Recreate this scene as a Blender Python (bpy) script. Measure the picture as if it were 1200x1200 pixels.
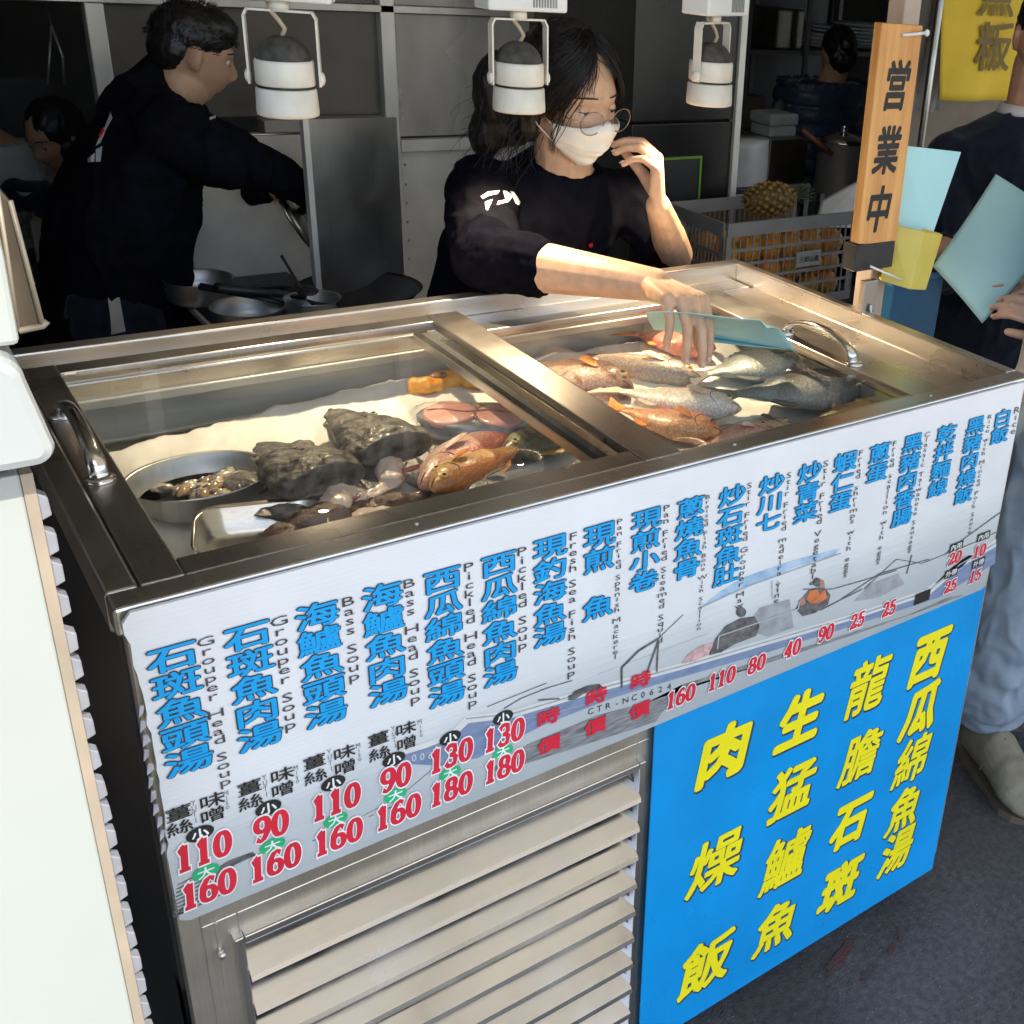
import bpy, bmesh, math, random
from math import sin, cos, pi, radians, sqrt, exp
from mathutils import Vector, Matrix, noise
from mathutils.bvhtree import BVHTree

for o in list(bpy.data.objects):
    bpy.data.objects.remove(o)
scene = bpy.context.scene
COL = scene.collection
rnd = random.Random(7)
V = Vector

# ------------------------------------------------------------------ camera
CAM = V((-0.127232, -1.024576, 1.71752))
YAW, PITCH, ROLL, FOC, PX, PY = 0.7128, -0.4191, 0.0861, 1312.3172, 883.7726, 528.6823
FW = V((sin(YAW) * cos(PITCH), cos(YAW) * cos(PITCH), sin(PITCH)))
_r = V((cos(YAW), -sin(YAW), 0)); _u = _r.cross(FW)
RT = cos(ROLL) * _r + sin(ROLL) * _u
UP = -sin(ROLL) * _r + cos(ROLL) * _u
cam = bpy.data.cameras.new('camera')
camo = bpy.data.objects.new('camera', cam)
COL.objects.link(camo)
camo.matrix_world = Matrix.Translation(CAM) @ Matrix((RT, UP, -FW)).transposed().to_4x4()
cam.sensor_width = 36
cam.lens = 36 * FOC / 1200
cam.shift_x = (600 - PX) / 1200
cam.shift_y = (PY - 600) / 1200
cam.clip_start = 0.02
cam.clip_end = 500
scene.camera = camo

# ------------------------------------------------------------------ light
SUN_EL, SUN_AZ = radians(52), radians(180)      # sun behind the photographer, over the street
world = bpy.data.worlds.new('World'); scene.world = world
world.use_nodes = True
nt = world.node_tree
sky = nt.nodes.new('ShaderNodeTexSky'); sky.sky_type = 'NISHITA'; sky.sun_disc = False
sky.sun_elevation = SUN_EL; sky.sun_rotation = SUN_AZ
bg = nt.nodes['Background']; bg.inputs['Strength'].default_value = 0.15
nt.links.new(sky.outputs[0], bg.inputs[0])
sl = bpy.data.lights.new('sun', 'SUN'); sl.energy = 2.0; sl.angle = radians(0.6); sl.color = (1, .94, .85)
so = bpy.data.objects.new('sun', sl); COL.objects.link(so)
sdir = V((sin(SUN_AZ) * cos(SUN_EL), cos(SUN_AZ) * cos(SUN_EL), sin(SUN_EL)))   # towards the sun
so.rotation_euler = sdir.to_track_quat('Z', 'Y').to_euler()
so.location = (0, -4, 8)
scene.view_settings.view_transform = 'Standard'
scene.view_settings.look = 'None'
scene.view_settings.gamma = 1
scene.view_settings.exposure = 1.4
LAMP_W = 6.0


# ------------------------------------------------------------------ helpers
def ray(x, y):
    return FW + (x - PX) / FOC * RT - (y - PY) / FOC * UP


def P(x, y, ax, v):                    # point of a real plane seen at a place of the photograph
    d = ray(x, y); i = 'xyz'.index(ax)
    return CAM + d * ((v - CAM[i]) / d[i])


def fbm(p, s=1.0, o=3):
    return noise.fractal(V(p) * s, 1.0, 2.0, o)


def M(name, col, rough=.5, metal=0., var=.12, vs=9., bump=0., bs=60., spec=.5, stretch=(1, 1, 1), sss=0., coat=0.,
      col2=None, rvar=.0, sheen=0., detail=4.):
    m = bpy.data.materials.new(name); m.use_nodes = True
    t = m.node_tree; b = t.nodes['Principled BSDF']
    L = t.links.new
    tc = t.nodes.new('ShaderNodeTexCoord'); mp = t.nodes.new('ShaderNodeMapping')
    mp.inputs['Scale'].default_value = stretch
    L(tc.outputs['Object'], mp.inputs['Vector'])
    n = t.nodes.new('ShaderNodeTexNoise'); n.inputs['Scale'].default_value = vs; n.inputs['Detail'].default_value = detail
    L(mp.outputs[0], n.inputs['Vector'])
    r = t.nodes.new('ShaderNodeValToRGB')
    c2 = col2 if col2 else tuple(min(1, c * (1 + var)) for c in col)
    c1 = col if col2 else tuple(c * (1 - var) for c in col)
    r.color_ramp.elements[0].position = .33; r.color_ramp.elements[1].position = .67
    r.color_ramp.elements[0].color = (*c1, 1); r.color_ramp.elements[1].color = (*c2, 1)
    L(n.outputs['Fac'], r.inputs[0]); L(r.outputs[0], b.inputs['Base Color'])
    b.inputs['Roughness'].default_value = rough; b.inputs['Metallic'].default_value = metal
    b.inputs['Specular IOR Level'].default_value = spec
    if sss:
        b.inputs['Subsurface Weight'].default_value = sss
        b.inputs['Subsurface Radius'].default_value = (.012, .005, .003)
        b.inputs['Subsurface Scale'].default_value = 1.0
    if coat:
        b.inputs['Coat Weight'].default_value = coat; b.inputs['Coat Roughness'].default_value = .12
    if sheen:
        b.inputs['Sheen Weight'].default_value = sheen
    if rvar:
        n3 = t.nodes.new('ShaderNodeTexNoise'); n3.inputs['Scale'].default_value = vs * .6; n3.inputs['Detail'].default_value = 6
        L(tc.outputs['Object'], n3.inputs['Vector'])
        mr = t.nodes.new('ShaderNodeMapRange')
        mr.inputs['From Min'].default_value = .3; mr.inputs['From Max'].default_value = .7
        mr.inputs['To Min'].default_value = max(.03, rough - rvar); mr.inputs['To Max'].default_value = rough + rvar
        L(n3.outputs['Fac'], mr.inputs['Value']); L(mr.outputs[0], b.inputs['Roughness'])
    if bump:
        n2 = t.nodes.new('ShaderNodeTexNoise'); n2.inputs['Scale'].default_value = bs; n2.inputs['Detail'].default_value = 5
        L(mp.outputs[0], n2.inputs['Vector'])
        bp = t.nodes.new('ShaderNodeBump'); bp.inputs['Strength'].default_value = bump; bp.inputs['Distance'].default_value = .004
        L(n2.outputs['Fac'], bp.inputs['Height']); L(bp.outputs[0], b.inputs['Normal'])
    return m


def node(m, kind): return m.node_tree.nodes.new(kind)


def bsdf(m): return m.node_tree.nodes['Principled BSDF']


def steel(name, tint=(.56, .53, .49), rough=.3, axis='x', rv=.06, dirt=.06, bump=.06, var=.05):
    st = {'x': (1.2, 60, 60), 'y': (60, 1.2, 60), 'z': (60, 60, 1.2)}[axis]
    m = M(name, tint, rough, 1., var, 5, bump, 14, stretch=st)
    t = m.node_tree; L = t.links.new; b = bsdf(m)
    tc = node(m, 'ShaderNodeTexCoord')
    n = node(m, 'ShaderNodeTexNoise'); n.inputs['Scale'].default_value = 6; n.inputs['Detail'].default_value = 3
    n.inputs['Roughness'].default_value = .65
    L(tc.outputs['Object'], n.inputs['Vector'])
    mr = node(m, 'ShaderNodeMapRange'); mr.inputs['From Min'].default_value = .3; mr.inputs['From Max'].default_value = .72
    mr.inputs['To Min'].default_value = rough - rv; mr.inputs['To Max'].default_value = rough + rv
    L(n.outputs['Fac'], mr.inputs['Value']); L(mr.outputs[0], b.inputs['Roughness'])
    # water marks and grease: a slow darkening with its own shape
    old = b.inputs['Base Color'].links[0].from_socket
    mx = node(m, 'ShaderNodeMix'); mx.data_type = 'RGBA'; mx.blend_type = 'MULTIPLY'
    mx.inputs[7].default_value = (1 - dirt * 1.6, 1 - dirt * 1.8, 1 - dirt * 2.2, 1)
    n2 = node(m, 'ShaderNodeTexNoise'); n2.inputs['Scale'].default_value = 9; n2.inputs['Detail'].default_value = 3
    L(tc.outputs['Object'], n2.inputs['Vector'])
    r = node(m, 'ShaderNodeMapRange'); r.inputs['From Min'].default_value = .48; r.inputs['From Max'].default_value = .9
    L(n2.outputs['Fac'], r.inputs['Value']); L(r.outputs[0], mx.inputs[0]); L(old, mx.inputs[6])
    L(mx.outputs[2], b.inputs['Base Color'])
    return m


class MB:
    """collects shapes (world coordinates); build() links them as ONE mesh object"""
    def __init__(s): s.v = []; s.f = []; s.sm = []

    def add(s, vs, fs, smooth=False):
        k = len(s.v); s.v += [V(v) for v in vs]
        s.f += [tuple(i + k for i in f) for f in fs]; s.sm += [smooth] * len(fs)
        return s

    def box(s, c, d, R=None):
        c = V(c); h = V(d) / 2; vs = []
        for x in (-1, 1):
            for y in (-1, 1):
                for z in (-1, 1):
                    p = V((x * h.x, y * h.y, z * h.z)); vs.append(c + (R @ p if R else p))
        return s.add(vs, [(0, 1, 3, 2), (4, 6, 7, 5), (0, 4, 5, 1), (2, 3, 7, 6), (0, 2, 6, 4), (1, 5, 7, 3)])

    def bb(s, a, b):
        a = V(a); b = V(b); return s.box((a + b) / 2, [abs(q) for q in (b - a)])

    def loft(s, rings, cap=True, closed=False, smooth=True):
        n = len(rings[0]); vs = [p for r in rings for p in r]; fs = []
        K = len(rings)
        for i in range(K if closed else K - 1):
            a, b = i * n, ((i + 1) % K) * n
            for j in range(n):
                fs.append((a + j, a + (j + 1) % n, b + (j + 1) % n, b + j))
        if cap and not closed:
            fs.append(tuple(range(n - 1, -1, -1))); fs.append(tuple((K - 1) * n + j for j in range(n)))
        return s.add(vs, fs, smooth)

    def tube(s, pts, rad, n=8, cap=True, flat=None):
        pts = [V(p) for p in pts]; rings = []
        rs = rad if isinstance(rad, (list, tuple)) else [rad] * len(pts)
        up = None
        for i, p in enumerate(pts):
            t = (pts[min(i + 1, len(pts) - 1)] - pts[max(i - 1, 0)]).normalized()
            if up is None:
                a = V((0, 0, 1)) if abs(t.z) < .9 else V((1, 0, 0))
                up = (a - t * a.dot(t)).normalized()
            else:
                up = (up - t * up.dot(t)).normalized()
            w = t.cross(up)
            fl = flat or 1
            rings.append([p + (up * cos(2 * pi * j / n) * fl + w * sin(2 * pi * j / n)) * rs[i] for j in range(n)])
        return s.loft(rings, cap)

    def lathe(s, prof, c=(0, 0, 0), R=None, n=32, closed=False, sx=1, sy=1):
        rings = []
        for r, z in prof:
            ring = []
            for j in range(n):
                p = V((r * cos(2 * pi * j / n) * sx, r * sin(2 * pi * j / n) * sy, z))
                ring.append(V(c) + (R @ p if R else p))
            rings.append(ring)
        return s.loft(rings, True, closed)

    def ell(s, c, r, R=None, nu=20, nv=12):
        rings = []
        for i in range(nv + 1):
            a = -pi / 2 + pi * (i * .98 + .01 * nv) / nv
            ring = []
            for j in range(nu):
                b = 2 * pi * j / nu
                p = V((r[0] * cos(a) * cos(b), r[1] * cos(a) * sin(b), r[2] * sin(a)))
                ring.append(V(c) + (R @ p if R else p))
            rings.append(ring)
        return s.loft(rings)

    def cap(s, a, ra, b, rb, n=14):                     # tapered capsule
        a = V(a); b = V(b); t = b - a; L = max(t.length, 1e-6); t = t / L
        q = V((0, 0, 1)) if abs(t.z) < .9 else V((1, 0, 0))
        u = (q - t * q.dot(t)).normalized(); w = t.cross(u); rings = []
        for i in range(6):
            g = -pi / 2 * (1 - (i + .15) / 5.15)
            rings.append((a + t * ra * sin(g), ra * cos(g)))
        for i in range(6):
            g = pi / 2 * i / 5.15
            rings.append((b + t * rb * sin(g), rb * cos(g)))
        return s.loft([[c + (u * cos(2 * pi * j / n) + w * sin(2 * pi * j / n)) * r for j in range(n)] for c, r in rings])

    def poly(s, pts):
        return s.add(pts, [tuple(range(len(pts)))])

    def prism(s, pts, off):                             # outline pushed along off
        off = V(off); n = len(pts); a = [V(p) for p in pts]; b = [p + off for p in a]
        fs = [tuple(range(n)), tuple(range(2 * n - 1, n - 1, -1))]
        fs += [(j, n + j, n + (j + 1) % n, (j + 1) % n) for j in range(n)]
        return s.add(a + b, fs)

    def grid(s, fn, nu, nv, smooth=True):
        vs = [fn(i / nu, j / nv) for i in range(nu + 1) for j in range(nv + 1)]
        fs = [(i * (nv + 1) + j, (i + 1) * (nv + 1) + j, (i + 1) * (nv + 1) + j + 1, i * (nv + 1) + j + 1)
              for i in range(nu) for j in range(nv)]
        return s.add(vs, fs, smooth)

    def sheet(s, fn, nu, nv, th):                       # a thin sheet with real thickness
        g = [[V(fn(i / nu, j / nv)) for j in range(nv + 1)] for i in range(nu + 1)]
        def nm(i, j):
            a = g[min(i + 1, nu)][j] - g[max(i - 1, 0)][j]; b = g[i][min(j + 1, nv)] - g[i][max(j - 1, 0)]
            return a.cross(b).normalized()
        N = [[nm(i, j) for j in range(nv + 1)] for i in range(nu + 1)]
        A = [g[i][j] + N[i][j] * th / 2 for i in range(nu + 1) for j in range(nv + 1)]
        B = [g[i][j] - N[i][j] * th / 2 for i in range(nu + 1) for j in range(nv + 1)]
        w = nv + 1; K = len(A); fs = []
        for i in range(nu):
            for j in range(nv):
                q = (i * w + j, (i + 1) * w + j, (i + 1) * w + j + 1, i * w + j + 1)
                fs.append(q); fs.append(tuple(K + k for k in reversed(q)))
        bd = [i * w for i in range(nu + 1)] + [nu * w + j for j in range(1, w)] + \
             [i * w + nv for i in range(nu - 1, -1, -1)] + [j for j in range(nv - 1, 0, -1)]
        for k in range(len(bd)):
            a, b = bd[k], bd[(k + 1) % len(bd)]
            fs.append((b, a, K + a, K + b))
        return s.add(A + B, fs, True)

    def xf(s, Mx):
        s.v = [Mx @ v for v in s.v]; return s

    def join(s, o):
        k = len(s.v); s.v += o.v; s.f += [tuple(i + k for i in f) for f in o.f]; s.sm += o.sm; return s

    def mesh(s, name, inv=None):
        me = bpy.data.meshes.new(name)
        me.from_pydata([(inv @ v if inv else v) for v in s.v], [], s.f)
        me.polygons.foreach_set('use_smooth', s.sm)
        me.update(); return me

    def build(s, name, mat, parent=None, bevel=0, autos=False):
        inv = wm(parent).inverted() if parent else None
        me = s.mesh(name, inv)
        bm = bmesh.new(); bm.from_mesh(me); bmesh.ops.recalc_face_normals(bm, faces=bm.faces)
        bm.to_mesh(me); bm.free()
        if mat: me.materials.append(mat)
        o = bpy.data.objects.new(name, me); COL.objects.link(o)
        if parent: o.parent = parent
        if bevel:
            b = o.modifiers.new('bevel', 'BEVEL'); b.width = bevel; b.segments = 2; b.limit_method = 'ANGLE'; b.angle_limit = .7
        return o


def wm(o):
    m = o.matrix_basis.copy()
    while o.parent:
        o = o.parent; m = o.matrix_basis @ m
    return m


def tag(o, label=None, cat=None, group=None, kind=None):
    if label: o['label'] = label
    if cat: o['category'] = cat
    if group: o['group'] = group
    if kind: o['kind'] = kind
    return o


def thing(name, label, cat, loc=(0, 0, 0), group=None, mat=None):
    o = bpy.data.objects.new(name, None); COL.objects.link(o)
    if mat is not None: o.matrix_basis = mat
    else: o.location = loc
    o.empty_display_size = .05
    return tag(o, label, cat, group)


def copy_tree(o, parent=None):
    c = o.copy(); COL.objects.link(c)
    if parent: c.parent = parent
    for ch in [q for q in bpy.data.objects if q.parent == o]:
        copy_tree(ch, c)
    return c


def ev_mesh(o):
    dg = bpy.context.evaluated_depsgraph_get()
    return bpy.data.meshes.new_from_object(o.evaluated_get(dg))


def blob(name, mb, mat, parent, vox=.004, smooth=4, disp=None):
    """one continuous surface out of overlapping shapes"""
    me = mb.mesh('tmp'); t = bpy.data.objects.new('tmp', me); COL.objects.link(t)
    r = t.modifiers.new('r', 'REMESH'); r.mode = 'VOXEL'; r.voxel_size = vox; r.use_smooth_shade = True
    if smooth:
        sm = t.modifiers.new('s', 'SMOOTH'); sm.factor = .5; sm.iterations = smooth
    out = ev_mesh(t); bpy.data.objects.remove(t); out.name = name
    inv = wm(parent).inverted() if parent else Matrix()
    if disp:
        ns = [v.normal.copy() for v in out.vertices]
        for v, n in zip(out.vertices, ns):
            v.co = v.co + n * disp(v.co, n)
    out.transform(inv)
    out.materials.clear(); out.materials.append(mat)
    o = bpy.data.objects.new(name, out); COL.objects.link(o); o.parent = parent
    return o


GLY = {}
def glyph(ch, off=0., shear=0.):
    k = (ch, off)
    if k not in GLY:
        c = bpy.data.curves.new('t', 'FONT'); c.body = ch; c.offset = off; c.resolution_u = 2
        c.align_x = 'LEFT'
        o = bpy.data.objects.new('t', c); COL.objects.link(o)
        bpy.context.view_layer.update()
        m = ev_mesh(o)
        GLY[k] = ([v.co.copy() for v in m.vertices], [tuple(p.vertices) for p in m.polygons])
        bpy.data.objects.remove(o); bpy.data.curves.remove(c); bpy.data.meshes.remove(m)
    return GLY[k]


def put_text(mb, s, cx, cz, w, h, place, off=0., cjk=True, lay=0.):
    """string s centred on (cx,cz), each cell w x h; place(u,v,lay) maps to the surface"""
    x0 = cx - w * len(s) / 2
    for i, ch in enumerate(s):
        if ch == ' ': continue
        vs, fs = glyph(ch, off)
        if not vs: continue
        if cjk: ox, oy, sc = .5, .38, 1.0
        else:
            xs = [v.x for v in vs]; ox = (min(xs) + max(xs)) / 2; oy = .36; sc = 1.25
        mb.add([place(x0 + (i + .5) * w + (v.x - ox) * w * sc, cz + (v.y - oy) * h * sc, lay) for v in vs], fs)


def put_bold(mb, s, cx, cz, w, h, place, rad, n=6, cjk=True, lay=0., step=3e-6):
    """heavier lettering: the same glyph printed a few times round a small circle"""
    for k in range(n):
        a = 2 * pi * k / n + .3
        put_text(mb, s, cx + rad * cos(a) * w, cz + rad * sin(a) * h, w, h, place, 0, cjk, lay + k * step)


DIG = {  # strokes of high-contrast numerals, unit box
    '1': [[(.5, .0), (.5, 1.)], [(.22, .8), (.5, .98)], [(.22, .02), (.78, .02)]],
    '0': ['o', (.5, .5, .36, .47)], '6': ['o', (.5, .3, .35, .28), [(.8, .88), (.6, .98), (.36, .86), (.17, .6), (.15, .3)]],
    '9': ['o', (.5, .7, .35, .28), [(.2, .12), (.4, .02), (.64, .14), (.83, .4), (.85, .7)]],
    '8': ['o', (.5, .75, .28, .22), 'o', (.5, .26, .35, .25)],
    '3': [[(.18, .82), (.3, .95), (.52, .98), (.75, .88), (.76, .68), (.6, .55), (.4, .53)], [(.4, .53), (.66, .5), (.82, .34), (.78, .12), (.52, .02), (.28, .05), (.15, .2)]],
    '2': [[(.18, .72), (.22, .9), (.48, .98), (.75, .88), (.78, .68), (.6, .42), (.34, .2), (.16, .04)], [(.14, .06), (.86, .06)], [(.86, .04), (.88, .25)]],
    '5': [[(.25, .95), (.25, .52)], [(.22, .95), (.8, .95)], [(.25, .52), (.5, .6), (.76, .5), (.84, .3), (.74, .1), (.48, .02), (.25, .06), (.14, .2)]],
    '4': [[(.68, 0), (.68, 1.)], [(.68, .98), (.1, .3)], [(.08, .27), (.92, .27)], [(.48, .02), (.88, .02)]],
}


def put_num(mb, s, cx, cz, w, h, place, grow=0., lay=0., slant=0.):
    x0 = cx - w * len(s) / 2
    kz = [0]
    for i, ch in enumerate(s):
        it = DIG[ch]; strokes = []; k = 0
        while k < len(it):
            if it[k] == 'o':
                a, b, rx, ry = it[k + 1]
                strokes.append([(a + rx * cos(t * 2 * pi / 20 + .3), b + ry * sin(t * 2 * pi / 20 + .3)) for t in range(21)]); k += 2
            else: strokes.append(it[k]); k += 1
        for st in strokes:
            n = len(st); L = []
            for j in range(n):
                a = st[max(j - 1, 0)]; b = st[min(j + 1, n - 1)]
                if st[0] == st[-1] and j in (0, n - 1): a, b = st[n - 2], st[1]
                dx, dy = b[0] - a[0], b[1] - a[1]; l = sqrt(dx * dx + dy * dy)
                wd = .045 + .13 * abs(dy / l) ** 1.5 + grow
                nx, ny = -dy / l, dx / l
                L.append(((st[j][0] + nx * wd, st[j][1] + ny * wd), (st[j][0] - nx * wd, st[j][1] - ny * wd)))
            if grow and st[0] != st[-1]:
                for e, o in ((0, 1), (n - 1, n - 2)):
                    dx, dy = st[e][0] - st[o][0], st[e][1] - st[o][1]; l = sqrt(dx * dx + dy * dy)
                    L[e] = tuple((q[0] + dx / l * grow, q[1] + dy / l * grow) for q in L[e])
            for j in range(n - 1):
                kz[0] += 1
                q = [L[j][0], L[j][1], L[j + 1][1], L[j + 1][0]]
                mb.add([place(x0 + (i + .5 + (p[0] - .5) * .92 + slant * (p[1] - .5)) * w, cz + (p[1] - .5) * h, lay + kz[0] * 1.5e-6) for p in q], [(0, 1, 2, 3)])


# ------------------------------------------------------------------ materials
ST_X = steel('steel_lengthwise', axis='x', tint=(.64, .61, .57)); ST_Y = steel('steel_crosswise', axis='y', tint=(.5, .47, .43))
ST_Z = steel('steel_upright', axis='z', rough=.34)
ST_DULL = steel('steel_dull', tint=(.70, .66, .58), rough=.42, axis='z', dirt=.2)
ST_LOUV = steel('steel_louver', tint=(.70, .70, .70), rough=.19, axis='x', rv=.12, dirt=.05, bump=.015, var=.015)
ST_DARK = steel('steel_kitchen', tint=(.42, .40, .375), rough=.36, axis='z', dirt=.25)
ST_PALE = M('pale_kitchen_panel', (.66, .63, .57), .40, .25, .14, 6, .05, 30, rvar=.1)
CHROME = steel('polished_handle', tint=(.72, .7, .67), rough=.14, axis='y', rv=.06, dirt=.1)
ALU = M('aluminium', (.50, .51, .50), .38, .9, .1, 20, .12, 40, rvar=.1)
BLACK_M = M('black_metal', (.018, .018, .02), .45, .0, .2, 20, .08, 40)
RUBBER = M('rubber', (.02, .02, .02), .7)
WHITE_E = M('lamp_enamel', (.70, .66, .57), .38, 0, .08, 30, .03, 80, rvar=.1)
WHITE_P = M('white_plastic', (.74, .74, .71), .45, 0, .05, 5, .05, 20)
DOME = M('dusty_dome', (.05, .046, .04), .7, 0, .5, 60, .3, 200)
BEIGE_CORD = M('cord', (.45, .36, .24), .6)
CLOTH_BLK = M('black_cotton', (.0065, .0065, .0105), .95, 0, .3, 30, .5, 500, spec=.05)
CLOTH_UND = M('ribbed_black_sleeve', (.0035, .0035, .007), .95, 0, .3, 30, .5, 60, spec=.03)
CLOTH_NAVY = M('navy_knit', (.008, .011, .022), .92, 0, .25, 40, .4, 600, spec=.15, sheen=.12)
CLOTH_GREY = M('grey_fleece', (.42, .40, .38), .95, 0, .12, 50, .3, 500, spec=.1, sheen=.2)
CLOTH_WHITE = M('white_cloth', (.45, .45, .44), .9, 0, .1, 20, .2, 200)
DENIM = M('washed_denim', (.17, .22, .28), .9, 0, .2, 14, .5, 700, spec=.15, col2=(.27, .32, .38))
PUFFER = M('navy_nylon', (.03, .045, .085), .45, 0, .2, 30, .1, 90)
SKIN = M('skin', (.60, .37, .235), .45, 0, .11, 45, .16, 420, spec=.4, sss=.12, rvar=.08)
SKIN_M = M('tan_skin', (.44, .26, .16), .5, 0, .1, 18, .1, 350, spec=.4, sss=.1, rvar=.08)
HAIR = M('black_hair', (.010, .008, .008), .42, 0, .3, 60, .5, 120, spec=.45, stretch=(1, 1, .12))
EYE_W = M('eye_white', (.7, .67, .63), .2); EYE_D = M('eye_dark', (.015, .01, .008), .15)
LIP = M('lips', (.42, .17, .13), .4, 0, .1, 40)
MASK = M('mask_fabric', (.78, .74, .68), .85, 0, .05, 40, .15, 300, spec=.2)
TEAL = M('teal_paper', (.43, .71, .73), .75, 0, .05, 6, .05, 60, spec=.25)
TEAL_D = M('teal_paper_edge', (.20, .52, .60), .7, 0, .05, 6)
YEL_P = M('yellow_plastic', (.62, .50, .10), .5, 0, .1, 12, .06, 50)
WOOD = M('sign_wood', (.55, .24, .06), .5, 0, .2, 4, .12, 30, stretch=(14, 14, 1.2), col2=(.74, .38, .12), coat=.25)
INK = M('ink_black', (.014, .013, .013), .55)
INK_N = M('ink_navy', (.03, .045, .08), .5)
INK_B = M('ink_blue', (.0, .34, .74), .42, 0, .05, 8)
INK_W = M('ink_white', (.78, .78, .76), .5)
INK_R = M('ink_red', (.62, .016, .04), .45, 0, .08, 10)
INK_G = M('ink_green', (.02, .40, .16), .45)
INK_GY = M('ink_grey', (.15, .15, .16), .5)
INK_ENG = M('ink_soft_black', (.06, .055, .06), .5)
SIGN_BLUE = M('sign_blue', (.004, .27, .64), .3, 0, .10, 5, .03, 40, spec=.45, rvar=.08)
SIGN_YEL = M('sign_yellow', (.86, .74, .01), .42, 0, .05, 10)


def glass_mat(name, tint=(1, 1, 1), ior=1.5, dirt=.03, rough=.0):
    m = bpy.data.materials.new(name); m.use_nodes = True; t = m.node_tree; L = t.links.new
    t.nodes.remove(t.nodes['Principled BSDF']); out = t.nodes['Material Output']
    tr = t.nodes.new('ShaderNodeBsdfTransparent'); tr.inputs[0].default_value = (*tint, 1)
    gl = t.nodes.new('ShaderNodeBsdfGlossy'); gl.inputs['Roughness'].default_value = rough
    fr = t.nodes.new('ShaderNodeFresnel'); fr.inputs[0].default_value = ior
    mx = t.nodes.new('ShaderNodeMixShader')
    ge = t.nodes.new('ShaderNodeNewGeometry'); iv = t.nodes.new('ShaderNodeMath'); iv.operation = 'SUBTRACT'; iv.inputs[0].default_value = 1
    ml = t.nodes.new('ShaderNodeMath'); ml.operation = 'MULTIPLY'
    L(ge.outputs['Backfacing'], iv.inputs[1]); L(iv.outputs[0], ml.inputs[0]); L(fr.outputs[0], ml.inputs[1])
    L(ml.outputs[0], mx.inputs[0]); L(tr.outputs[0], mx.inputs[1]); L(gl.outputs[0], mx.inputs[2])
    df = t.nodes.new('ShaderNodeBsdfDiffuse'); df.inputs[0].default_value = (.7, .68, .62, 1)
    n = t.nodes.new('ShaderNodeTexNoise'); n.inputs['Scale'].default_value = 9; n.inputs['Detail'].default_value = 7
    tc = t.nodes.new('ShaderNodeTexCoord'); L(tc.outputs['Object'], n.inputs['Vector'])
    mr = t.nodes.new('ShaderNodeMapRange'); mr.inputs['From Min'].default_value = .45; mr.inputs['From Max'].default_value = .8
    mr.inputs['To Min'].default_value = dirt * .25; mr.inputs['To Max'].default_value = dirt * 2.2
    L(n.outputs['Fac'], mr.inputs['Value'])
    m2 = t.nodes.new('ShaderNodeMixShader')
    L(mr.outputs[0], m2.inputs[0]); L(mx.outputs[0], m2.inputs[1]); L(df.outputs[0], m2.inputs[2]); L(m2.outputs[0], out.inputs[0])
    return m


GLASS = glass_mat('case_glass', (.98, .99, .98), 1.45, .02)
CLEAR = glass_mat('clear_film', (.97, .97, .96), 1.3, .04, .06)
LENS = glass_mat('lens', (.93, .93, .94), 1.45, .01)
T = 1.12                                  # height of the counter top
W_, D_ = 1.344, .788

exec_parts = True
# ------------------------------------------------------------------ setting
asph = M('asphalt', (.050, .050, .053), .9, 0, .5, 70, 1., 230, col2=(.095, .094, .096), detail=10)
_t = asph.node_tree; _b = bsdf(asph)
_tc = node(asph, 'ShaderNodeTexCoord')
_vo = node(asph, 'ShaderNodeTexVoronoi'); _vo.inputs['Scale'].default_value = 190
_t.links.new(_tc.outputs['Object'], _vo.inputs['Vector'])
_sep = node(asph, 'ShaderNodeSeparateColor'); _t.links.new(_vo.outputs['Color'], _sep.inputs[0])
_gt = node(asph, 'ShaderNodeMath'); _gt.operation = 'GREATER_THAN'; _gt.inputs[1].default_value = .955
_t.links.new(_sep.outputs[0], _gt.inputs[0])
_lt = node(asph, 'ShaderNodeMath'); _lt.operation = 'LESS_THAN'; _lt.inputs[1].default_value = .32
_t.links.new(_vo.outputs['Distance'], _lt.inputs[0])
_mu = node(asph, 'ShaderNodeMath'); _mu.operation = 'MULTIPLY'
_t.links.new(_gt.outputs[0], _mu.inputs[0]); _t.links.new(_lt.outputs[0], _mu.inputs[1])
_mx = node(asph, 'ShaderNodeMix'); _mx.data_type = 'RGBA'; _mx.inputs[7].default_value = (.16, .155, .15, 1)
_t.links.new(_b.inputs['Base Color'].links[0].from_socket, _mx.inputs[6]); _t.links.new(_mu.outputs[0], _mx.inputs[0])
_t.links.new(_mx.outputs[2], _b.inputs['Base Color'])


def sheet_z(name, x0, y0, x1, y1, z, mat, kind='structure'):
    m = MB(); m.add([(x0, y0, z), (x1, y0, z), (x1, y1, z), (x0, y1, z)], [(0, 1, 2, 3)])
    return tag(m.build(name, mat), kind=kind)


_n9 = node(asph, 'ShaderNodeTexNoise'); _n9.inputs['Scale'].default_value = 2.6; _n9.inputs['Detail'].default_value = 6; _t.links.new(_tc.outputs['Object'], _n9.inputs['Vector'])
_m9 = node(asph, 'ShaderNodeMapRange'); _m9.inputs['From Min'].default_value = .35; _m9.inputs['From Max'].default_value = .65; _m9.inputs['To Min'].default_value = .62; _m9.inputs['To Max'].default_value = 1.2; _t.links.new(_n9.outputs['Fac'], _m9.inputs['Value'])
_x9 = node(asph, 'ShaderNodeMix'); _x9.data_type = 'RGBA'; _x9.blend_type = 'MULTIPLY'; _x9.inputs[0].default_value = 1; _t.links.new(_mx.outputs[2], _x9.inputs[6]); _t.links.new(_m9.outputs[0], _x9.inputs[7]); _t.links.new(_x9.outputs[2], _b.inputs['Base Color'])
sheet_z('ground', -120, -120, 120, 120, 0, asph)
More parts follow.
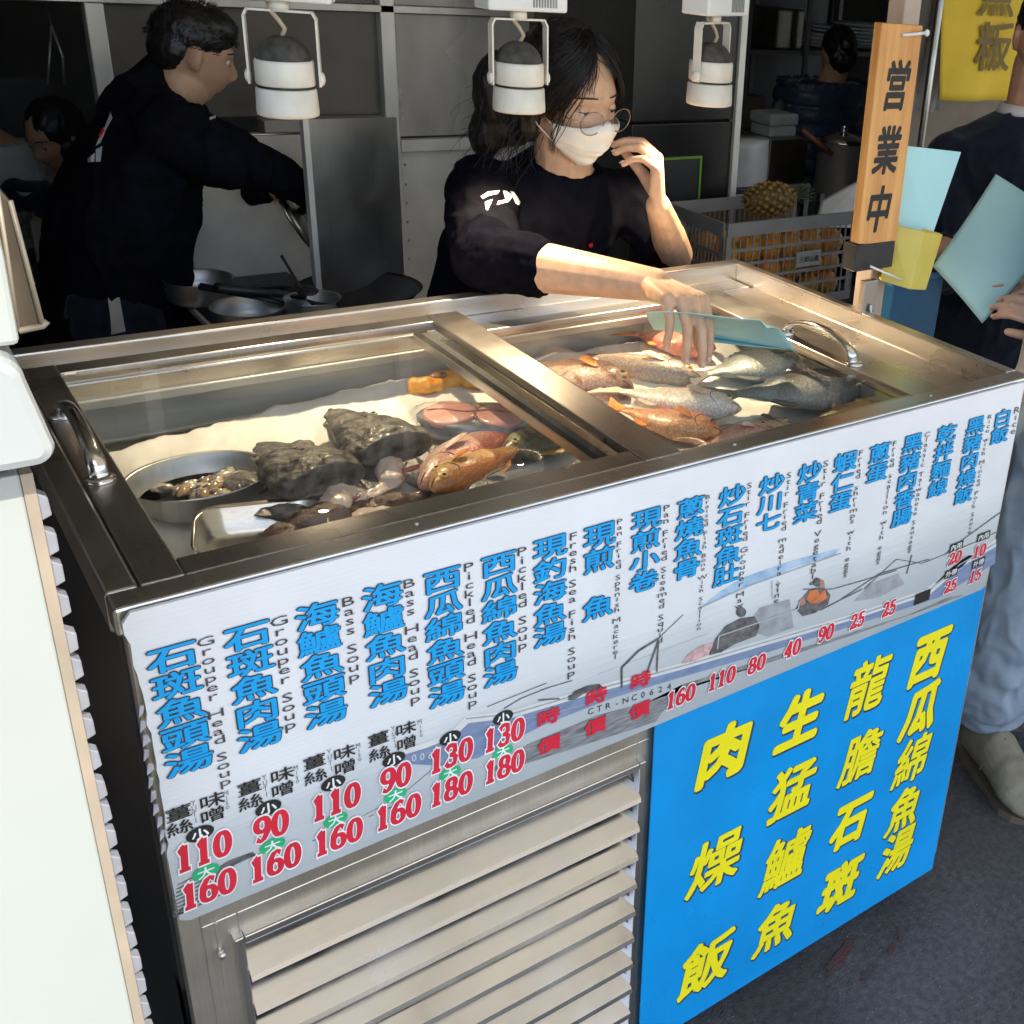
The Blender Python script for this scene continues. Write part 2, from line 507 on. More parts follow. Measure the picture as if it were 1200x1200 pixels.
PAVE = M('bounce_paving', (.34, .29, .22), .8, 0, .15, 2, .3, 60)  # unseen pale paving added to bounce warm light into the louvers
sheet_z('bounce_pavement', -40, -30, 40, -1.5, .004, PAVE)
FLOOR = M('kitchen_floor', (.16, .14, .12), .45, 0, .3, 3, .1, 40, rvar=.15)
sheet_z('floor', -3.9, 1.0, 6.9, 6.9, .004, FLOOR)
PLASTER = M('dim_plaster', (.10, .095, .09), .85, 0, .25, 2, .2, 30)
CEILM = M('awning_canvas', (.80, .79, .77), .8, .0, .03, 3)
_o = node(CEILM, 'ShaderNodeBsdfTranslucent'); _o.inputs[0].default_value = (.84, .78, .66, 1)      # sunlit canvas lets light through
_x = node(CEILM, 'ShaderNodeMixShader'); _x.inputs[0].default_value = .58
CEILM.node_tree.links.new(bsdf(CEILM).outputs[0], _x.inputs[1]); CEILM.node_tree.links.new(_o.outputs[0], _x.inputs[2]); CEILM.node_tree.links.new(_x.outputs[0], CEILM.node_tree.nodes['Material Output'].inputs[0])
m = MB(); m.bb((-.012, -2.75, 2.62), (5.2, .7, 2.621))  # unseen awning, shaped so the sun reaches only the white cart
aw_rib = MB()  # ribs added to break up the canvas mirrored in the louvers
for k in range(7): aw_rib.tube([(.10 + k * .84, -2.73, 2.595), (.10 + k * .84, .68, 2.595)], .022, 8)
for y in (-2.70, -1.85, -1.0, -.15): aw_rib.tube([(.0, y, 2.575), (5.18, y, 2.575)], .018, 8)
aw = tag(m.build('awning', CEILM), 'unseen cream canvas awning added to shade the fish counter and the street edge', 'awning')
aw_rib.build('reflection_ribs', M('rib_grey', (.14, .14, .14), .5, .3), aw)
m = MB(); m.bb((-4, .35, 2.67), (7, 7, 2.75)); m.bb((-4, -.30, 2.67), (-.014, .35, 2.75))
tag(m.build('ceiling', M('ceiling_white', (.62, .60, .55), .8, 0, .1, 2)), kind='structure')
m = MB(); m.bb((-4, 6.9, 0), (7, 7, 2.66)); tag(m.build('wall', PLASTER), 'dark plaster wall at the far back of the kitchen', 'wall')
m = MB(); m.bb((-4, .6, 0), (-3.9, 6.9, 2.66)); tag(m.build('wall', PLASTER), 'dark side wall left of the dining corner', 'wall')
m = MB(); m.bb((-.20, .62, 0), (-.16, 6.9, 2.66)); tag(m.build('wall', PLASTER), 'unseen dark partition wall added left of the dining corner to block light', 'wall')  # unseen partition added to keep light from the left out
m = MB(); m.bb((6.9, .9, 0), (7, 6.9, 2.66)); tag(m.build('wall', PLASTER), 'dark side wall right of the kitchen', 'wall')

# faded red paint scrawled on the asphalt
RED_PAINT = M('worn_red_paint', (.11, .032, .03), .9, 0, .6, 60, .8, 230, col2=(.055, .05, .052))
m = MB()
for (x, y, w, h, a) in ((985, 1120, .10, .022, .3), (1018, 1140, .05, .012, .1), (1055, 1095, .045, .01, .8), (1045, 1112, .03, .012, .5)):
    c = P(x, y, 'z', .004)
    pts = []
    for k in range(22):
        t = 2 * pi * k / 22
        r = 1 + .45 * fbm((cos(t) * 1.5 + x, sin(t) * 1.5, y), 1.7)
        p = V((cos(t) * w / 2 * r, sin(t) * h / 2 * r, 0)); p.rotate(Matrix.Rotation(a, 3, 'Z')); pts.append(c + p)
    m.poly(pts)
tag(m.build('road_paint', RED_PAINT), kind='structure')

# ------------------------------------------------------------------ the fish counter
ctr = thing('fish_counter', 'stainless steel refrigerated counter with sliding glass lids and louvered front', 'counter', (W_ / 2, D_ / 2, 0))
# rim: front strip, left strip, raised back and right lips with a channel inside them
m = MB()
m.bb((0, 0, T - .030), (W_, .034, T))
m.bb((0, .034, T - .045), (.029, D_ - .03, T))
m.bb((0, D_ - .03, T - .08), (W_, D_, T)); m.bb((.029, D_ - .088, T - .075), (W_ - .03, D_ - .03, T - .034))
m.bb((W_ - .024, .034, T - .08), (W_, D_ - .03, T)); m.bb((W_ - .115, .034, T - .085), (W_ - .024, D_ - .088, T - .036))
m.build('rim', ST_X, ctr, bevel=.003)
# steel post edges and case body
m = MB()
m.bb((.008, .006, .10), (.03, .03, T - .030)); m.bb((W_ - .03, .006, .10), (W_ - .008, .03, T - .030))
m.bb((.03, .008, .70), (W_ - .03, .03, T - .030))
m.bb((.03, .008, .085), (.067, .03, .70)); m.bb((.598, .008, .085), (W_ - .03, .03, .70))
m.bb((.067, .008, .085), (.598, .03, .125)); m.bb((.067, .008, .66), (.598, .03, .70))
m.build('front_frame', ST_DULL, ctr, bevel=.0015)
m = MB(); m.bb((.004, .03, .085), (.012, D_ - .01, T - .045)); m.bb((.004, .03, .085), (.012, .06, .6))
m.build('side_panel', BLACK_M, ctr)
m = MB(); m.bb((W_ - .012, .03, .085), (W_ - .004, D_ - .01, T - .08)); m.build('side_panel', ST_DULL, ctr)
m = MB(); m.bb((.012, D_ - .012, .085), (W_ - .012, D_ - .004, T - .08)); m.build('back_panel', ST_DULL, ctr)
m = MB(); m.bb((.012, .03, .085), (W_ - .012, D_ - .012, .093)); m.build('base_plate', BLACK_M, ctr)
m = MB(); m.bb((.07, .06, .13), (.6, .07, .66)); m.build('condenser_backing', BLACK_M, ctr)
# louvered door: one part, slats are its surface
m = MB()
for k in range(10):
    zt = .655 - k * .054; pr = [(.045, zt + .004), (.045, zt), (-.008, zt - .040), (-.010, zt - .047), (-.006, zt - .047), (-.004, zt - .041)]
    a = [V((.069, y, z)) for y, z in pr]
    m.prism(a, (.527, 0, 0))
m.build('louver_slats', ST_LOUV, ctr)
m = MB()
m.bb((.058, -.003, .118), (.069, .012, .672)); m.bb((.596, -.003, .118), (.607, .012, .672)); m.bb((.069, -.003, .660), (.596, .012, .672)); m.bb((.069, -.003, .118), (.596, .012, .128))
m.build('louver_frame', ST_Z, ctr, bevel=.002)
m = MB()
m.tube([(.045, .006, .655), (.045, -.002, .655)], .004, 8); m.bb((.043, .0045, .60), (.0455, .0075, .70))
m.build('hinge', ST_DULL, ctr)
# tub
m = MB(); FZ = .90
m.bb((.03, .05, FZ - .01), (W_ - .115, .71, FZ)); m.bb((.03, .71, FZ), (W_ - .115, .718, T - .04)); m.bb((.03, .042, FZ), (W_ - .115, .05, T - .046))
m.bb((.029, .05, FZ), (.037, .71, T - .046)); m.bb((W_ - .115, .05, FZ), (W_ - .107, .71, T - .086))
m.bb((.037, .692, T - .075), (W_ - .115, .71, T - .060)); m.bb((.037, .700, T - .135), (W_ - .115, .71, T - .128))
m.build('tub', M('tub_liner', (.50, .49, .43), .38, .35, .12, 6, .08, 40, rvar=.12, stretch=(1, 8, 8)), ctr, bevel=.002)


def lid(x0, x1, y0, y1, z, lw, rw, hx, ha, hb, label):
    m = MB(); th = .016
    m.bb((x0, y0, z - th), (x0 + lw, y1, z)); m.bb((x1 - rw, y0, z - th), (x1, y1, z))
    m.bb((x0 + lw, y0, z - th), (x1 - rw, y0 + .038, z - .0005)); m.bb((x0 + lw, y1 - .036, z - th), (x1 - rw, y1, z - .0005))
    lo = m.build('glass_lid_frame', ST_Y, ctr, bevel=.002)
    if label: lo['label'] = label
    m = MB(); m.bb((x0 + lw - .004, y0 + .034, z - .010), (x1 - rw + .004, y1 - .032, z - .005)); m.build('glass_pane', GLASS, lo)
    m = MB()
    n = 16; pts = []
    for k in range(n + 1):
        t = k / n; s = sin(pi * t)
        pts.append((hx, hb + (ha - hb) * t, z + .004 + .034 * (s ** .45 if s > 1e-6 else 0)))
    m.tube(pts, [.0085 if 1 < k < n - 1 else .0105 for k in range(n + 1)], 10, flat=.6)
    m.lathe([(.016, 0), (.016, .003), (.011, .006)], (hx, ha, z)); m.lathe([(.016, 0), (.016, .003), (.011, .006)], (hx, hb, z))
    m.build('handle', CHROME, lo)
    return lo


lid(.031, .668, .036, .698, T - .001, .040, .058, .047, .50, .29, 'left glass lid with wide right rail, slid over the other lid')
lid(.585, 1.226, .052, .694, T - .028, .05, .075, 1.168, .415, .235, 'right glass lid lying lower under the teal paper')
# dark strips along the inside of the lids
m = MB(); m.bb((.031, .0345, T - .05), (.033, .70, T - .02)); m.bb((.668, .06, T - .024), (.674, .69, T - .006)); m.bb((.586, .06, T - .0275), (.598, .69, T - .018))
m.build('lid_dark_strip', RUBBER, ctr)
# castors
for x, y in ((.08, .09), (W_ - .09, .09), (.08, D_ - .09), (W_ - .09, D_ - .09)):
    m = MB(); m.bb((x - .03, y - .03, .078), (x + .03, y + .03, .085)); m.bb((x - .02, y - .018, .03), (x - .016, y + .018, .078)); m.bb((x + .016, y - .018, .03), (x + .02, y + .018, .078))
    c = m.build('castor', ALU, ctr)
    m = MB(); m.lathe([(.036, -.013), (.04, -.009), (.04, .009), (.036, .013)], (x, y, .040), Matrix.Rotation(pi / 2, 3, 'Y'), 24); m.build('wheel', RUBBER, c)
# screws and grease marks on the front rim
m = MB()
for x in (.30, .74, 1.12):
    m.lathe([(.003, 0), (.003, .0012), (.001, .0018)], (x, .02, T), n=10)
m.build('rim_screws', ALU, ctr)

# ------------------------------------------------------------------ menu banner
YB = -.0100
ban = thing('menu_banner', 'long white menu board with blue dish names, red prices and a boat picture', 'menu board', (.66, -.008, .74))
SEA = bpy.data.materials.new('banner_print'); SEA.use_nodes = True
t = SEA.node_tree; b = bsdf(SEA); L = t.links.new
b.inputs['Roughness'].default_value = .36
tc = t.nodes.new('ShaderNodeTexCoord'); sp = t.nodes.new('ShaderNodeSeparateXYZ'); L(tc.outputs['Object'], sp.inputs[0])
mp = t.nodes.new('ShaderNodeMapping'); mp.inputs['Scale'].default_value = (6, 1, 90); L(tc.outputs['Object'], mp.inputs[0])
nz = t.nodes.new('ShaderNodeTexNoise'); nz.inputs['Scale'].default_value = 2; nz.inputs['Detail'].default_value = 6; L(mp.outputs[0], nz.inputs['Vector'])
n2 = t.nodes.new('ShaderNodeTexNoise'); n2.inputs['Scale'].default_value = 5; n2.inputs['Detail'].default_value = 3; L(tc.outputs['Object'], n2.inputs['Vector'])
# printed sea: height above the lower edge, plus a little of x
ma = t.nodes.new('ShaderNodeMath'); ma.operation = 'MULTIPLY_ADD'; ma.inputs[1].default_value = -.035; L(sp.outputs[0], ma.inputs[0]); L(sp.outputs[2], ma.inputs[2])
mb_ = t.nodes.new('ShaderNodeMath'); mb_.operation = 'MULTIPLY_ADD'; mb_.inputs[1].default_value = .05; L(nz.outputs['Fac'], mb_.inputs[0]); L(ma.outputs[0], mb_.inputs[2])
rp = t.nodes.new('ShaderNodeValToRGB'); L(mb_.outputs[0], rp.inputs[0])
e = rp.color_ramp.elements
e[0].position = .0; e[0].color = (.36, .39, .40, 1)
e[1].position = .36; e[1].color = (.79, .79, .80, 1)
q = e.new(.13); q.color = (.50, .53, .54, 1)
q = e.new(.19); q.color = (.70, .715, .72, 1)
mm = t.nodes.new('ShaderNodeMix'); mm.data_type = 'RGBA'; mm.blend_type = 'MULTIPLY'; mm.inputs[0].default_value = 1
r2 = t.nodes.new('ShaderNodeMapRange'); r2.inputs['From Min'].default_value = .3; r2.inputs['From Max'].default_value = .7; r2.inputs['To Min'].default_value = .92; r2.inputs['To Max'].default_value = 1.04
L(n2.outputs['Fac'], r2.inputs['Value']); L(rp.outputs[0], mm.inputs[6]); L(r2.outputs[0], mm.inputs[7]); L(mm.outputs[2], b.inputs['Base Color'])
# flutes of the corrugated plastic
wv = t.nodes.new('ShaderNodeTexWave'); wv.bands_direction = 'Z'; wv.inputs['Scale'].default_value = 55; L(tc.outputs['Object'], wv.inputs['Vector'])
bp = t.nodes.new('ShaderNodeBump'); bp.inputs['Strength'].default_value = .06; bp.inputs['Distance'].default_value = .001
L(wv.outputs['Fac'], bp.inputs['Height']); L(bp.outputs[0], b.inputs['Normal'])


def pb(x, y, lay=0.):                       # a place of the photograph on the face of the banner
    p = P(x, y, 'y', YB); p.y = YB - lay; return p


XL, XR = .0045, pb(1197, 470).x
ZT, ZB = pb(700, 577).z, pb(767, 851).z
out = []
# left edge is torn and ragged
for k in range(33):
    tt = k / 32; z = ZB + .006 + (ZT - ZB - .016) * tt
    rag = 0
    if .28 < tt < .95: rag = .002 + .004 * sin((tt - .28) / .67 * pi) ** .7 + .003 * fbm((tt * 9, 1, 2), 3)
    out.append((XL + rag + .004 * (1 - tt), z))
    if k == 0: out.insert(0, (XL + .014, ZB))
rr = .012
out.append((XL + .008, ZT))
for a in range(5): out.append((XR - .006 + .006 * sin(a * pi / 8), ZT - .006 + .006 * cos(a * pi / 8)))
for a in range(7): out.append((XR - rr - .002 + rr * cos(a * pi / 12), ZB + rr - rr * sin(a * pi / 12)))
m = MB(); m.prism([(x, YB, z) for x, z in out], (0, .0045, 0)); m.build('board', SEA, ban)
# torn paper fringe left on the steel edge
m = MB()
for k in range(11):
    z = ZB + .10 + k * .017; x = XL - .003 + .003 * rnd.random()
    m.prism([(x, YB - .001, z), (x + .004 + .004 * rnd.random(), YB - .0005, z + .004), (x + .006, YB - .001, z + .012), (x + .002, YB - .002, z + .014)], (0, .002, 0))
m.build('torn_edge', M('torn_plastic', (.42, .41, .45), .6, 0, .3, 60, .3, 120), ban)

# --- boat picture
def shape(mb, pts, lay): mb.poly([pb(x, y, lay) for x, y in pts])


def line(mb, pts, wpx, lay):
    for (x0, y0), (x1, y1) in zip(pts, pts[1:]):
        l = max(1e-6, sqrt((x1 - x0) ** 2 + (y1 - y0) ** 2)); nx, ny = -(y1 - y0) / l * wpx / 2, (x1 - x0) / l * wpx / 2
        shape(mb, [(x0 + nx, y0 + ny), (x0 - nx, y0 - ny), (x1 - nx, y1 - ny), (x1 + nx, y1 + ny)], lay); lay += 4e-6


PR_HULL = M('print_hull_blue', (.15, .20, .32), .38, 0, .25, 25, stretch=(1, 1, 4), col2=(.22, .28, .42))
PR_WAKE = M('print_wake', (.13, .13, .14), .38, 0, .3, 40, stretch=(1, 1, 8), col2=(.30, .30, .30))
PR_PALE = M('print_pale', (.62, .62, .60), .38, 0, .06, 30)
PR_DARK = M('print_dark', (.06, .058, .06), .4, 0, .5, 90, col2=(.17, .165, .16))
PR_SKY = M('print_canopy', (.20, .36, .55), .38, 0, .3, 30, col2=(.45, .58, .70))
PR_ORG = M('print_vest', (.55, .17, .06), .4, 0, .2, 60)
PR_SKIN = M('print_skin', (.40, .22, .16), .4)
PR_PINK = M('print_check', (.55, .35, .34), .4, 0, .3, 120)
PR_GREY = M('print_grey', (.26, .27, .29), .4, 0, .25, 50, col2=(.38, .39, .41))
PR_MID = M('print_light_grey', (.42, .44, .45), .4, 0, .1, 40)
m = MB()
shape(m, [(618, 872), (700, 838), (760, 822), (800, 806), (900, 776), (1000, 744), (1062, 722), (1110, 700), (1130, 697), (1060, 722), (900, 771), (800, 802), (768, 846), (610, 897), (570, 905)], .0002)
m.build('print_water', PR_WAKE, ban)
m = MB()
shape(m, [(470, 884), (500, 875), (530, 862), (548, 846), (600, 840), (700, 810), (800, 783), (900, 754), (1000, 725), (1090, 695), (1125, 664), (1167, 640), (1166, 660), (1100, 700), (1000, 733), (900, 764), (800, 793), (720, 817), (640, 848), (560, 888), (515, 897), (475, 895)], .0004)
m.build('print_hull', PR_HULL, ban)
m = MB()
shape(m, [(466, 880), (500, 869), (528, 857), (546, 838), (600, 832), (700, 803), (800, 776), (900, 748), (1000, 719), (1085, 690), (1125, 657), (1167, 631), (1167, 640), (1125, 665), (1090, 696), (1000, 726), (900, 755), (800, 784), (700, 811), (600, 841), (549, 847), (532, 863), (500, 876), (470, 885)], .0006)
m.build('print_gunwale', PR_PALE, ban)
m = MB()
line(m, [(546, 842), (600, 836), (700, 807), (800, 780), (900, 751), (1000, 722), (1087, 693), (1125, 661), (1167, 636)], 1.6, .0008)
line(m, [(560, 850), (640, 838), (720, 815)], 1.2, .0008)
m.build('print_trim_line', PR_GREY, ban)
m = MB()
shape(m, [(820, 712), (845, 692), (872, 676), (930, 656), (985, 642), (978, 650), (925, 667), (872, 690)], .0004)
m.build('print_canopy', PR_SKY, ban)
m = MB()
shape(m, [(872, 738), (890, 712), (925, 702), (930, 735), (900, 746)], .0006)
shape(m, [(1000, 705), (1020, 684), (1052, 672), (1060, 684), (1030, 700)], .0006)
shape(m, [(1095, 684), (1120, 660), (1128, 652), (1140, 650), (1120, 672)], .0006)
m.build('print_boat_gear', PR_GREY, ban)
m = MB()
for k, (x, y, rx, ry) in enumerate(((868, 717, 6, 6), (957, 682, 5, 5.5))):
    shape(m, [(x + rx * cos(a * pi / 7), y + ry * sin(a * pi / 7)) for a in range(14)], .0010 + k * 1e-5)
shape(m, [(830, 768), (838, 748), (850, 733), (868, 724), (884, 722), (890, 733), (886, 745), (862, 754), (845, 764)], .0008)
shape(m, [(932, 713), (940, 700), (948, 690), (965, 687), (973, 697), (970, 708), (955, 718), (940, 722)], .0008)
m.build('print_crew', PR_DARK, ban)
m = MB(); shape(m, [(944, 702), (949, 692), (957, 690), (960, 696), (966, 690), (969, 700), (960, 706), (950, 707)], .0012); m.build('print_vest', PR_ORG, ban)
m = MB(); shape(m, [(960, 678), (965, 680), (966, 688), (960, 689)], .0013); shape(m, [(935, 704), (941, 699), (944, 706), (938, 710)], .0013); m.build('print_faces', PR_SKIN, ban)
m = MB(); shape(m, [(798, 778), (806, 766), (820, 757), (836, 752), (832, 766), (815, 774)], .0008); m.build('print_checked_cloth', PR_PINK, ban)
m = MB()
line(m, [(728, 806), (728, 782), (748, 762), (771, 748)], 2.4, .0012); line(m, [(757, 790), (771, 750), (769, 787)], 2.0, .00125)
line(m, [(771, 748), (800, 720)], .8, .0012)
line(m, [(1012, 690), (1050, 655), (1080, 660), (1140, 636), (1170, 622)], .8, .0012); line(m, [(1068, 650), (1062, 672)], 1.2, .0013); line(m, [(1106, 650), (1128, 632), (1172, 600)], 1.0, .0012)
line(m, [(590, 830), (610, 818), (640, 806), (670, 797)], 1.0, .0012); line(m, [(570, 828), (640, 800)], .8, .0013); line(m, [(630, 820), (655, 818)], 1.6, .0014)
line(m, [(700, 802), (685, 806), (665, 816)], 1.4, .00122)
shape(m, [(664, 820), (672, 810), (688, 803), (702, 801), (708, 806), (688, 810), (672, 820)], .0010)
line(m, [(985, 702), (1030, 672), (1088, 655)], 1., .00126); line(m, [(940, 690), (975, 690), (1010, 680), (1050, 668)], 1., .00128)
line(m, [(960, 715), (1010, 690)], 1.2, .0013)
m.build('print_rigging', PR_DARK, ban)
m = MB()
line(m, [(840, 760), (842, 745), (935, 713), (936, 706)], 1.4, .0014); line(m, [(820, 712), (872, 688), (985, 648)], 1.2, .0015)
line(m, [(700, 790), (830, 742)], .9, .0004); line(m, [(905, 702), (904, 680)], 1.2, .0013); line(m, [(912, 700), (911, 680)], 1.2, .0013)
m.build('print_rails', PR_MID, ban)
m = MB()
for k in range(9):
    a = k * 4.2
    line(m, [(203 + k * .6, 1074 - a * 1.1), (228 + k * 1.5, 1063 - a * 1.25), (262 - k * 2.2, 1046 - a)], 2.2 - k * .1, .0003)
shape(m, [(240, 1040), (252, 1018), (268, 1008), (296, 998), (300, 1002), (276, 1013), (262, 1024), (250, 1042)], .0003)
line(m, [(210, 1066), (240, 1052), (262, 1038), (252, 1030)], 2, .00034); line(m, [(205, 1072), (222, 1067), (228, 1060), (214, 1066), (206, 1072)], 1.5, .0003)
for k in range(8): line(m, [(300 + k * 22, 1014 - k * 9.5), (306 + k * 22, 1011.5 - k * 9.5)], 1., .0003)
line(m, [(425, 956), (470, 932), (508, 900)], .7, .0003)
m.build('print_nets', PR_DARK, ban)


def flat(yb):
    return lambda u, v, lay: V((u, yb - lay, v))


FB = flat(YB)
# --- dish names
DISH = [('石斑魚頭湯', 202, 752, 221, 905), ('石斑魚肉湯', 289, 728, 305, 876), ('海鱸魚頭湯', 372, 704, 381, 849), ('海鱸魚肉湯', 448, 682, 454, 824),
        ('西瓜綿魚頭湯', 518, 664, 523, 825), ('西瓜綿魚肉湯', 584, 646, 586, 801), ('現釣海魚湯', 644, 627, 644, 755), ('現煎~魚', 702, 612, 700, 724),
        ('現煎小卷', 757, 595, 754, 692), ('蔥燒魚骨', 809, 582, 804, 677), ('炒石斑魚肚', 858, 568, 850, 684), ('炒川七', 905, 555, 899, 622),
        ('炒青菜', 949, 541, 943, 611), ('蝦仁蛋', 990, 529, 984, 598), ('蔥蛋', 1031, 519, 1026, 564), ('黑豬肉香腸', 1069, 508, 1056, 615),
        ('乾拌麵線', 1109, 497, 1098, 581), ('黑豬肉燥飯', 1143, 488, 1128, 589), ('白飯', 1175, 479, 1170, 519)]
for s, x0, y0, x1, y1 in DISH:
    a, c = pb(x0, y0), pb(x1, y1); fill = MB(); edge = MB()
    X = (a.x + c.x) / 2; zt, zb = a.z, c.z
    n = len(s); h = (zt - zb) / n
    wd = .046
    for k, ch in enumerate(s):
        if ch == '~': continue
        cz = zt - (k + .5) * h
        put_bold(edge, ch, X, cz, wd, h * 1.0, FB, .052, 7, lay=.0016)
        put_bold(fill, ch, X, cz, wd, h * 1.0, FB, .021, 5, lay=.0022)
    f = fill.build('dish_name', INK_B, ban); edge.build('letter_outline', INK_N, f)
# --- English names, one upright letter under another
ENG = [('Grouper Head Soup', 240, 745, 264, 920), ('Grouper Soup', 326, 721, 340, 854), ('Bass Soup', 407, 698, 415, 797), ('Bass Head Soup', 479, 677, 486, 823),
       ('Pickled Head Soup', 549, 658, 553, 827), ('Pickled Soup', 611, 640, 612, 760), ('Fresh Sea Fish Soup', 671, 623, 669, 792), ('Pan Fried Spanish Mackerel', 726, 607, 720, 772),
       ('Pan Fried Steamed Squid', 780, 591, 773, 753), ('Braised Fish Bone With Scallion', 829, 579, 818, 738), ('Stir Fried Grouper Maw', 877, 565, 866, 712), ('Stir Fried madeira vine', 924, 553, 909, 706),
       ('Stir Fried Vegetable', 967, 539, 951, 685), ('Fried shrimps with eggs', 1008, 527, 990, 676), ('Fried scallion with eggs', 1048, 516, 1028, 661), ('Classic Taiwanese Sausage', 1085, 506, 1066, 647),
       ('Rice with Minced Pork Sauce', 1157, 486, 1138, 624), ('Rice', 1191, 476, 1187, 508)]
for s, x0, y0, x1, y1 in ENG:
    m = MB(); a, c = pb(x0, y0), pb(x1, y1); n = len(s); h = (a.z - c.z) / n
    for k, ch in enumerate(s):
        put_text(m, ch, (a.x + c.x) / 2, a.z - (k + .5) * h, min(.022, h * 1.9), h * 1.05, FB, 0, cjk=False, lay=.0016)
    m.build('english_name', INK_ENG, ban)
# --- choice of ginger or miso
m = MB(); sm = MB()
for gx, gy, mx_, my in ((209, 952, 248, 937), (292, 922, 330, 907), (368, 892, 403, 881), (443, 865, 475, 853)):
    for ch, x, y in (('薑', gx, gy), ('絲', gx + 1.5, gy + 17), ('味', mx_, my), ('噌', mx_ + 1, my + 17)):
        c = pb(x, y); put_bold(m, ch, c.x, c.z, .026, .0185, FB, .012, 3, lay=.0016)
    for ch, x, y in (('Y', gx + 17, gy - 12), ('U', gx + 18, gy - 6), ('T', gx + 18.5, gy + 1), ('I', gx + 20, gy + 8), ('M', mx_ + 16, my - 8), ('i', mx_ + 17, my - 3), ('s', mx_ + 17.5, my + 2), ('o', mx_ + 18, my + 7)):
        c = pb(x, y); put_text(sm, ch, c.x, c.z, .006, .0075, FB, 0, cjk=False, lay=.0016)
m.build('flavour_names', INK, ban); sm.build('small_english', INK_GY, ban)
# --- small and large badges with prices
BD = [(234, 976, '110', 238, 996, 241, 1021, '160', 244, 1040), (314, 946, '90', 317, 967, 319, 990, '160', 322, 1009), (390, 917, '110', 393, 938, 393, 960, '160', 396, 979), (461, 889, '90', 463, 910, 463, 931, '160', 466, 950),
      (527, 864, '130', 528, 884, 527, 905, '180', 528, 923), (589, 840, '130', 590, 860, 589, 880, '180', 590, 897)]


def disc(mb, c, rx, rz, lay, n=28): mb.poly([FB(c.x + rx * cos(2 * pi * k / n), c.z + rz * sin(2 * pi * k / n), lay) for k in range(n)])


def price(s, x, y, w=.0185, h=.031, lay=.0022):
    c = pb(x, y); ol = MB(); pr = MB()
    put_num(ol, s, c.x, c.z, w, h, FB, .11, lay - .0003, slant=.12); put_num(pr, s, c.x, c.z, w, h, FB, .035, lay, slant=.12)
    p = pr.build('price', INK_R, ban); ol.build('outline', INK_W, p)


def badge(ch, x, y, mat, w, h, rad, box=None):
    c = pb(x, y); m = MB(); l = MB()
    if box: m.poly([FB(c.x + i * box[0], c.z + j * box[1], .0016) for i, j in ((-1, -1), (1, -1), (1, 1), (-1, 1))])
    else: disc(m, c, .0135, .0095, .0016)
    put_bold(l, ch, c.x, c.z, w, h, FB, rad, 4, lay=.0018)
    p = m.build('size_badge', mat, ban); l.build('badge_letter', INK_W, p)


for x, y, p1, a1, b1, x2, y2, p2, a2, b2 in BD:
    badge('小', x, y, INK, .017, .015, .025); badge('大', x2, y2, INK_G, .018, .015, .02)
    price(p1, a1, b1); price(p2, a2, b2)
for s, x, y in (('160', 797, 815), ('110', 845, 794), ('80', 886, 777), ('40', 928, 759), ('90', 967, 741), ('25', 1004, 726), ('25', 1041, 712)): price(s, x, y, .0165, .026)
for s, x, y in (('20', 1118, 653), ('25', 1113, 686), ('10', 1147, 645), ('15', 1142, 674)): price(s, x, y, .0165, .022)
for s, x, y in (('內用', 1120, 640), ('外帶', 1114, 671), ('內用', 1152, 628), ('外帶', 1146, 659)): badge(s, x, y, INK, .0145, .0125, .012, (.0165, .0078))
m = MB(); c = pb(1080, 699); m.poly([FB(c.x + i * .018, c.z + j * .0105, .0024) for i, j in ((-1, -1), (1, -1), (1, 1), (-1, 1))]); m.build('black_patch', INK, ban)
for x, y, x2, y2 in ((642, 839, 643, 871), (698, 815, 697, 850), (750, 796, 749, 831)):
    m = MB()
    for ch, a, b_ in (('時', x, y), ('價', x2, y2)):
        c = pb(a, b_); put_bold(m, ch, c.x, c.z, .034, .026, FB, .03, 6, lay=.0022)
    m.build('market_price', INK_R, ban)
m = MB()
for i, ch in enumerate('CTR-NC0624'):
    c = pb(692 + 10.2 * i, 833 - 3.2 * i); put_text(m, ch, c.x, c.z, .011, .011, FB, .0, cjk=False, lay=.0009)
m.build('hull_number', INK_N, ban)
m = MB()
for i, ch in enumerate('0062'):
    c = pb(485 + 9.5 * i, 887.5 - 1.5 * i); put_text(m, ch, c.x, c.z, .010, .011, FB, .0, cjk=False, lay=.0009)
m.build('bow_number', PR_PALE, ban)

# ------------------------------------------------------------------ blue sign
YS = -.0045
bs = thing('dish_sign', 'bright blue sign with large yellow dish names on the counter front', 'sign', (.96, -.002, .08))
zb = .0756; zt_ = .752
m = MB(); m.bb((.6176, YS, zb), (1.318, -.0012, zt_)); m.build('board', SIGN_BLUE, bs, bevel=.001)
fill = MB(); edge = MB(); FS = flat(YS)
BIG = [('西', 1089, 768, 64, 50), ('瓜', 1079, 831, 62, 48), ('綿', 1069, 890, 60, 46), ('魚', 1060, 947, 56, 44), ('湯', 1051, 996, 56, 44),
       ('龍', 1017, 803, 68, 53), ('膽', 1009, 885, 62, 50), ('石', 997, 962, 62, 48), ('斑', 985, 1036, 60, 50),
       ('生', 938, 842, 68, 56), ('猛', 929, 925, 66, 56), ('鱸', 921, 1007, 70, 56), ('魚', 910, 1084, 62, 52),
       ('肉', 849, 881, 70, 64), ('燥', 839, 1009, 70, 64), ('飯', 828, 1129, 70, 62)]
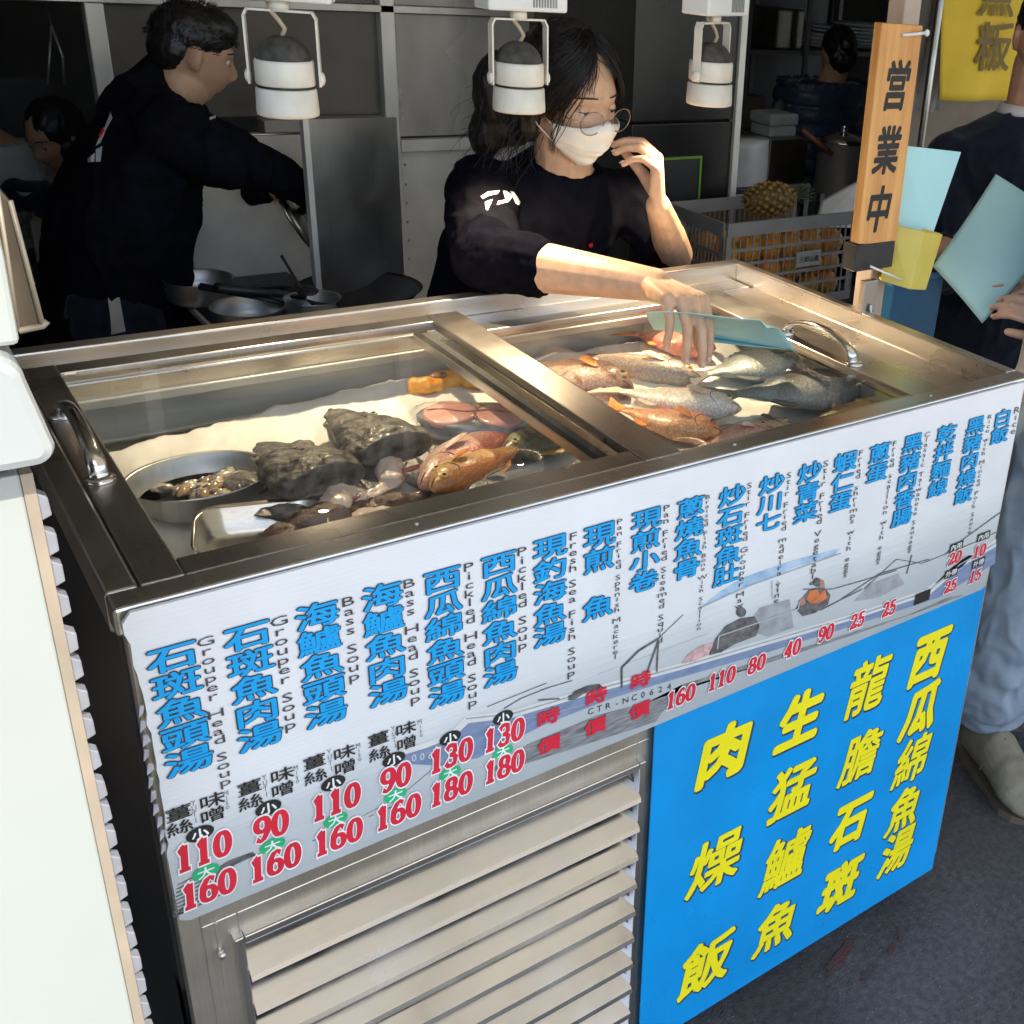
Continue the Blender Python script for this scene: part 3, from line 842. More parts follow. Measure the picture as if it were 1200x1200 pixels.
for ch, x, y, h, w in BIG:
    c = P(x, y, 'y', YS); sc = c - CAM; dz = sc.dot(FW)
    hh = h * dz / FOC * 1.16; ww = w * dz / FOC / .80
    for lst, rad, n, lay, dx, dz2 in ((edge, .044 if ch in '鱸龍膽燥綿' else .052 if ch in '猛湯飯魚' else .068, 9, .0004, .0022, -.0028), (fill, .022 if ch in '鱸龍膽燥綿' else .030 if ch in '猛湯飯魚' else .046, 9, .0008, 0, 0)):
        sub = MB(); put_bold(sub, ch, 0, 0, ww, hh, lambda u, v, l: V((u, -l, v)), rad, n)
        for p in sub.v: p.x += p.z * .16                    # slanted hand-cut lettering
        sub.v = [V((c.x + dx + p.x, YS - lay + p.y, c.z + dz2 + p.z)) for p in sub.v]
        lst.join(sub)
edge.build('lettering_shadow', INK_N, bs); fill.build('lettering', SIGN_YEL, bs)
# ------------------------------------------------------------------ spot lamps on their track
LAMP_X = [(.433, .75, 1.481), (.815, .75, 1.480), (1.217, .75, 1.485)]
m = MB(); m.bb((.20, .735, 1.70), (1.5, .765, 1.722)); m.bb((.30, .74, 1.722), (.32, .76, 2.62)); m.bb((1.40, .74, 1.722), (1.42, .76, 2.62))
tag(m.build('lamp_track', WHITE_E), 'white lamp track hanging under the awning above the lamps', 'lamp track')
GLOW = bpy.data.materials.new('lamp_glow'); GLOW.use_nodes = True
_b = bsdf(GLOW); _b.inputs['Base Color'].default_value = (1, .8, .5, 1); _b.inputs['Emission Color'].default_value = (1, .72, .36, 1); _b.inputs['Emission Strength'].default_value = 2.5
LLAB = ['white spot lamp nearest the cook, left of the other two', 'white spot lamp hanging in front of the woman\'s hair', 'white spot lamp before the dark cabinet, right of the woman']
YAWL = [-.45, -.05, .35]


def spot_lamp():
    t = thing('spot_lamp', LLAB[0], 'spot lamp', (0, 0, 0), 'white spot lamps above the counter')
    m = MB(); m.bb((-.065, -.03, .118), (.075, .03, .165)); bx = m.build('ballast_box', WHITE_P, t, bevel=.004)
    m = MB()
    for k in range(9): m.bb((.012 + k * .005, -.0312, .125), (.0145 + k * .005, -.0295, .155))
    m.build('vent_slots', M('vent_grey', (.25, .25, .24), .6), bx)
    m = MB(); m.lathe([(.012, .165), (.012, .22)], n=16); m.build('stem', WHITE_E, t)
    m = MB()
    pts = [(-.049, 0, .002), (-.049, 0, .095), (-.044, 0, .104), (.044, 0, .104), (.049, 0, .095), (.049, 0, .002)]
    for a, b in zip(pts, pts[1:]):
        a = V(a); b = V(b); d = (b - a).normalized(); s = V((0, 1, 0)); u = d.cross(s)
        r = []
        for p in (a - d * .001, b + d * .001): r.append([p + s * .008 + u * .0015, p - s * .008 + u * .0015, p - s * .008 - u * .0015, p + s * .008 - u * .0015])
        m.loft(r, smooth=False)
    m.lathe([(.014, .104), (.014, .118)], n=16)
    m.build('yoke', WHITE_E, t)
    m = MB(); m.lathe([(.038, .0), (.0405, .002), (.0415, .004), (.0415, .034), (.040, .037), (.025, .037)], n=48); m.build('upper_ring', WHITE_E, t)
    m = MB(); m.lathe([(.0384, -.003), (.0384, .001), (.0400, .001), (.0400, -.003)], n=40, closed=True); m.build('gap_ring', BLACK_M, t)
    m = MB(); m.lathe([(.0372, -.030), (.0372, -.040), (.039, -.043), (.0435, -.041), (.044, -.036), (.0425, -.004), (.040, -.002), (.0385, -.006)], n=48, closed=True); h = m.build('lower_ring', WHITE_E, t)
    m = MB(); m.lathe([(.0365, .001), (.0365, -.039), (.0372, -.040), (.0380, -.036), (.0380, .001)], n=40, closed=True); m.build('baffle', BLACK_M, h)  # black inner wall added to cut the lamp's reflection in the glass
    m = MB(); m.lathe([(.001, .002), (.034, .002), (.034, .004), (.001, .004)], n=32); m.build('bulb', GLOW, h)
    m = MB()
    for s in (-1, 1): m.lathe([(.001, .0), (.009, .001), (.010, .003), (.009, .007), (.004, .009), (.001, .009)], (s * .0465, 0, .012), Matrix.Rotation(s * pi / 2, 3, 'Y'), 18)
    m.build('clamp_knobs', WHITE_E, t)
    m = MB(); m.lathe([(.0395, .036)] + [(.038 * cos(a * pi / 16), .037 + .034 * sin(a * pi / 16)) for a in range(8)], n=36); m.build('dome', DOME, t)
    m = MB(); m.tube([(.0, -.004, .068), (.006, -.006, .08), (-.002, -.006, .092), (-.012, -.004, .104), (-.014, -.002, .118)], .0035, 8); m.build('cord', BEIGE_CORD, t)
    return t


lamp = spot_lamp()
for i, c in enumerate(LAMP_X):
    o = lamp if i == 0 else copy_tree(lamp)
    o.location = c; o.rotation_euler = (0, 0, YAWL[i]); o['label'] = LLAB[i]
    li = bpy.data.lights.new('spot_light', 'SPOT'); li.energy = LAMP_W * (1.05, .36, 1.2)[i]; li.color = (1, .77, .49); li.spot_size = radians(124); li.spot_blend = .7; li.shadow_soft_size = .012
    lo = bpy.data.objects.new('spot_light', li); COL.objects.link(lo); lo.parent = o; lo.location = (0, 0, -.014); lo.rotation_euler = (Matrix.Rotation(-YAWL[i], 3, 'Z') @ Matrix.Rotation(radians(-14), 3, 'X')).to_euler()

# ------------------------------------------------------------------ what lies in the case
BED = 1.0
PAPER = M('waxed_paper', (.76, .74, .69), .5, 0, .08, 7, .12, 60, spec=.4, sss=.0)


def bed_z(x, y):
    return .972 + .035 * min(1, max(0, (y - .1) / .5)) + .010 * fbm((x * 5, y * 5, .3)) + .006 * abs(fbm((x * 14, y * 14, 1.3))) + .004 * abs(fbm((x * 38, y * 38, 2.1))) - .022 * exp(-((x - .19) ** 2 + (y - .40) ** 2) / .016)


def liner(u, v):
    x = .05 + (1.20 - .05) * u; y0 = .055
    ye = .60 + .085 * min(1, max(0, (x - .10) / .35)) + .02 * fbm((x * 7, 3, 1))
    if x < .12: ye += .05 * (1 - x / .12)
    y = y0 + (ye - y0) * v
    z = bed_z(x, y) - .008
    if v > .8: z += (v - .8) * .06
    return V((x, y, z))


m = MB(); m.sheet(liner, 150, 84, .002)
tag(m.build('paper_liner', PAPER), 'crumpled cream waxed paper spread under the fish in the glass case', 'paper')
m = MB()
def ice(u, v):
    x = .05 + 1.16 * u; y = .06 + .56 * v
    return V((x, y, min(FZ + .12, bed_z(x, y) - .02)))
m.sheet(ice, 30, 20, .004)
tag(m.build('crushed_ice', M('ice', (.55, .57, .56), .3, 0, .1, 60, .6, 90)), 'layer of crushed ice filling the case under the paper', 'ice')


def fish_mat(name, back, belly, mott=.3, ms=14, rough=.38, scale=210, edge=.55, sp=None):
    m = bpy.data.materials.new(name); m.use_nodes = True; t = m.node_tree; b = bsdf(m); L = t.links.new
    tc = t.nodes.new('ShaderNodeTexCoord'); sp_ = t.nodes.new('ShaderNodeSeparateXYZ'); L(tc.outputs['Generated'], sp_.inputs[0])
    n = t.nodes.new('ShaderNodeTexNoise'); n.inputs['Scale'].default_value = ms; n.inputs['Detail'].default_value = 6; n.inputs['Roughness'].default_value = .65; L(tc.outputs['Object'], n.inputs['Vector'])
    a = t.nodes.new('ShaderNodeMath'); a.operation = 'MULTIPLY_ADD'; a.inputs[1].default_value = mott; L(n.outputs['Fac'], a.inputs[0]); L(sp_.outputs[2], a.inputs[2])
    r = t.nodes.new('ShaderNodeValToRGB'); L(a.outputs[0], r.inputs[0])
    e = r.color_ramp.elements; e[0].position = edge - .28 + mott / 2; e[0].color = (*belly, 1); e[1].position = edge + .25 + mott / 2; e[1].color = (*back, 1)
    v = t.nodes.new('ShaderNodeTexVoronoi'); v.inputs['Scale'].default_value = scale; L(tc.outputs['Object'], v.inputs['Vector'])
    mr = t.nodes.new('ShaderNodeMapRange'); mr.inputs['From Max'].default_value = .6; mr.inputs['To Min'].default_value = 1.16; mr.inputs['To Max'].default_value = .66; L(v.outputs['Distance'], mr.inputs['Value'])
    mx = t.nodes.new('ShaderNodeMix'); mx.data_type = 'RGBA'; mx.blend_type = 'MULTIPLY'; mx.inputs[0].default_value = 1; L(r.outputs[0], mx.inputs[6]); L(mr.outputs[0], mx.inputs[7])
    last = mx.outputs[2]
    if sp:
        n2 = t.nodes.new('ShaderNodeTexNoise'); n2.inputs['Scale'].default_value = 42; n2.inputs['Detail'].default_value = 3; L(tc.outputs['Object'], n2.inputs['Vector'])
        rr = t.nodes.new('ShaderNodeMapRange'); rr.inputs['From Min'].default_value = .55; rr.inputs['From Max'].default_value = .63; L(n2.outputs['Fac'], rr.inputs['Value'])
        m2 = t.nodes.new('ShaderNodeMix'); m2.data_type = 'RGBA'; m2.inputs[7].default_value = (*sp, 1); L(rr.outputs[0], m2.inputs[0]); L(last, m2.inputs[6]); last = m2.outputs[2]
    L(last, b.inputs['Base Color']); b.inputs['Roughness'].default_value = rough
    b.inputs['Coat Weight'].default_value = .12; b.inputs['Coat Roughness'].default_value = .2
    bp = t.nodes.new('ShaderNodeBump'); bp.inputs['Strength'].default_value = .4; bp.inputs['Distance'].default_value = .0014; L(v.outputs['Distance'], bp.inputs['Height']); L(bp.outputs[0], b.inputs['Normal'])
    return m


def prof(tab, t):
    for (a, x), (b, y) in zip(tab, tab[1:]):
        if t <= b:
            k = (t - a) / (b - a); k = k * k * (3 - 2 * k); return x + (y - x) * k
    return tab[-1][1]


HT = [(0, .05), (.06, .38), (.16, .74), (.30, .97), (.42, 1.), (.6, .82), (.78, .48), (.9, .24), (1, .22)]
WT = [(0, .08), (.06, .5), (.18, .92), (.34, 1.), (.6, .72), (.8, .34), (1, .10)]


def fish(label, head, tail, hr, th, mat, fin, dorsal_left=True, z=None, lean=0., eye=(.75, .6, .2), lift=0., fork=.5, name='fish', group='fish laid out in the glass case'):
    zz = (z if z else BED)
    h = P(*head, 'z', zz); q = P(*tail, 'z', zz); d = h - q; d.z = 0; Ln = d.length; d.normalize()
    Y = V((0, 0, -1 if dorsal_left else 1))
    Z = d.cross(Y)
    Rm = Matrix((d, Y, Z)).transposed().to_4x4() @ Matrix.Rotation(lean, 4, 'X')
    mid = (h + q) / 2
    Mx = Matrix.Translation(V((mid.x, mid.y, zz + lift))) @ Rm
    t = thing(name, label, 'fish', group=group, mat=Mx)
    bl = Ln * .80; x0 = Ln / 2; H = Ln * hr * 1.17; Wd = Ln * th * 1.08; rings = []
    K = 26; n = 20; seed = rnd.random() * 50
    bend = (rnd.random() - .5) * .06 * Ln
    for i in range(K + 1):
        s = i / K; hh = prof(HT, s) * H / 2; ww = prof(WT, s) * Wd / 2; cx = x0 - s * bl; off = -.06 * H * sin(s * pi); ring = []
        for j in range(n):
            a = 2 * pi * j / n; c_, s_ = cos(a), sin(a)
            ring.append(Mx @ V((cx, abs(c_) ** .9 * (1 if c_ > 0 else -1) * ww, off + bend * s * s + hh * abs(s_) ** .95 * (1 if s_ > 0 else -1))))
        rings.append(ring)
    m = MB(); m.loft(rings); body = m.build('body', mat, t)
    m = MB(); tx = x0 - bl + .01 * Ln; zb_ = bend; w0 = .11 * H
    pts = [(tx, w0 + zb_), (tx - .08 * Ln, .22 * H + zb_), (tx - .2 * Ln, .46 * H + zb_), (tx - (.2 - .12 * fork) * Ln, .12 * H + zb_), (tx - (.2 - .14 * fork) * Ln, zb_), (tx - (.2 - .12 * fork) * Ln, -.12 * H + zb_), (tx - .2 * Ln, -.44 * H + zb_), (tx - .08 * Ln, -.22 * H + zb_), (tx, -w0 + zb_)]
    m.prism([Mx @ V((x, -.0012, zz_)) for x, zz_ in pts], Mx.to_3x3() @ V((0, .0024, 0))); m.build('tail_fin', fin, t)
    m = MB(); pts = []; lo_ = []
    for i in range(15):
        s = .26 + .52 * i / 14; base = prof(HT, s) * H / 2 - .06 * H * sin(s * pi) - .01 * H + bend * s * s
        hgt = H * .22 * sin(pi * min(1, (i + 1) / 13)) ** .5 * (1 if i % 2 == 0 else .8) * (1 - .4 * i / 14)
        pts.append((x0 - s * bl - .02 * Ln, base + hgt)); lo_.append((x0 - s * bl, base - .015 * H))
    m.prism([Mx @ V((x, -.001, z_)) for x, z_ in pts + lo_[::-1]], Mx.to_3x3() @ V((0, .002, 0))); m.build('dorsal_fin', fin, t)
    m = MB(); pts = []
    for i in range(8):
        s = .62 + .16 * i / 7; base = -prof(HT, s) * H / 2 - .06 * H * sin(s * pi) + .02 * H + bend * s * s
        pts.append((s, base, .16 * H * sin(pi * (i + .6) / 8) ** .6))
    m.prism([Mx @ V((x0 - s * bl - .02 * Ln, -.001, b_ - g)) for s, b_, g in pts] + [Mx @ V((x0 - s * bl, -.001, b_ + .01)) for s, b_, g in pts[::-1]], Mx.to_3x3() @ V((0, .002, 0))); m.build('anal_fin', fin, t)
    sd = -1 if (Mx.to_3x3() @ V((0, -1, 0))).z > 0 else 1
    def side(s, f):                                   # a place on the upper flank
        hh = prof(HT, s) * H / 2; ww = prof(WT, s) * Wd / 2
        return V((x0 - s * bl, sd * ww * sqrt(max(0, 1 - f * f)), f * hh - .06 * H * sin(s * pi)))
    m = MB(); pp = []
    for (s, f, o) in ((.27, -.2, .001), (.32, -.02, .006), (.40, .02, .010), (.44, -.1, .010), (.43, -.25, .009), (.36, -.34, .006), (.29, -.32, .002)):
        v = side(s, f); v.y += sd * o; pp.append(Mx @ v)
    m.prism(pp, Mx.to_3x3() @ V((0, sd * .0012, 0))); m.build('pectoral_fin', fin, t)
    er = max(.005, .072 * H); c = side(.115, .28)
    m = MB(); m.ell(Mx @ c, (er, er * .55, er), Mx.to_3x3()); e = m.build('eye', M('iris', eye, .15), t)
    m = MB(); m.ell(Mx @ (c + V((0, sd * er * .35, 0))), (er * .6, er * .4, er * .6), Mx.to_3x3()); m.build('pupil', EYE_D, e)
    # mouth slit and gill edge as dark red-brown lines
    m = MB(); m.tube([Mx @ (side(s, f) + V((0, sd * .0003, 0))) for s, f in ((.008, -.1), (.04, -.22), (.075, -.30))], .0009, 6)
    m.tube([Mx @ (side(s, f) + V((0, sd * .0002, 0))) for s, f in ((.225, .5), (.25, .25), (.255, 0), (.24, -.3), (.20, -.6), (.14, -.8))], .0008, 6)
    m.build('mouth_and_gill', M('gill_line', (.10, .04, .03), .6), t)
    return t


F_GOLD = fish_mat('fish_gold', (.62, .19, .03), (.80, .50, .14), .25, 20)
F_ROSE = fish_mat('fish_rose', (.62, .16, .10), (.76, .50, .40), .3, 14)
F_SPOT = fish_mat('fish_spotted', (.20, .18, .08), (.52, .48, .26), .5, 30, sp=(.07, .07, .04))
F_GREY = fish_mat('fish_grey', (.10, .11, .11), (.40, .40, .38), .3, 14)
F_BREAM = fish_mat('fish_bream', (.045, .052, .055), (.42, .42, .40), .22, 10, edge=.42)
F_SILV = fish_mat('fish_silver', (.74, .56, .46), (.92, .87, .79), .25, 12)
F_ORNG = fish_mat('fish_orange', (.82, .20, .04), (.86, .45, .22), .3, 14)
F_ROCK = fish_mat('fish_rock', (.30, .14, .09), (.62, .42, .33), .6, 9, sp=(.20, .09, .06))
F_LONG = fish_mat('fish_longgrey', (.30, .22, .17), (.58, .46, .38), .3, 14)
F_RED = fish_mat('fish_red', (.58, .05, .035), (.68, .22, .16), .3, 16)
F_PINK = fish_mat('fish_pink', (.66, .25, .20), (.75, .48, .40), .3, 14)
FIN_O = M('fin_orange', (.72, .24, .04), .35, 0, .3, 50, .3, 200); FIN_G = M('fin_grey', (.09, .09, .09), .35, 0, .4, 50, .3, 200)
FIN_P = M('fin_pale', (.68, .48, .38), .35, 0, .2, 50, .3, 200); FIN_Y = M('fin_yellow', (.55, .40, .10), .35, 0, .3, 50, .3, 200)
# left lid
fish('golden orange fish with staring eye lying near the front rim', (505, 583), (640, 520), .27, .17, F_GOLD, FIN_O, True, 1.005, lift=.012, eye=(.8, .45, .08))
fish('slender pinkish red fish behind the golden orange fish', (492, 576), (650, 478), .20, .13, F_ROSE, FIN_P, True, 1.005, lift=.006)
fish('yellowish spotted fish half hidden under the right rail of the left lid', (588, 538), (730, 505), .30, .2, F_SPOT, FIN_Y, True, 1.0, lift=.012)
fish('grey fish lowest by the front rim under the golden orange one', (535, 596), (700, 545), .24, .15, F_GREY, FIN_G, True, .995, lift=.008)
# right lid
fish('brown banded rock fish with orange fin beside the centre rail', (742, 466), (585, 425), .34, .24, F_ROCK, FIN_O, True, 1.0, lift=.012)
fish('long greyish pink fish lying above the pale silver fish', (822, 450), (640, 412), .22, .15, F_LONG, FIN_P, True, 1.0, lift=.010)
fish('red rockfish at the back under the dipped teal paper', (838, 420), (722, 398), .34, .22, F_RED, FIN_O, True, 1.005, lift=.02)
fish('pale silver fish with rosy back in the middle of the right side', (868, 494), (690, 466), .27, .16, F_SILV, FIN_P, True, 1.0, lift=.022)
fish('bright orange red fish with large eye by the front rim', (846, 518), (700, 482), .30, .18, F_ORNG, FIN_O, True, 1.0, lift=.014, eye=(.55, .12, .03))
fish('pink fish nose up against the front rim right of the orange red fish', (905, 508), (782, 540), .24, .16, F_PINK, FIN_P, True, .995, lift=.008)
fish('slim greyish fish tucked under the head of the pale silver fish', (930, 500), (812, 505), .22, .14, F_LONG, FIN_G, True, .988, lift=.004)
fish('rosy fish half hidden under the brown banded rock fish', (700, 488), (600, 448), .26, .16, F_PINK, FIN_P, True, .992, lift=.006)
fish('large dark grey sea bream with pale belly at the right', (1008, 462), (822, 478), .36, .19, F_BREAM, FIN_G, True, 1.0, lift=.018)
fish('striped grey sea bream lying behind the dark one', (945, 425), (790, 450), .36, .17, F_GREY, FIN_G, True, 1.0, lift=.012)
fish('small yellowish fish tucked below the dark sea bream', (1042, 478), (905, 508), .20, .14, F_SPOT, FIN_Y, True, .995, lift=.004)

# grouper heads: mottled black skin, pale cut flesh
F_GROUP = M('grouper_skin', (.014, .0125, .012), .5, 0, .3, 42, .55, 150, col2=(.21, .19, .165), coat=.10, detail=12)
F_BROWN = M('brown_skin', (.05, .024, .016), .5, 0, .4, 40, .9, 120, col2=(.20, .11, .08), coat=.1)
FLESH = M('raw_flesh', (.62, .46, .38), .35, 0, .12, 24, .3, 60, coat=.3, col2=(.76, .66, .58))
BLOOD = M('raw_red', (.40, .10, .085), .3, 0, .3, 40, coat=.4)
PINKM = M('pink_steak', (.62, .26, .22), .35, 0, .12, 30, .25, 50, coat=.3, col2=(.74, .42, .37), stretch=(1, 1, 1))
SKIN_S = M('silver_skin', (.10, .11, .12), .25, .3, .3, 40, col2=(.35, .37, .38))


def chunk(name, label, cat, spec, mat, extra=(), vox=.0022, amp=.004, fs=26, group=None):
    c0 = V(spec[0][0])
    t = thing(name, label, cat, (c0.x, c0.y, c0.z - .02), group)
    m = MB()
    for c, r, a in spec: m.ell(c, r, Matrix.Rotation(a, 3, 'Z'))
    blob('skin', m, mat, t, vox, 3, lambda p, n: amp * (fbm(p, fs, 5) + .7 * (abs(fbm(p, fs * 2.2, 3)) - .3) + .35 * fbm(p, fs * 5, 2)))
    for nm, mt, sp in extra:
        m = MB()
        for c, r, a in sp: m.ell(c, r, Matrix.Rotation(a, 3, 'Z'))
        blob(nm, m, mt, t, vox, 2, lambda p, n: .002 * fbm(p, 40, 3))
    return t


def pz(x, y, z=1.005): return P(x, y, 'z', z)




def cut_head(label, snout, base, wid, hgt, lobes, flesh, z=1.0, lift=.012):
    """half a grouper's head: blunt snout, heavy cheeks, ragged cut end"""
    A, B = pz(*snout, z + hgt * .5), pz(*base, z + hgt * .5); d = (B - A); L = d.length; d.normalize(); sd = V((-d.y, d.x, 0)).normalized(); up = V((0, 0, 1))
    t = thing('grouper_head', label, 'fish head', B - V((0, 0, hgt * .5)), 'grouper heads on the waxed paper')
    tab = [(0, .08), (.15, .36), (.4, .66), (.72, .97), (.92, 1.), (1, .9)]; rings = []
    for i in range(17):
        u = i / 16; k = prof(tab, u); c = A + d * L * u + up * (lift * u)
        rings.append([c + sd * wid * k * cos(2 * pi * j / 20) * (1 + .10 * sin(2 * pi * j / 20)) + up * hgt * (k ** 1.25) * sin(2 * pi * j / 20) * (1 if sin(2 * pi * j / 20) > 0 else .6) for j in range(20)])
    m = MB(); m.loft(rings)
    for du, dv, dz, r, ang in lobes: m.ell(A + d * L * du + sd * wid * dv + up * dz, r, Matrix.Rotation(ang, 3, 'Z'))
    blob('skin', m, F_GROUP, t, .0022, 3, lambda p, n: .0045 * fbm(p, 22, 4) + .0012 * fbm(p, 110, 3))
    m = MB()
    for k in range(9):
        u = .45 + .055 * k; b_ = A + d * L * u + up * (lift * u + hgt * prof(tab, u) ** 1.25 * .9); m.prism([b_ - d * .004, b_ + d * .006, b_ + d * (.010 + .006 * u) + up * (.006 + .002 * (k % 2)) + sd * .003], sd * .0016)
    m.build('dorsal_spines', FIN_G, t)
    for s_ in (-1, 1):
        m = MB(); b_ = A + d * L * .82 + sd * wid * .98 * s_ - up * .004; fan = [b_ + (d * cos(q) + sd * s_ * sin(q)) * .040 - up * .006 for q in [-.1 + .16 * i for i in range(8)]]
        m.prism([b_] + fan, up * .0014); m.build('pectoral_fin', FIN_G, t)
    m = MB()
    for du, dv, dz, r, ang in flesh: m.ell(A + d * L * du + sd * wid * dv + up * dz, r, Matrix.Rotation(ang, 3, 'Z'))
    fl = blob('cut_flesh', m, FLESH, t, .0022, 2, lambda p, n: .005 * fbm(p, 38, 4))
    m = MB(); c = A + d * L * 1.04
    for k in range(2): m.ell(c + d * .006 + sd * wid * (.3 - .6 * k) - up * .010, (.024, .006, .004), Matrix.Rotation(math.atan2(sd.y, sd.x) + .3 * k, 3, 'Z'))
    blob('blood_edge', m, BLOOD, t, .002, 3)
    for s_ in (-1, 1):
        c = A + d * L * .34 + sd * wid * .60 * s_ + up * hgt * .30
        m = MB(); m.ell(c, (.0065, .0065, .005)); e = m.build('eye', M('dull_iris', (.30, .27, .20), .2), t); m = MB(); m.ell(c + up * .003, (.004, .004, .0025)); m.build('pupil', EYE_D, e)
    m = MB(); m.tube([A + d * L * u + up * lift * u + sd * (wid * prof(tab, u) * f) + up * hgt * prof(tab, u) ** 1.25 * .16 for u, f in ((.42, .98), (.25, .98), (.10, .96), (.03, .7), (.0, 0), (.03, -.7), (.10, -.96), (.25, -.98), (.42, -.98))], .0014, 6); m.build('mouth', M('gill_dark', (.02, .012, .01), .5), t)
    m = MB()
    for s_ in (-1, 1): m.tube([A + d * L * .72 + sd * wid * 1.0 * s_ + up * hgt * .1, A + d * L * .78 + sd * wid * .85 * s_ + up * hgt * .58, A + d * L * .70 + sd * wid * .45 * s_ + up * hgt * .93], .0018, 6)
    m.build('gill_edge', M('gill_pale', (.26, .24, .20), .5), t)
    return t


cut_head('mottled black grouper head beside the oyster bowl', (303, 520), (384, 578), .060, .034, [(.45, -1.0, -.012, (.026, .036, .014), .4), (.9, -.9, -.014, (.022, .04, .010), .9), (.15, .8, -.01, (.02, .02, .012), 0)],
         [(1.06, .1, -.006, (.022, .050, .016), -.5), (1.36, .3, -.014, (.040, .034, .006), .2), (1.3, -.6, -.014, (.036, .026, .006), .3)])
cut_head('pointed black grouper head with a jaw piece in the middle of the left side', (386, 480), (466, 540), .060, .034, [(1.25, .45, -.012, (.040, .020, .016), -.4), (1.6, .10, -.018, (.030, .018, .012), -.8), (.6, -.9, -.01, (.02, .03, .014), .3)],
         [(1.02, -.25, -.006, (.020, .044, .014), -.4), (1.15, -.95, -.014, (.052, .026, .006), .3), (.8, -1.25, -.014, (.04, .024, .006), -.2)])
a = pz(376, 612, 1.0)
chunk('fish_piece', 'brown skinned fish piece against the front rim below the grouper head', 'fish piece', [(a, (.045, .032, .024), .2), (a + V((.03, .005, -.004)), (.03, .022, .014), 0), (a + V((-.05, -.01, -.002)), (.02, .03, .015), 0)], F_BROWN)
a = pz(452, 592, .995)
chunk('fish_piece', 'small dark brown fish piece by the front rim between grouper head and golden fish', 'fish piece', [(a, (.040, .020, .014), .3), (a + V((-.03, .004, 0)), (.02, .014, .010), .2), (a + V((.04, .008, -.004)), (.03, .012, .008), .2)], F_BROWN)
# flesh scraps
a = pz(420, 572, .998)
m = MB()
for k in range(7): m.ell(a + V((rnd.uniform(-.05, .05), rnd.uniform(-.03, .03), rnd.uniform(-.004, .002))), (rnd.uniform(.01, .022), rnd.uniform(.007, .013), .0035), Matrix.Rotation(rnd.random() * 3, 3, 'Z'))
t = thing('flesh_scraps', 'pale fish trimmings on the paper between the grouper heads', 'fish trimmings', a)
blob('flesh', m, FLESH, t, .0025, 2)
# mackerel steak in a clear bag
c = pz(558, 487, 1.03); ax = (pz(630, 490, 1.03) - pz(484, 487, 1.03)); ln = ax.length / 2; ax.normalize(); pe = V((-ax.y, ax.x, 0))
t = thing('fish_steak', 'two lobed pink fish steak wrapped in clear plastic near the centre rail', 'fish steak', c - V((0, 0, .03)))


def oval(sc, n=44):
    o = []
    for k in range(n):
        a = 2 * pi * k / n; rx = ln * sc; ry = .055 * sc * (1 - .10 * exp(-((a - pi / 2) / .25) ** 2)) * (1 - .12 * abs(cos(a)) ** 3)
        o.append(c + ax * rx * cos(a) * (1 - .04 * cos(2 * a)) + pe * ry * sin(a))
    return o


m = MB(); m.loft([[p + V((0, 0, z)) for p in oval(s)] for z, s in ((-.026, .95), (-.014, 1.), (0, .995), (.003, .95))]); m.build('skin_rim', SKIN_S, t)
lobes = MB()
for s in (-1, 1):
    pts = []
    for k in range(30):
        a = 2 * pi * k / 30
        x = s * ln * .47 + ln * .44 * cos(a) * (1 - .12 * s * cos(a)); y = .047 * sin(a) * (1 - .25 * (s * cos(a) > 0) * abs(cos(a)) ** 2)
        pts.append(c + ax * x + pe * y)
    cen = sum(pts, V()) / 30
    lobes.loft([[cen + (p - cen) * q + V((0, 0, z)) for p in pts] for z, q in ((-.002, 1.02), (.004, 1.), (.0065, .9), (.008, .5), (.0082, .05))])
lobes.build('pink_flesh', PINKM, t)
m = MB()
m.tube([c + ax * x + pe * (.004 * sin(x * 90)) + V((0, 0, .0085)) for x in [(-ln * .8) + k * ln * .1 for k in range(17)]], [.0006 + .0008 * abs(sin(k * 1.7)) for k in range(17)], 6)
m.tube([c + pe * y + ax * .003 * sin(y * 200) + V((0, 0, .0085)) for y in [-.03 + k * .006 for k in range(11)]], .0012, 6)
m.build('blood_line', BLOOD, t)
m = MB()
m.grid(lambda u, v: c + ax * (ln * 1.25 * (2 * u - 1)) + pe * (.062 * (2 * v - 1)) + V((0, 0, .012 + .004 * fbm((u * 6, v * 6, 2)) - .038 * max(abs(2 * u - 1), abs(2 * v - 1)) ** 4)), 34, 20)
bag = m.build('plastic_wrap', CLEAR, t)
# roe
ROE = M('orange_roe', (.72, .28, .015), .3, 0, .15, 30, .5, 220, coat=.4, col2=(.80, .42, .04))
c = pz(522, 448, 1.02); t = thing('fish_roe', 'orange yellow fish roe lumps at the back by the centre rail', 'fish roe', c)
m = MB()
for dx, dy, rx, ry in ((-.03, .0, .03, .022), (.01, .01, .035, .02), (.045, -.01, .022, .03), (-.05, .005, .015, .012)): m.ell(c + V((dx, dy, 0)), (rx, ry, .016), Matrix.Rotation(dx * 9, 3, 'Z'))
blob('roe', m, ROE, t, .003, 2, lambda p, n: .003 * fbm(p, 60, 3))
m = MB(); m.ell(c + V((-.012, .0, .014)), (.016, .010, .006)); m.ell(c + V((.03, -.012, .012)), (.008, .006, .004)); blob('dark_membrane', m, M('membrane', (.22, .10, .03), .4), t, .002, 1)
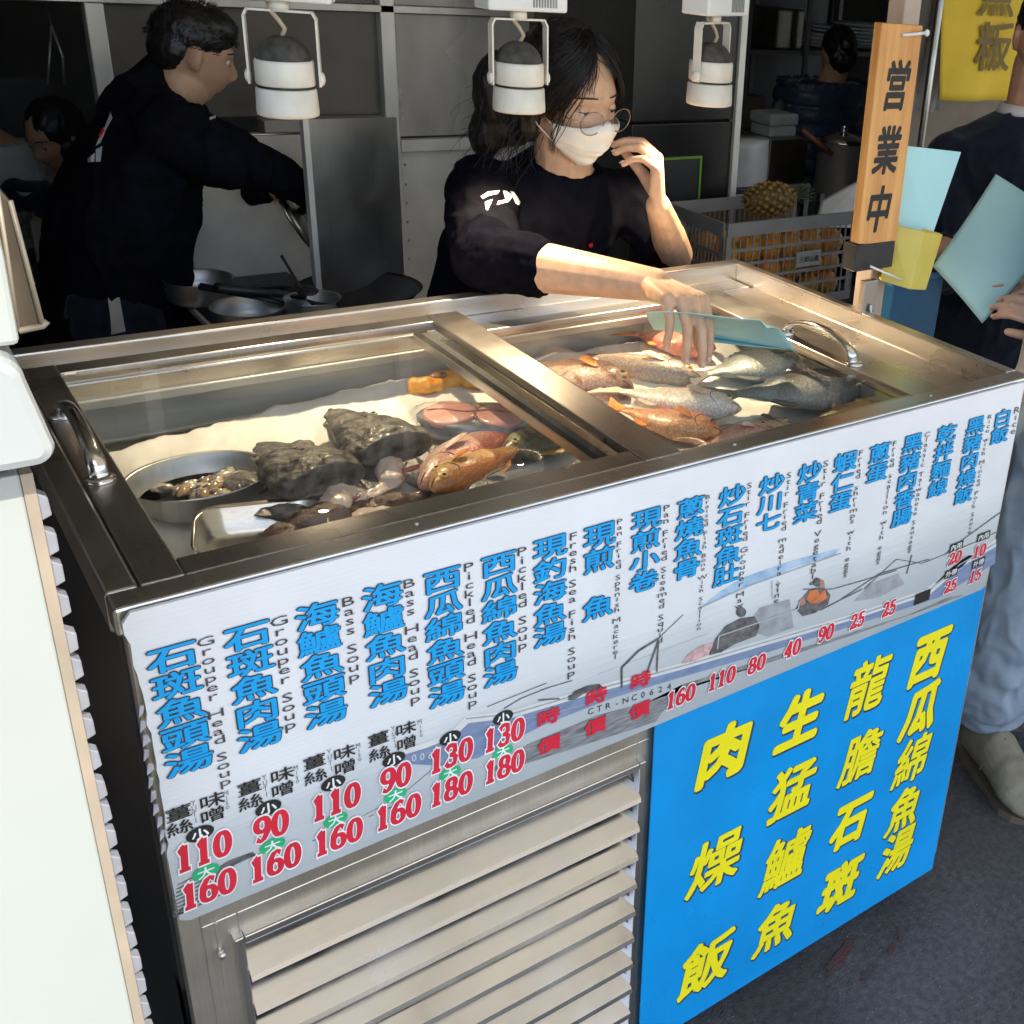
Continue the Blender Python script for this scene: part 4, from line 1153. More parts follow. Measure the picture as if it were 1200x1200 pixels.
# oyster bowl
c = P(226, 590, 'z', 1.0); c = V((.182, .452, 1.0)); t = thing('oyster_bowl', 'oval aluminium bowl of shucked oysters in the left corner', 'bowl', (c.x, c.y, .978))
m = MB(); m.lathe([(.055, -.018), (.074, -.004), (.086, .014), (.090, .025), (.094, .027), (.092, .023), (.089, .012), (.077, -.009), (.058, -.022)], c, None, 48, sx=.98, sy=.78); m.build('bowl', ALU, t)
m = MB(); m.lathe([(.001, .0), (.077, .0)], c, None, 36, sx=.98, sy=.78); m.build('brine', M('brine', (.36, .36, .32), .3, 0, .2, 12), t)
OYS = [M('oyster_pale', (.50, .42, .30), .25, 0, .2, 60, coat=.5, col2=(.62, .54, .40)), M('oyster_dark', (.06, .06, .06), .25, 0, .4, 80, coat=.5, col2=(.22, .21, .19)), M('oyster_tan', (.38, .24, .11), .25, 0, .2, 60, coat=.5)]
for k in range(30):
    r = .062 * sqrt(rnd.random()); a = rnd.random() * 6.28; p = c + V((r * cos(a) + .008, r * sin(a) * .72 - .004, .004 + .006 * rnd.random()))
    o = thing('oyster', 'shucked oyster lying in the aluminium bowl', 'oyster', p, 'oysters in the bowl')
    m = MB(); A = Matrix.Rotation(rnd.random() * 3, 3, 'Z')
    m.ell(p, (.013, .008, .006), A, 14, 8); m.ell(p + A @ V((.008, .003, .001)), (.007, .006, .004), A, 12, 6)
    m.v = [v + V((1, 1, .5)) * .002 * fbm(v, 160) for v in m.v]
    m.build('flesh', OYS[0 if k % 2 else 2], o)
    m = MB(); m.ell(p + A @ V((-.002, .006, .002)), (.012, .0035, .004), A, 12, 6); m.v = [v + V((1, 1, .5)) * .002 * fbm(v, 200) for v in m.v]; m.build('mantle', OYS[1], o)
# shrimp tray
c = V((.212, .292, .985)); A = Matrix.Rotation(-.28, 3, 'Z')
t = thing('steel_tray', 'square steel tray holding peeled shrimp, in front of the oyster bowl', 'tray', (c.x, c.y, .975))


def rrect(hx, hy, r, z, n=6):
    o = []
    for qx, qy, a0 in ((1, 1, 0), (-1, 1, pi / 2), (-1, -1, pi), (1, -1, 1.5 * pi)):
        for k in range(n): o.append(c + A @ V((qx * (hx - r) + r * cos(a0 + k * pi / 2 / (n - 1)), qy * (hy - r) + r * sin(a0 + k * pi / 2 / (n - 1)), z)))
    return o


m = MB(); m.loft([rrect(.055, .046, .02, -.008), rrect(.066, .054, .024, .0), rrect(.074, .060, .028, .030), rrect(.079, .066, .032, .033), rrect(.078, .065, .031, .030), rrect(.070, .057, .026, -.002), rrect(.055, .046, .02, -.012)])
m.build('tray', steel('tray_steel', tint=(.55, .52, .47), rough=.25, axis='x'), t)
SHR = M('shrimp_pink', (.62, .36, .24), .3, 0, .2, 50, coat=.4, col2=(.74, .55, .42))
for k, (dx, dy) in enumerate(((.035, .015), (.050, .03), (.045, -.005), (.022, .03), (-.045, -.03), (-.03, -.04), (-.05, -.015), (-.025, -.02), (.058, .008))):
    p = c + A @ V((dx, dy, -.002 + .004 * (k % 3)))
    o = thing('shrimp', 'peeled pink shrimp curled in the square tray', 'shrimp', p, 'shrimp in the tray')
    a0 = rnd.random() * 6; m = MB()
    m.tube([p + V((.012 * cos(a0 + q * .42), .012 * sin(a0 + q * .42), .003 * sin(q))) for q in range(9)], [.003, .005, .0065, .007, .0068, .006, .005, .0038, .002], 10); m.build('flesh', SHR, o)
    m = MB(); e_ = p + V((.012 * cos(a0 + 3.4), .012 * sin(a0 + 3.4), 0)); m.prism([e_, e_ + V((.007, .003, .001)), e_ + V((.006, -.004, .001))], (0, 0, .001)); m.build('tail', LIP, o)
# clear bag corner lying at the right
c = pz(960, 440, 1.03); t = thing('plastic_bag', 'crumpled clear plastic bag behind the dark sea bream', 'plastic bag', c)
m = MB(); m.grid(lambda u, v: c + V((.10 * (u - .5), .12 * (v - .5), .03 * sin(u * 3.1) * sin(v * 3.1) + .012 * fbm((u * 5, v * 5, 8)))), 24, 24); m.build('film', CLEAR, t)
# white stain/ sticker left on the left lid's back corner
c = P(82, 437, 'z', T - .003); m = MB(); m.prism([c + V((dx, dy, 0)) for dx, dy in ((-.008, -.006), (.006, -.008), (.009, .004), (-.004, .008))], (0, 0, .001))
tag(m.build('sticker', WHITE_P), 'small white sticker remnant in the back corner of the left lid', 'sticker')
# ------------------------------------------------------------------ kitchen behind the counter
YW = 2.10
def wy(x, y, d=YW): return P(x, y, 'y', d)


part = thing('steel_partition', 'stainless kitchen partition with dull glazed upper panels behind the cook and woman', 'partition', (1.1, YW, 0))
xa, xb_, xc = wy(112, 60).x, wy(457, 120).x, wy(745, 120).x
zl = wy(350, 145).z; zl2 = wy(500, 168).z; zlow = .1
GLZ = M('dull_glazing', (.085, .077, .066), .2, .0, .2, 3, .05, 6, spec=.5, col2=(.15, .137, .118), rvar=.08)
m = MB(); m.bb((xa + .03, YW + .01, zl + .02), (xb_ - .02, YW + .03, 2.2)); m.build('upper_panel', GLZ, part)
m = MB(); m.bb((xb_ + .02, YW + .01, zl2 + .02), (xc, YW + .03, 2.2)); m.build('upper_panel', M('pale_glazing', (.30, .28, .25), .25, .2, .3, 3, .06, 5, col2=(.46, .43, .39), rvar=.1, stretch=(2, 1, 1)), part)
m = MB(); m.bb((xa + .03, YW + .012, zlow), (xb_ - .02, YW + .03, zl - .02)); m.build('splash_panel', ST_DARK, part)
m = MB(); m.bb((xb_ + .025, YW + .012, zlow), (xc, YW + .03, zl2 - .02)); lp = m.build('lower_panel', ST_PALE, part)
m = MB()
for k in range(14): m.lathe([(.001, 0), (.004, 0), (.003, .003)], (xb_ + .04, YW + .012, zl2 - .06 - k * .055), Matrix.Rotation(pi / 2, 3, 'X'), 8)
m.build('rivets', ALU, lp)
m = MB(); m.bb((xa - .012, YW - .015, 0), (xa + .028, YW + .03, 2.3)); m.build('post', ST_PALE, part, bevel=.003)
m = MB(); m.bb((xb_ - .022, YW - .02, 0), (xb_ + .018, YW + .035, 2.3)); m.build('post', ST_PALE, part, bevel=.003)
m = MB(); m.bb((xa + .35, YW - .05, zl - .02), (xb_ - .022, YW + .012, zl + .018)); m.build('ledge', M('pale_ledge', (.36, .32, .26), .5, 0, .1, 5), part, bevel=.003)
m = MB(); m.bb((xb_ + .018, YW - .02, zl2 - .02), (xc, YW + .012, zl2 + .015)); m.build('ledge', ST_PALE, part, bevel=.003)
zt1 = wy(250, 8).z; m = MB(); m.bb((xa - .6, YW - .02, zt1), (xb_ + .6, YW + .03, zt1 + .022)); m.build('head_rail', ST_DARK, part, bevel=.003)
# pale sheet standing for the lit patch of splash wall, and an upright dark screen at its side
s0 = P(352, 140, 'y', 1.85); s1 = P(215, 300, 'y', 1.85)
sp = thing('lit_patch_sheet', 'bright stainless splash sheet behind the cook\'s hands', 'splash sheet', (s0.x, 1.85, .82))
m = MB(); m.bb((s1.x, 1.85, .80), (s0.x, 1.856, P(300, 158, 'y', 1.85).z)); m.build('sheet', M('lit_patch_tone', (.66, .61, .52), .4, .3, .15, 8, .1, 20, rvar=.1), sp)
m = MB(); m.tube([(s1.x, 1.852, P(300, 158, 'y', 1.85).z), (s0.x, 1.852, P(300, 158, 'y', 1.85).z)], .004, 6); m.build('folded_edge', ST_X, sp)
a = P(360, 140, 'y', 1.45); b = P(455, 150, 'y', 1.45); zt3 = a.z
sc = thing('steel_screen', 'dark stainless screen standing beside the stove left of the woman', 'screen', (a.x, 1.45, .5))
m = MB(); m.bb((a.x, 1.45, .1), (b.x + .02, 1.458, zt3)); m.build('sheet', ST_DARK, sc)
m = MB(); m.bb((a.x - .012, 1.442, .1), (a.x, 1.466, zt3 + .002)); m.build('edge', ST_PALE, sc)
# stove
ST_Z0 = .885
sv = thing('stove', 'long black kitchen stove top under the pots beside the cook', 'stove', (.85, 1.5, 0))
m = MB(); m.bb((.46, 1.16, .1), (1.04, 1.44, ST_Z0)); m.bb((.46, 1.44, .1), (.74, 1.84, ST_Z0)); m.build('body', BLACK_M, sv, bevel=.004)
m = MB(); m.bb((.45, 1.15, ST_Z0), (1.04, 1.157, ST_Z0 + .012)); m.bb((.45, 1.157, ST_Z0), (.457, 1.84, ST_Z0 + .012)); m.build('edge_strip', ST_PALE, sv)
for x, y in ((.62, 1.32), (.86, 1.30), (.62, 1.62)):
    m = MB()
    for k in range(4):
        q = k * pi / 2 + .3; m.tube([(x + .03 * cos(q), y + .03 * sin(q), ST_Z0 + .012), (x + .09 * cos(q), y + .09 * sin(q), ST_Z0 + .012)], .006, 6)
    m.lathe([(.088, .002), (.095, .002), (.095, .012), (.088, .012)], (x, y, ST_Z0), n=28, closed=True)
    m.build('burner_grate', BLACK_M, sv)


def pot(name, label, c, r, h, mat, cat='pot', flare=1.0, handle=None, rim=.004):
    t = thing(name, label, cat, c)
    m = MB(); m.lathe([(r * .86, .0), (r * .95, .006), (r, h * .5), (r * flare, h), (r * flare + rim, h + .003), (r * flare - .001, h + .001), (r * .97, h * .5), (r * .9, .010), (.001, .008)], c, n=40); m.build('bowl', mat, t)
    if handle is not None:
        hd = V((cos(handle), sin(handle), 0)); b0 = V(c) + hd * r * .97 + V((0, 0, h * .8))
        m = MB(); m.tube([b0, b0 + hd * .05 + V((0, 0, .012)), b0 + hd * .17 + V((0, 0, .03))], [.006, .010, .012], 10, flat=.6); m.build('handle', BLACK_M, t)
    return t


c = P(290, 352, 'y', 1.36); pot('cooking_pot', 'shallow silver pot in front of the cook, on the stove', (c.x, c.y, ST_Z0 + .018), .070, .055, ALU, flare=1.04)
c = P(232, 325, 'y', 1.62); pot('cooking_pot', 'small steel pan at the cook\'s waist behind the silver pot', (c.x, c.y, ST_Z0 + .018), .07, .05, ALU)
c = P(352, 325, 'y', 1.30); pot('saucepan', 'steel saucepan whose black handle points back to the left', (c.x + .02, c.y, ST_Z0 + .018), .055, .075, ALU, handle=2.55)
c = P(388, 362, 'y', 1.24); pot('mixing_bowl', 'pale grey bowl nearest the back rim of the counter', (c.x, c.y, ST_Z0 + .012), .06, .035, M('pale_bowl', (.32, .36, .34), .4, 0, .1, 20), cat='bowl', flare=1.15)
c = P(420, 320, 'y', 1.36); t = thing('wok', 'black wok left of the screen and behind the pale bowl', 'wok', (c.x, c.y, ST_Z0)); m = MB(); m.lathe([(.03, .012), (.09, .04), (.13, .085), (.135, .088), (.125, .082), (.085, .045), (.001, .018)], (c.x, c.y, ST_Z0), n=36); m.build('bowl', BLACK_M, t)
m = MB(); m.tube([(c.x - .12, c.y, ST_Z0 + .08), (c.x - .3, c.y - .03, ST_Z0 + .13)], [.010, .014], 10, flat=.7); m.build('handle', BLACK_M, t)
m = MB(); c = P(395, 345, 'y', 1.18); m.box((c.x, c.y, ST_Z0 + .02), (.16, .02, .016)); tag(m.build('ladle_rest', ALU, bevel=.003), 'narrow metal rest lying on the front edge of the stove', 'rest')
m = MB(); a = P(330, 300, 'y', 1.42); b = P(352, 337, 'y', 1.3); m.tube([a, b], .003, 6); m.ell(b + V((.01, -.01, -.005)), (.022, .03, .008)); tag(m.build('ladle', BLACK_M), 'thin dark ladle leaning across the pots', 'ladle')

# dark cabinet with the green framed screen
YC = 1.55
f0 = P(742, 100, 'y', YC); f1 = P(862, 100, 'y', YC)
fr = thing('dark_cabinet', 'tall black kitchen cabinet with a steel corner post behind the woman', 'cabinet', ((f0.x + f1.x) / 2, YC + .3, 0))
GLOSS = M('gloss_black', (.013, .012, .012), .28, 0, .3, 4, .03, 10, rvar=.12)
zs = P(800, 143, 'y', YC).z
m = MB(); m.bb((f0.x, YC, .05), (f1.x, YC + .6, zs - .003)); m.bb((f0.x, YC, zs + .003), (f1.x, YC + .6, 2.1)); m.bb((f0.x + .01, YC + .01, zs - .003), (f1.x - .01, YC + .6, zs + .003)); m.build('body', GLOSS, fr, bevel=.003)
m = MB(); m.bb((f1.x, YC - .01, .05), (f1.x + .022, YC + .02, 2.1)); m.build('corner_post', ST_PALE, fr, bevel=.002)
g0 = P(769, 182, 'y', YC); g1 = P(818, 245, 'y', YC)
gx0, gx1, gz0, gz1 = g0.x, g1.x, g1.z, P(790, 184, 'y', YC).z
GREEN = M('green_trim', (.12, .30, .02), .45, 0, .1, 20)
m = MB(); w = .006
m.bb((gx0, YC - .006, gz0), (gx0 + w, YC, gz1)); m.bb((gx1 - w, YC - .006, gz0), (gx1, YC, gz1)); m.bb((gx0 + w, YC - .006, gz0), (gx1 - w, YC, gz0 + w)); m.bb((gx0 + w, YC - .006, gz1 - w), (gx1 - w, YC, gz1))
sg = thing('blackboard', 'small black board with a lime green frame on the dark cabinet', 'board', (gx0, YC - .004, gz0)); m.build('frame', GREEN, sg)
m = MB(); m.bb((gx0 + w, YC - .003, gz0 + w), (gx1 - w, YC, gz1 - w)); m.build('panel', BLACK_M, sg)
# gap behind: narrow boxes with yellow lettering (top, behind the woman's head)
c = P(725, 20, 'y', 2.0)
for k in range(4):
    p = P(693 + 14 * k, 25, 'y', 2.06); t = thing('carton', 'narrow brown carton on the high shelf behind the woman', 'carton', (p.x, 2.06, p.z - .14), 'cartons standing on the shelf')
    m = MB(); m.bb((p.x - .014, 2.0, p.z - .13), (p.x + .014, 2.06, p.z + .1)); m.build('box', M('carton_brown', (.085, .06, .03), .7), t)
    m = MB(); m.bb((p.x - .008, 1.998, p.z - .08), (p.x + .008, 2.0, p.z + .07)); m.build('label', M('carton_label', (.20, .16, .08), .6, 0, .5, 120), t)
p = P(690, 66, 'y', 2.0); q = P(752, 66, 'y', 2.0); m = MB(); m.bb((p.x - .05, 1.98, p.z - .07), (q.x + .02, 2.09, p.z - .055)); tag(m.build('shelf', ST_DARK), 'steel shelf board carrying the narrow cartons', 'shelf')

# storage rack behind on the right with plates
YR = 3.0
r0 = P(872, 60, 'y', YR); r1 = P(1040, 60, 'y', YR)
rk = thing('plate_rack', 'dark steel rack with stacked dishes at the back right', 'rack', ((r0.x + r1.x) / 2, YR + .2, 0))
zsh = P(960, 60, 'y', YR).z
m = MB()
for z in (zsh, zsh + .36, zsh - .42, zsh - .85): m.bb((r0.x, YR, z - .02), (r1.x, YR + .4, z))
m.build('shelves', M('rack_shelf', (.06, .06, .06), .5, 0, .2, 20), rk)
m = MB()
for x in (r0.x, (r0.x + r1.x) / 2 - .1, r1.x):
    for y in (YR, YR + .38): m.bb((x, y - .012, 0), (x + .025, y, 1.95))
m.build('uprights', M('rack_grey', (.07, .068, .065), .5, 0, .2, 20), rk)
m = MB(); m.bb((r0.x, YR + .41, 0), (r1.x, YR + .43, 1.95)); m.build('back_panel', BLACK_M, rk)
CHINA = M('china', (.78, .80, .80), .25, 0, .06, 20)
for (px, n, r) in ((975, 6, .13), (1003, 7, .14), (955, 4, .10)):
    p = P(px, 60, 'y', YR + .16)
    for k in range(n):
        t = thing('plate', 'pale plate in a stack on the dark rack', 'plate', (p.x, p.y, zsh + .004 + k * .016), 'plates stacked on the rack')
        m = MB(); m.lathe([(.05, .0), (r * .7, .004), (r, .014), (r, .017), (r * .68, .008), (.001, .006)], (p.x, p.y, zsh + .004 + k * .016), n=32); m.build('dish', CHINA, t)
p = P(920, 18, 'y', YR + .1); m = MB(); m.bb((p.x - .1, YR + .03, zsh), (p.x + .06, YR + .3, zsh + .17)); tag(m.build('storage_box', ST_DARK, bevel=.01), 'grey storage box on the rack left of the plates', 'box')
p = P(892, 80, 'y', YR); m = MB(); m.bb((p.x - .06, YR + .03, zsh - .42), (p.x + .06, YR + .2, zsh - .2)); tag(m.build('paper_bag', M('kraft', (.11, .085, .05), .8)), 'brown paper bag on the lower shelf of the rack', 'bag')
p = P(990, 14, 'y', YR); m = MB(); m.lathe([(.16, 0), (.2, .05), (.21, .12), (.2, .125), (.19, .06), (.001, .01)], (p.x, YR + .2, zsh + .36), n=32); tag(m.build('basin', M('basin_green', (.07, .11, .09), .4)), 'dark green basin on the top shelf of the rack', 'basin')
# work table with pot, bag and foam box
YT = 1.95
tz = P(985, 238, 'y', YT).z
x0, x1 = P(862, 230, 'y', YT).x, P(1040, 240, 'y', YT).x
wt_ = thing('work_table', 'steel work table behind the crate with the big pot on it', 'table', ((x0 + x1) / 2, YT + .2, 0))
m = MB(); m.bb((x0 - .02, YT - .18, tz - .04), (x1 + .3, YT + .45, tz)); m.build('table_top', ST_DARK, wt_, bevel=.004)
for x in (x0, x1 + .25):
    for y in (YT - .15, YT + .4):
        m = MB(); m.bb((x, y, 0), (x + .035, y + .035, tz - .04)); m.build('leg', ST_DARK, wt_)
c = P(984, 200, 'y', YT + .02); t = thing('stock_pot', 'big steel stock pot with a domed lid beside the wooden sign', 'pot', (c.x, c.y, tz))
hp = P(985, 168, 'y', YT).z - tz; rp_ = .088
m = MB(); m.lathe([(rp_ * .97, 0), (rp_, .006), (rp_, hp), (rp_ + .004, hp + .003), (rp_ - .003, hp)], (c.x, c.y, tz), n=48); m.build('body', M('pot_steel', (.34, .32, .29), .3, .55, .1, 20, .05, 40, stretch=(30, 30, 1)), t)
m = MB(); m.lathe([(rp_ + .006, hp + .002), (rp_ + .006, hp + .008), (rp_ * .8, hp + .022), (rp_ * .4, hp + .032), (.012, hp + .036), (.010, hp + .05), (.02, hp + .056), (.001, hp + .06)], (c.x, c.y, tz), n=40); m.build('lid', CHROME, t)
for s in (-1, 1):
    m = MB(); m.tube([(c.x + s * rp_, c.y - .03, tz + hp - .03), (c.x + s * (rp_ + .03), c.y - .028, tz + hp - .02), (c.x + s * (rp_ + .03), c.y + .028, tz + hp - .02), (c.x + s * rp_, c.y + .03, tz + hp - .03)], .006, 8); m.build('handle', BLACK_M, t)
m = MB(); a = P(940, 152, 'y', YT - .06); b = P(962, 170, 'y', YT - .06); m.tube([a, b, b + (b - a) * .6], [.009, .011, .008], 8); tag(m.build('wooden_ladle', M('dark_wood', (.12, .04, .02), .6)), 'reddish wooden ladle handle leaning on the stock pot', 'ladle')
c0 = P(860, 228, 'y', YT - .12); c1 = P(922, 166, 'y', YT - .12)
t = thing('plastic_sack', 'white translucent plastic sack standing on the work table', 'sack', ((c0.x + c1.x) / 2, YT - .1, tz))
m = MB(); cx_ = (c0.x + c1.x) / 2; hw = abs(c1.x - c0.x) / 2
rings = []
for k in range(12):
    z = tz + (c1.z - tz) * k / 11; ring = []
    for j in range(26):
        a = 2 * pi * j / 26; r = 1 + .08 * fbm((cos(a) * 2, sin(a) * 2, z * 9), 1.4)
        ring.append(V((cx_ + hw * 1.0 * cos(a) * r * (1 - .08 * k / 11), YT - .02 + .07 * sin(a) * r, z + (.008 * fbm((a, z, 1), 2) if k == 11 else 0))))
    rings.append(ring)
m.loft(rings); m.build('film', M('sack_film', (.36, .36, .35), .4, 0, .12, 14, .3, 40), t)
a = P(908, 145, 'y', 2.3); t = thing('foam_box', 'white foam box lying behind the plastic sack', 'box', (a.x, 2.3, tz)); m = MB(); m.bb((a.x - .07, 2.24, a.z - .04), (a.x + .06, 2.36, a.z + .0)); m.build('tray', CLOTH_WHITE, t, bevel=.008); m = MB(); m.bb((a.x - .075, 2.235, a.z + .001), (a.x + .065, 2.365, a.z + .045)); m.build('lid', CLOTH_WHITE, t, bevel=.01)
m = MB(); m.bb((a.x - .10, 2.20, .01), (a.x + .09, 2.42, a.z - .041)); tag(m.build('drawer_unit', ST_DARK, bevel=.004), 'dark steel drawer unit under the white foam box', 'drawers')

# crate of oranges on a black cart, pineapple on top
YB_ = 1.22
k0 = P(852, 262, 'y', YB_); k1 = P(1003, 272, 'y', YB_); kz0 = P(900, 348, 'y', YB_).z - .04; kz1 = k0.z
CR = M('crate_grey', (.22, .215, .205), .55, 0, .1, 10, .05, 60)
cr = thing('plastic_crate', 'grey slotted plastic crate of oranges behind the right lid', 'crate', ((k0.x + k1.x) / 2, YB_ + .13, kz0))


def slat_face(m, o, du, L, z0, z1, th, nslot, rows, skip=None):
    nv = V((0, 0, 1)); nn = du.cross(nv)
    H = z1 - z0; sw = L / nslot
    m.prism([o + nv * z0, o + du * L + nv * z0, o + du * L + nv * (z0 + H * .1), o + nv * (z0 + H * .1)], nn * th)
    m.prism([o + nv * (z1 - H * .14), o + du * L + nv * (z1 - H * .14), o + du * L + nv * z1, o + nv * z1], nn * (th * 1.8))
    for r in range(1, rows):
        zc = z0 + H * (.1 + .76 * r / rows)
        m.prism([o + nv * (zc - .004), o + du * L + nv * (zc - .004), o + du * L + nv * (zc + .004), o + nv * (zc + .004)], nn * th)
    for k in range(nslot + 1):
        x = min(k * sw, L - .0035)
        m.prism([o + du * x + nv * (z0 + H * .1), o + du * (x + .0035 + (.012 if k in (0, nslot - 1) else 0)) + nv * (z0 + H * .1), o + du * (x + .0035 + (.012 if k in (0, nslot - 1) else 0)) + nv * (z1 - H * .14), o + du * x + nv * (z1 - H * .14)], nn * th * .9)


m = MB(); Lx = k1.x - k0.x
slat_face(m, V((k0.x, YB_, 0)), V((1, 0, 0)), Lx, kz0, kz1, .004, 21, 5)
slat_face(m, V((k0.x, YB_ + .26, 0)), V((0, -1, 0)), .255, kz0, kz1, .004, 16, 4)
slat_face(m, V((k1.x, YB_ + .26, 0)), V((-1, 0, 0)), Lx, kz0, kz1, .004, 26, 4)
m.bb((k0.x + .004, YB_ + .002, kz0), (k1.x - .004, YB_ + .25, kz0 + .005)); m.build('basket', CR, cr)
lx, lz = P(947, 302, 'y', YB_ - .006).x, P(947, 302, 'y', YB_).z
m = MB(); m.bb((lx - .045, YB_ - .010, lz - .022), (lx + .045, YB_ - .0045, lz + .022)); lb = m.build('name_plate', M('plate_grey', (.30, .30, .29), .5), cr, bevel=.003)
m = MB(); put_bold(m, '三郎山產', lx, lz, .018, .018, flat(YB_ - .0105), .02, 4); m.build('lettering', INK, lb)
ORA = M('orange_peel', (.62, .21, .015), .42, 0, .12, 20, .25, 260, col2=(.70, .34, .03))
nO = 0
for ix in range(6):
    for iz in range(3):
        for iy in range(2):
            r = .034 + .004 * rnd.random()
            p = V((k0.x + .045 + ix * (Lx - .09) / 5 + .008 * rnd.uniform(-1, 1), YB_ + .05 + iy * .085 + .006 * rnd.random(), kz0 + .042 + iz * .060))
            if p.z + r > kz1 - .01: continue
            o = thing('orange', 'orange lying in the grey slotted crate', 'orange', p, 'oranges in the crate')
            m = MB(); m.ell(p, (r, r, r * .93), Matrix.Rotation(rnd.random(), 3, 'X'), 18, 12); m.build('peel', ORA, o)
            m = MB(); m.lathe([(.001, r * .93), (.005, r * .925), (.003, r * .945), (.001, r * .945)], p, n=8); m.build('stem', M('stem_green', (.06, .09, .03), .7), o)
# black framed cart and cardboard
cz = P(842, 236, 'y', 1.5).z
ct = thing('trolley', 'black framed trolley holding cardboard behind the crate', 'trolley', (k0.x + .2, 1.4, 0))
m = MB()
for x in (k0.x - .035, k1.x + .1):
    for y in (1.49, 1.56): m.bb((x, y, 0), (x + .02, y + .02, cz))
m.bb((k0.x - .01, 1.16, kz0 - .03), (k1.x + .1, 1.58, kz0 - .002)); m.bb((k0.x - .03, 1.56, cz), (k1.x + .12, 1.58, cz + .016))
m.build('frame', BLACK_M, ct, bevel=.002)
m = MB(); m.bb((k0.x + .0, 1.545, kz0), (k1.x + .05, 1.552, cz - .004)); m.bb((k0.x + .002, 1.492, kz0), (k0.x + .008, 1.545, cz - .01)); m.build('cardboard', M('cardboard', (.22, .14, .07), .8, 0, .12, 6), ct)
# pineapple
pc = P(900, 256, 'y', YB_ + .12); pc.z = kz1 + .022; t = thing('pineapple', 'ripe pineapple lying across the grey crate', 'pineapple', pc)
m = MB(); m.ell(pc, (.085, .046, .044), None, 30, 18)
sub = []
m.build('fruit', M('pineapple_core', (.10, .055, .012), .6, 0, .3, 60), t)
m = MB()
for i in range(11):
    for j in range(12):
        a = -1.35 + 2.7 * i / 10; b = 2 * pi * (j + .5 * (i % 2)) / 12
        p = V((.087 * sin(a), .047 * cos(a) * cos(b), .045 * cos(a) * sin(b)))
        nrm = V((p.x / .087 ** 2, p.y / .047 ** 2, p.z / .045 ** 2)).normalized()
        m.lathe([(.0105 * max(.35, cos(a)), -.002), (.007 * max(.35, cos(a)), .003), (.001, .006)], pc + p, nrm.to_track_quat('Z', 'Y').to_matrix(), 6)
m.build('rind_eyes', M('pineapple_rind', (.22, .13, .025), .55, 0, .35, 80, .3, 100), t)
m = MB()
for k in range(40):
    a = 2 * pi * k * .381; s = .2 + .8 * k / 40; d = V((1, cos(a) * .75 * s, sin(a) * .75 * s + .1)).normalized(); b0 = pc + V((.078, 0, 0)); l = .05 + .035 * (1 - s) + .01 * rnd.random()
    w_ = d.cross(V((0, 0, 1))).normalized() * .006
    m.prism([b0 + w_, b0 - w_, b0 + d * l * .6 - w_ * .8 + V((0, 0, .002)), b0 + d * l + V((0, 0, .004)), b0 + d * l * .6 + w_ * .8 + V((0, 0, .002))], V((0, 0, .0012)))
m.build('crown', M('pineapple_leaf', (.06, .08, .035), .5, 0, .3, 40), t)
# white foam board leaning behind the wooden sign
pts = [P(956, 266, 'y', 1.30), P(965, 236, 'y', 1.36), P(1012, 210, 'y', 1.40), P(1018, 268, 'y', 1.30)]
m = MB(); m.prism(pts, (.006, .016, 0)); tag(m.build('foam_board', M('foam_white', (.50, .49, .46), .6), bevel=.003), 'off white foam board leaning between crate and wooden sign', 'board')

# ------------------------------------------------------------------ post, wooden sign, pad holder
PX_, PYY = 1.43, .452
ps = thing('corner_post', 'beige painted post with a metal clamp at the counter\'s right rim', 'post', (PX_, PYY, 0))
m = MB(); m.bb((PX_ - .021, PYY, 0), (PX_ + .021, PYY + .042, 2.62)); m.build('post', M('beige_paint', (.42, .33, .26), .55, 0, .12, 10, .05, 30), ps, bevel=.003)
cp = P(1018, 345, 'y', .40)
m = MB(); m.bb((cp.x - .018, .395, 1.05), (cp.x + .016, .408, 1.175)); m.bb((cp.x - .018, .408, 1.02), (PX_ - .03, .428, 1.05)); m.tube([(cp.x, .392, 1.13), (cp.x, .386, 1.09), (cp.x + .004, .388, 1.05)], .004, 8); m.build('clamp', steel('clamp_steel', tint=(.38, .35, .32), rough=.4, axis='z', dirt=.3), ps, bevel=.002)
YG = .405
a, b, c, d = P(1034, 27, 'y', YG), P(1082, 30, 'y', YG), P(1050, 288, 'y', YG), P(1005, 286, 'y', YG)
ws = thing('wooden_sign', 'upright orange wooden board with three black brushed characters', 'sign', ((c.x + d.x) / 2, YG, d.z))
m = MB(); m.prism([a, b, c, d], (0, .020, 0)); m.build('board', WOOD, ws, bevel=.002)
m = MB()
for ch, x, y in (('営', 1051, 100), ('業', 1040, 176), ('中', 1030, 245)):
    q = P(x, y, 'y', YG); sub = MB(); put_bold(sub, ch, 0, 0, .064, .088, lambda u, v, l: V((u, -l, v)), .03, 7)
    for p in sub.v: p.x += p.z * .10
    sub.v = [V((q.x + p.x, YG - .0006 + p.y, q.z + p.z)) for p in sub.v]; m.join(sub)
m.build('lettering', INK, ws)
e_ = (c + d) / 2; m = MB(); m.bb((d.x - .003, YG - .003, d.z - .052), (c.x - .006, YG + .03, d.z - .002)); m.build('black_foot', BLACK_M, ws, bevel=.002)
q = P(1068, 42, 'y', YG - .004); m = MB(); m.tube([q + V((-.02, .002, 0)), q + V((.012, -.004, .004)), q + V((.030, -.006, .006))], .0028, 8); m.ell(q + V((.032, -.006, .006)), (.005, .004, .006)); m.build('hanging_pin', WHITE_P, ws)
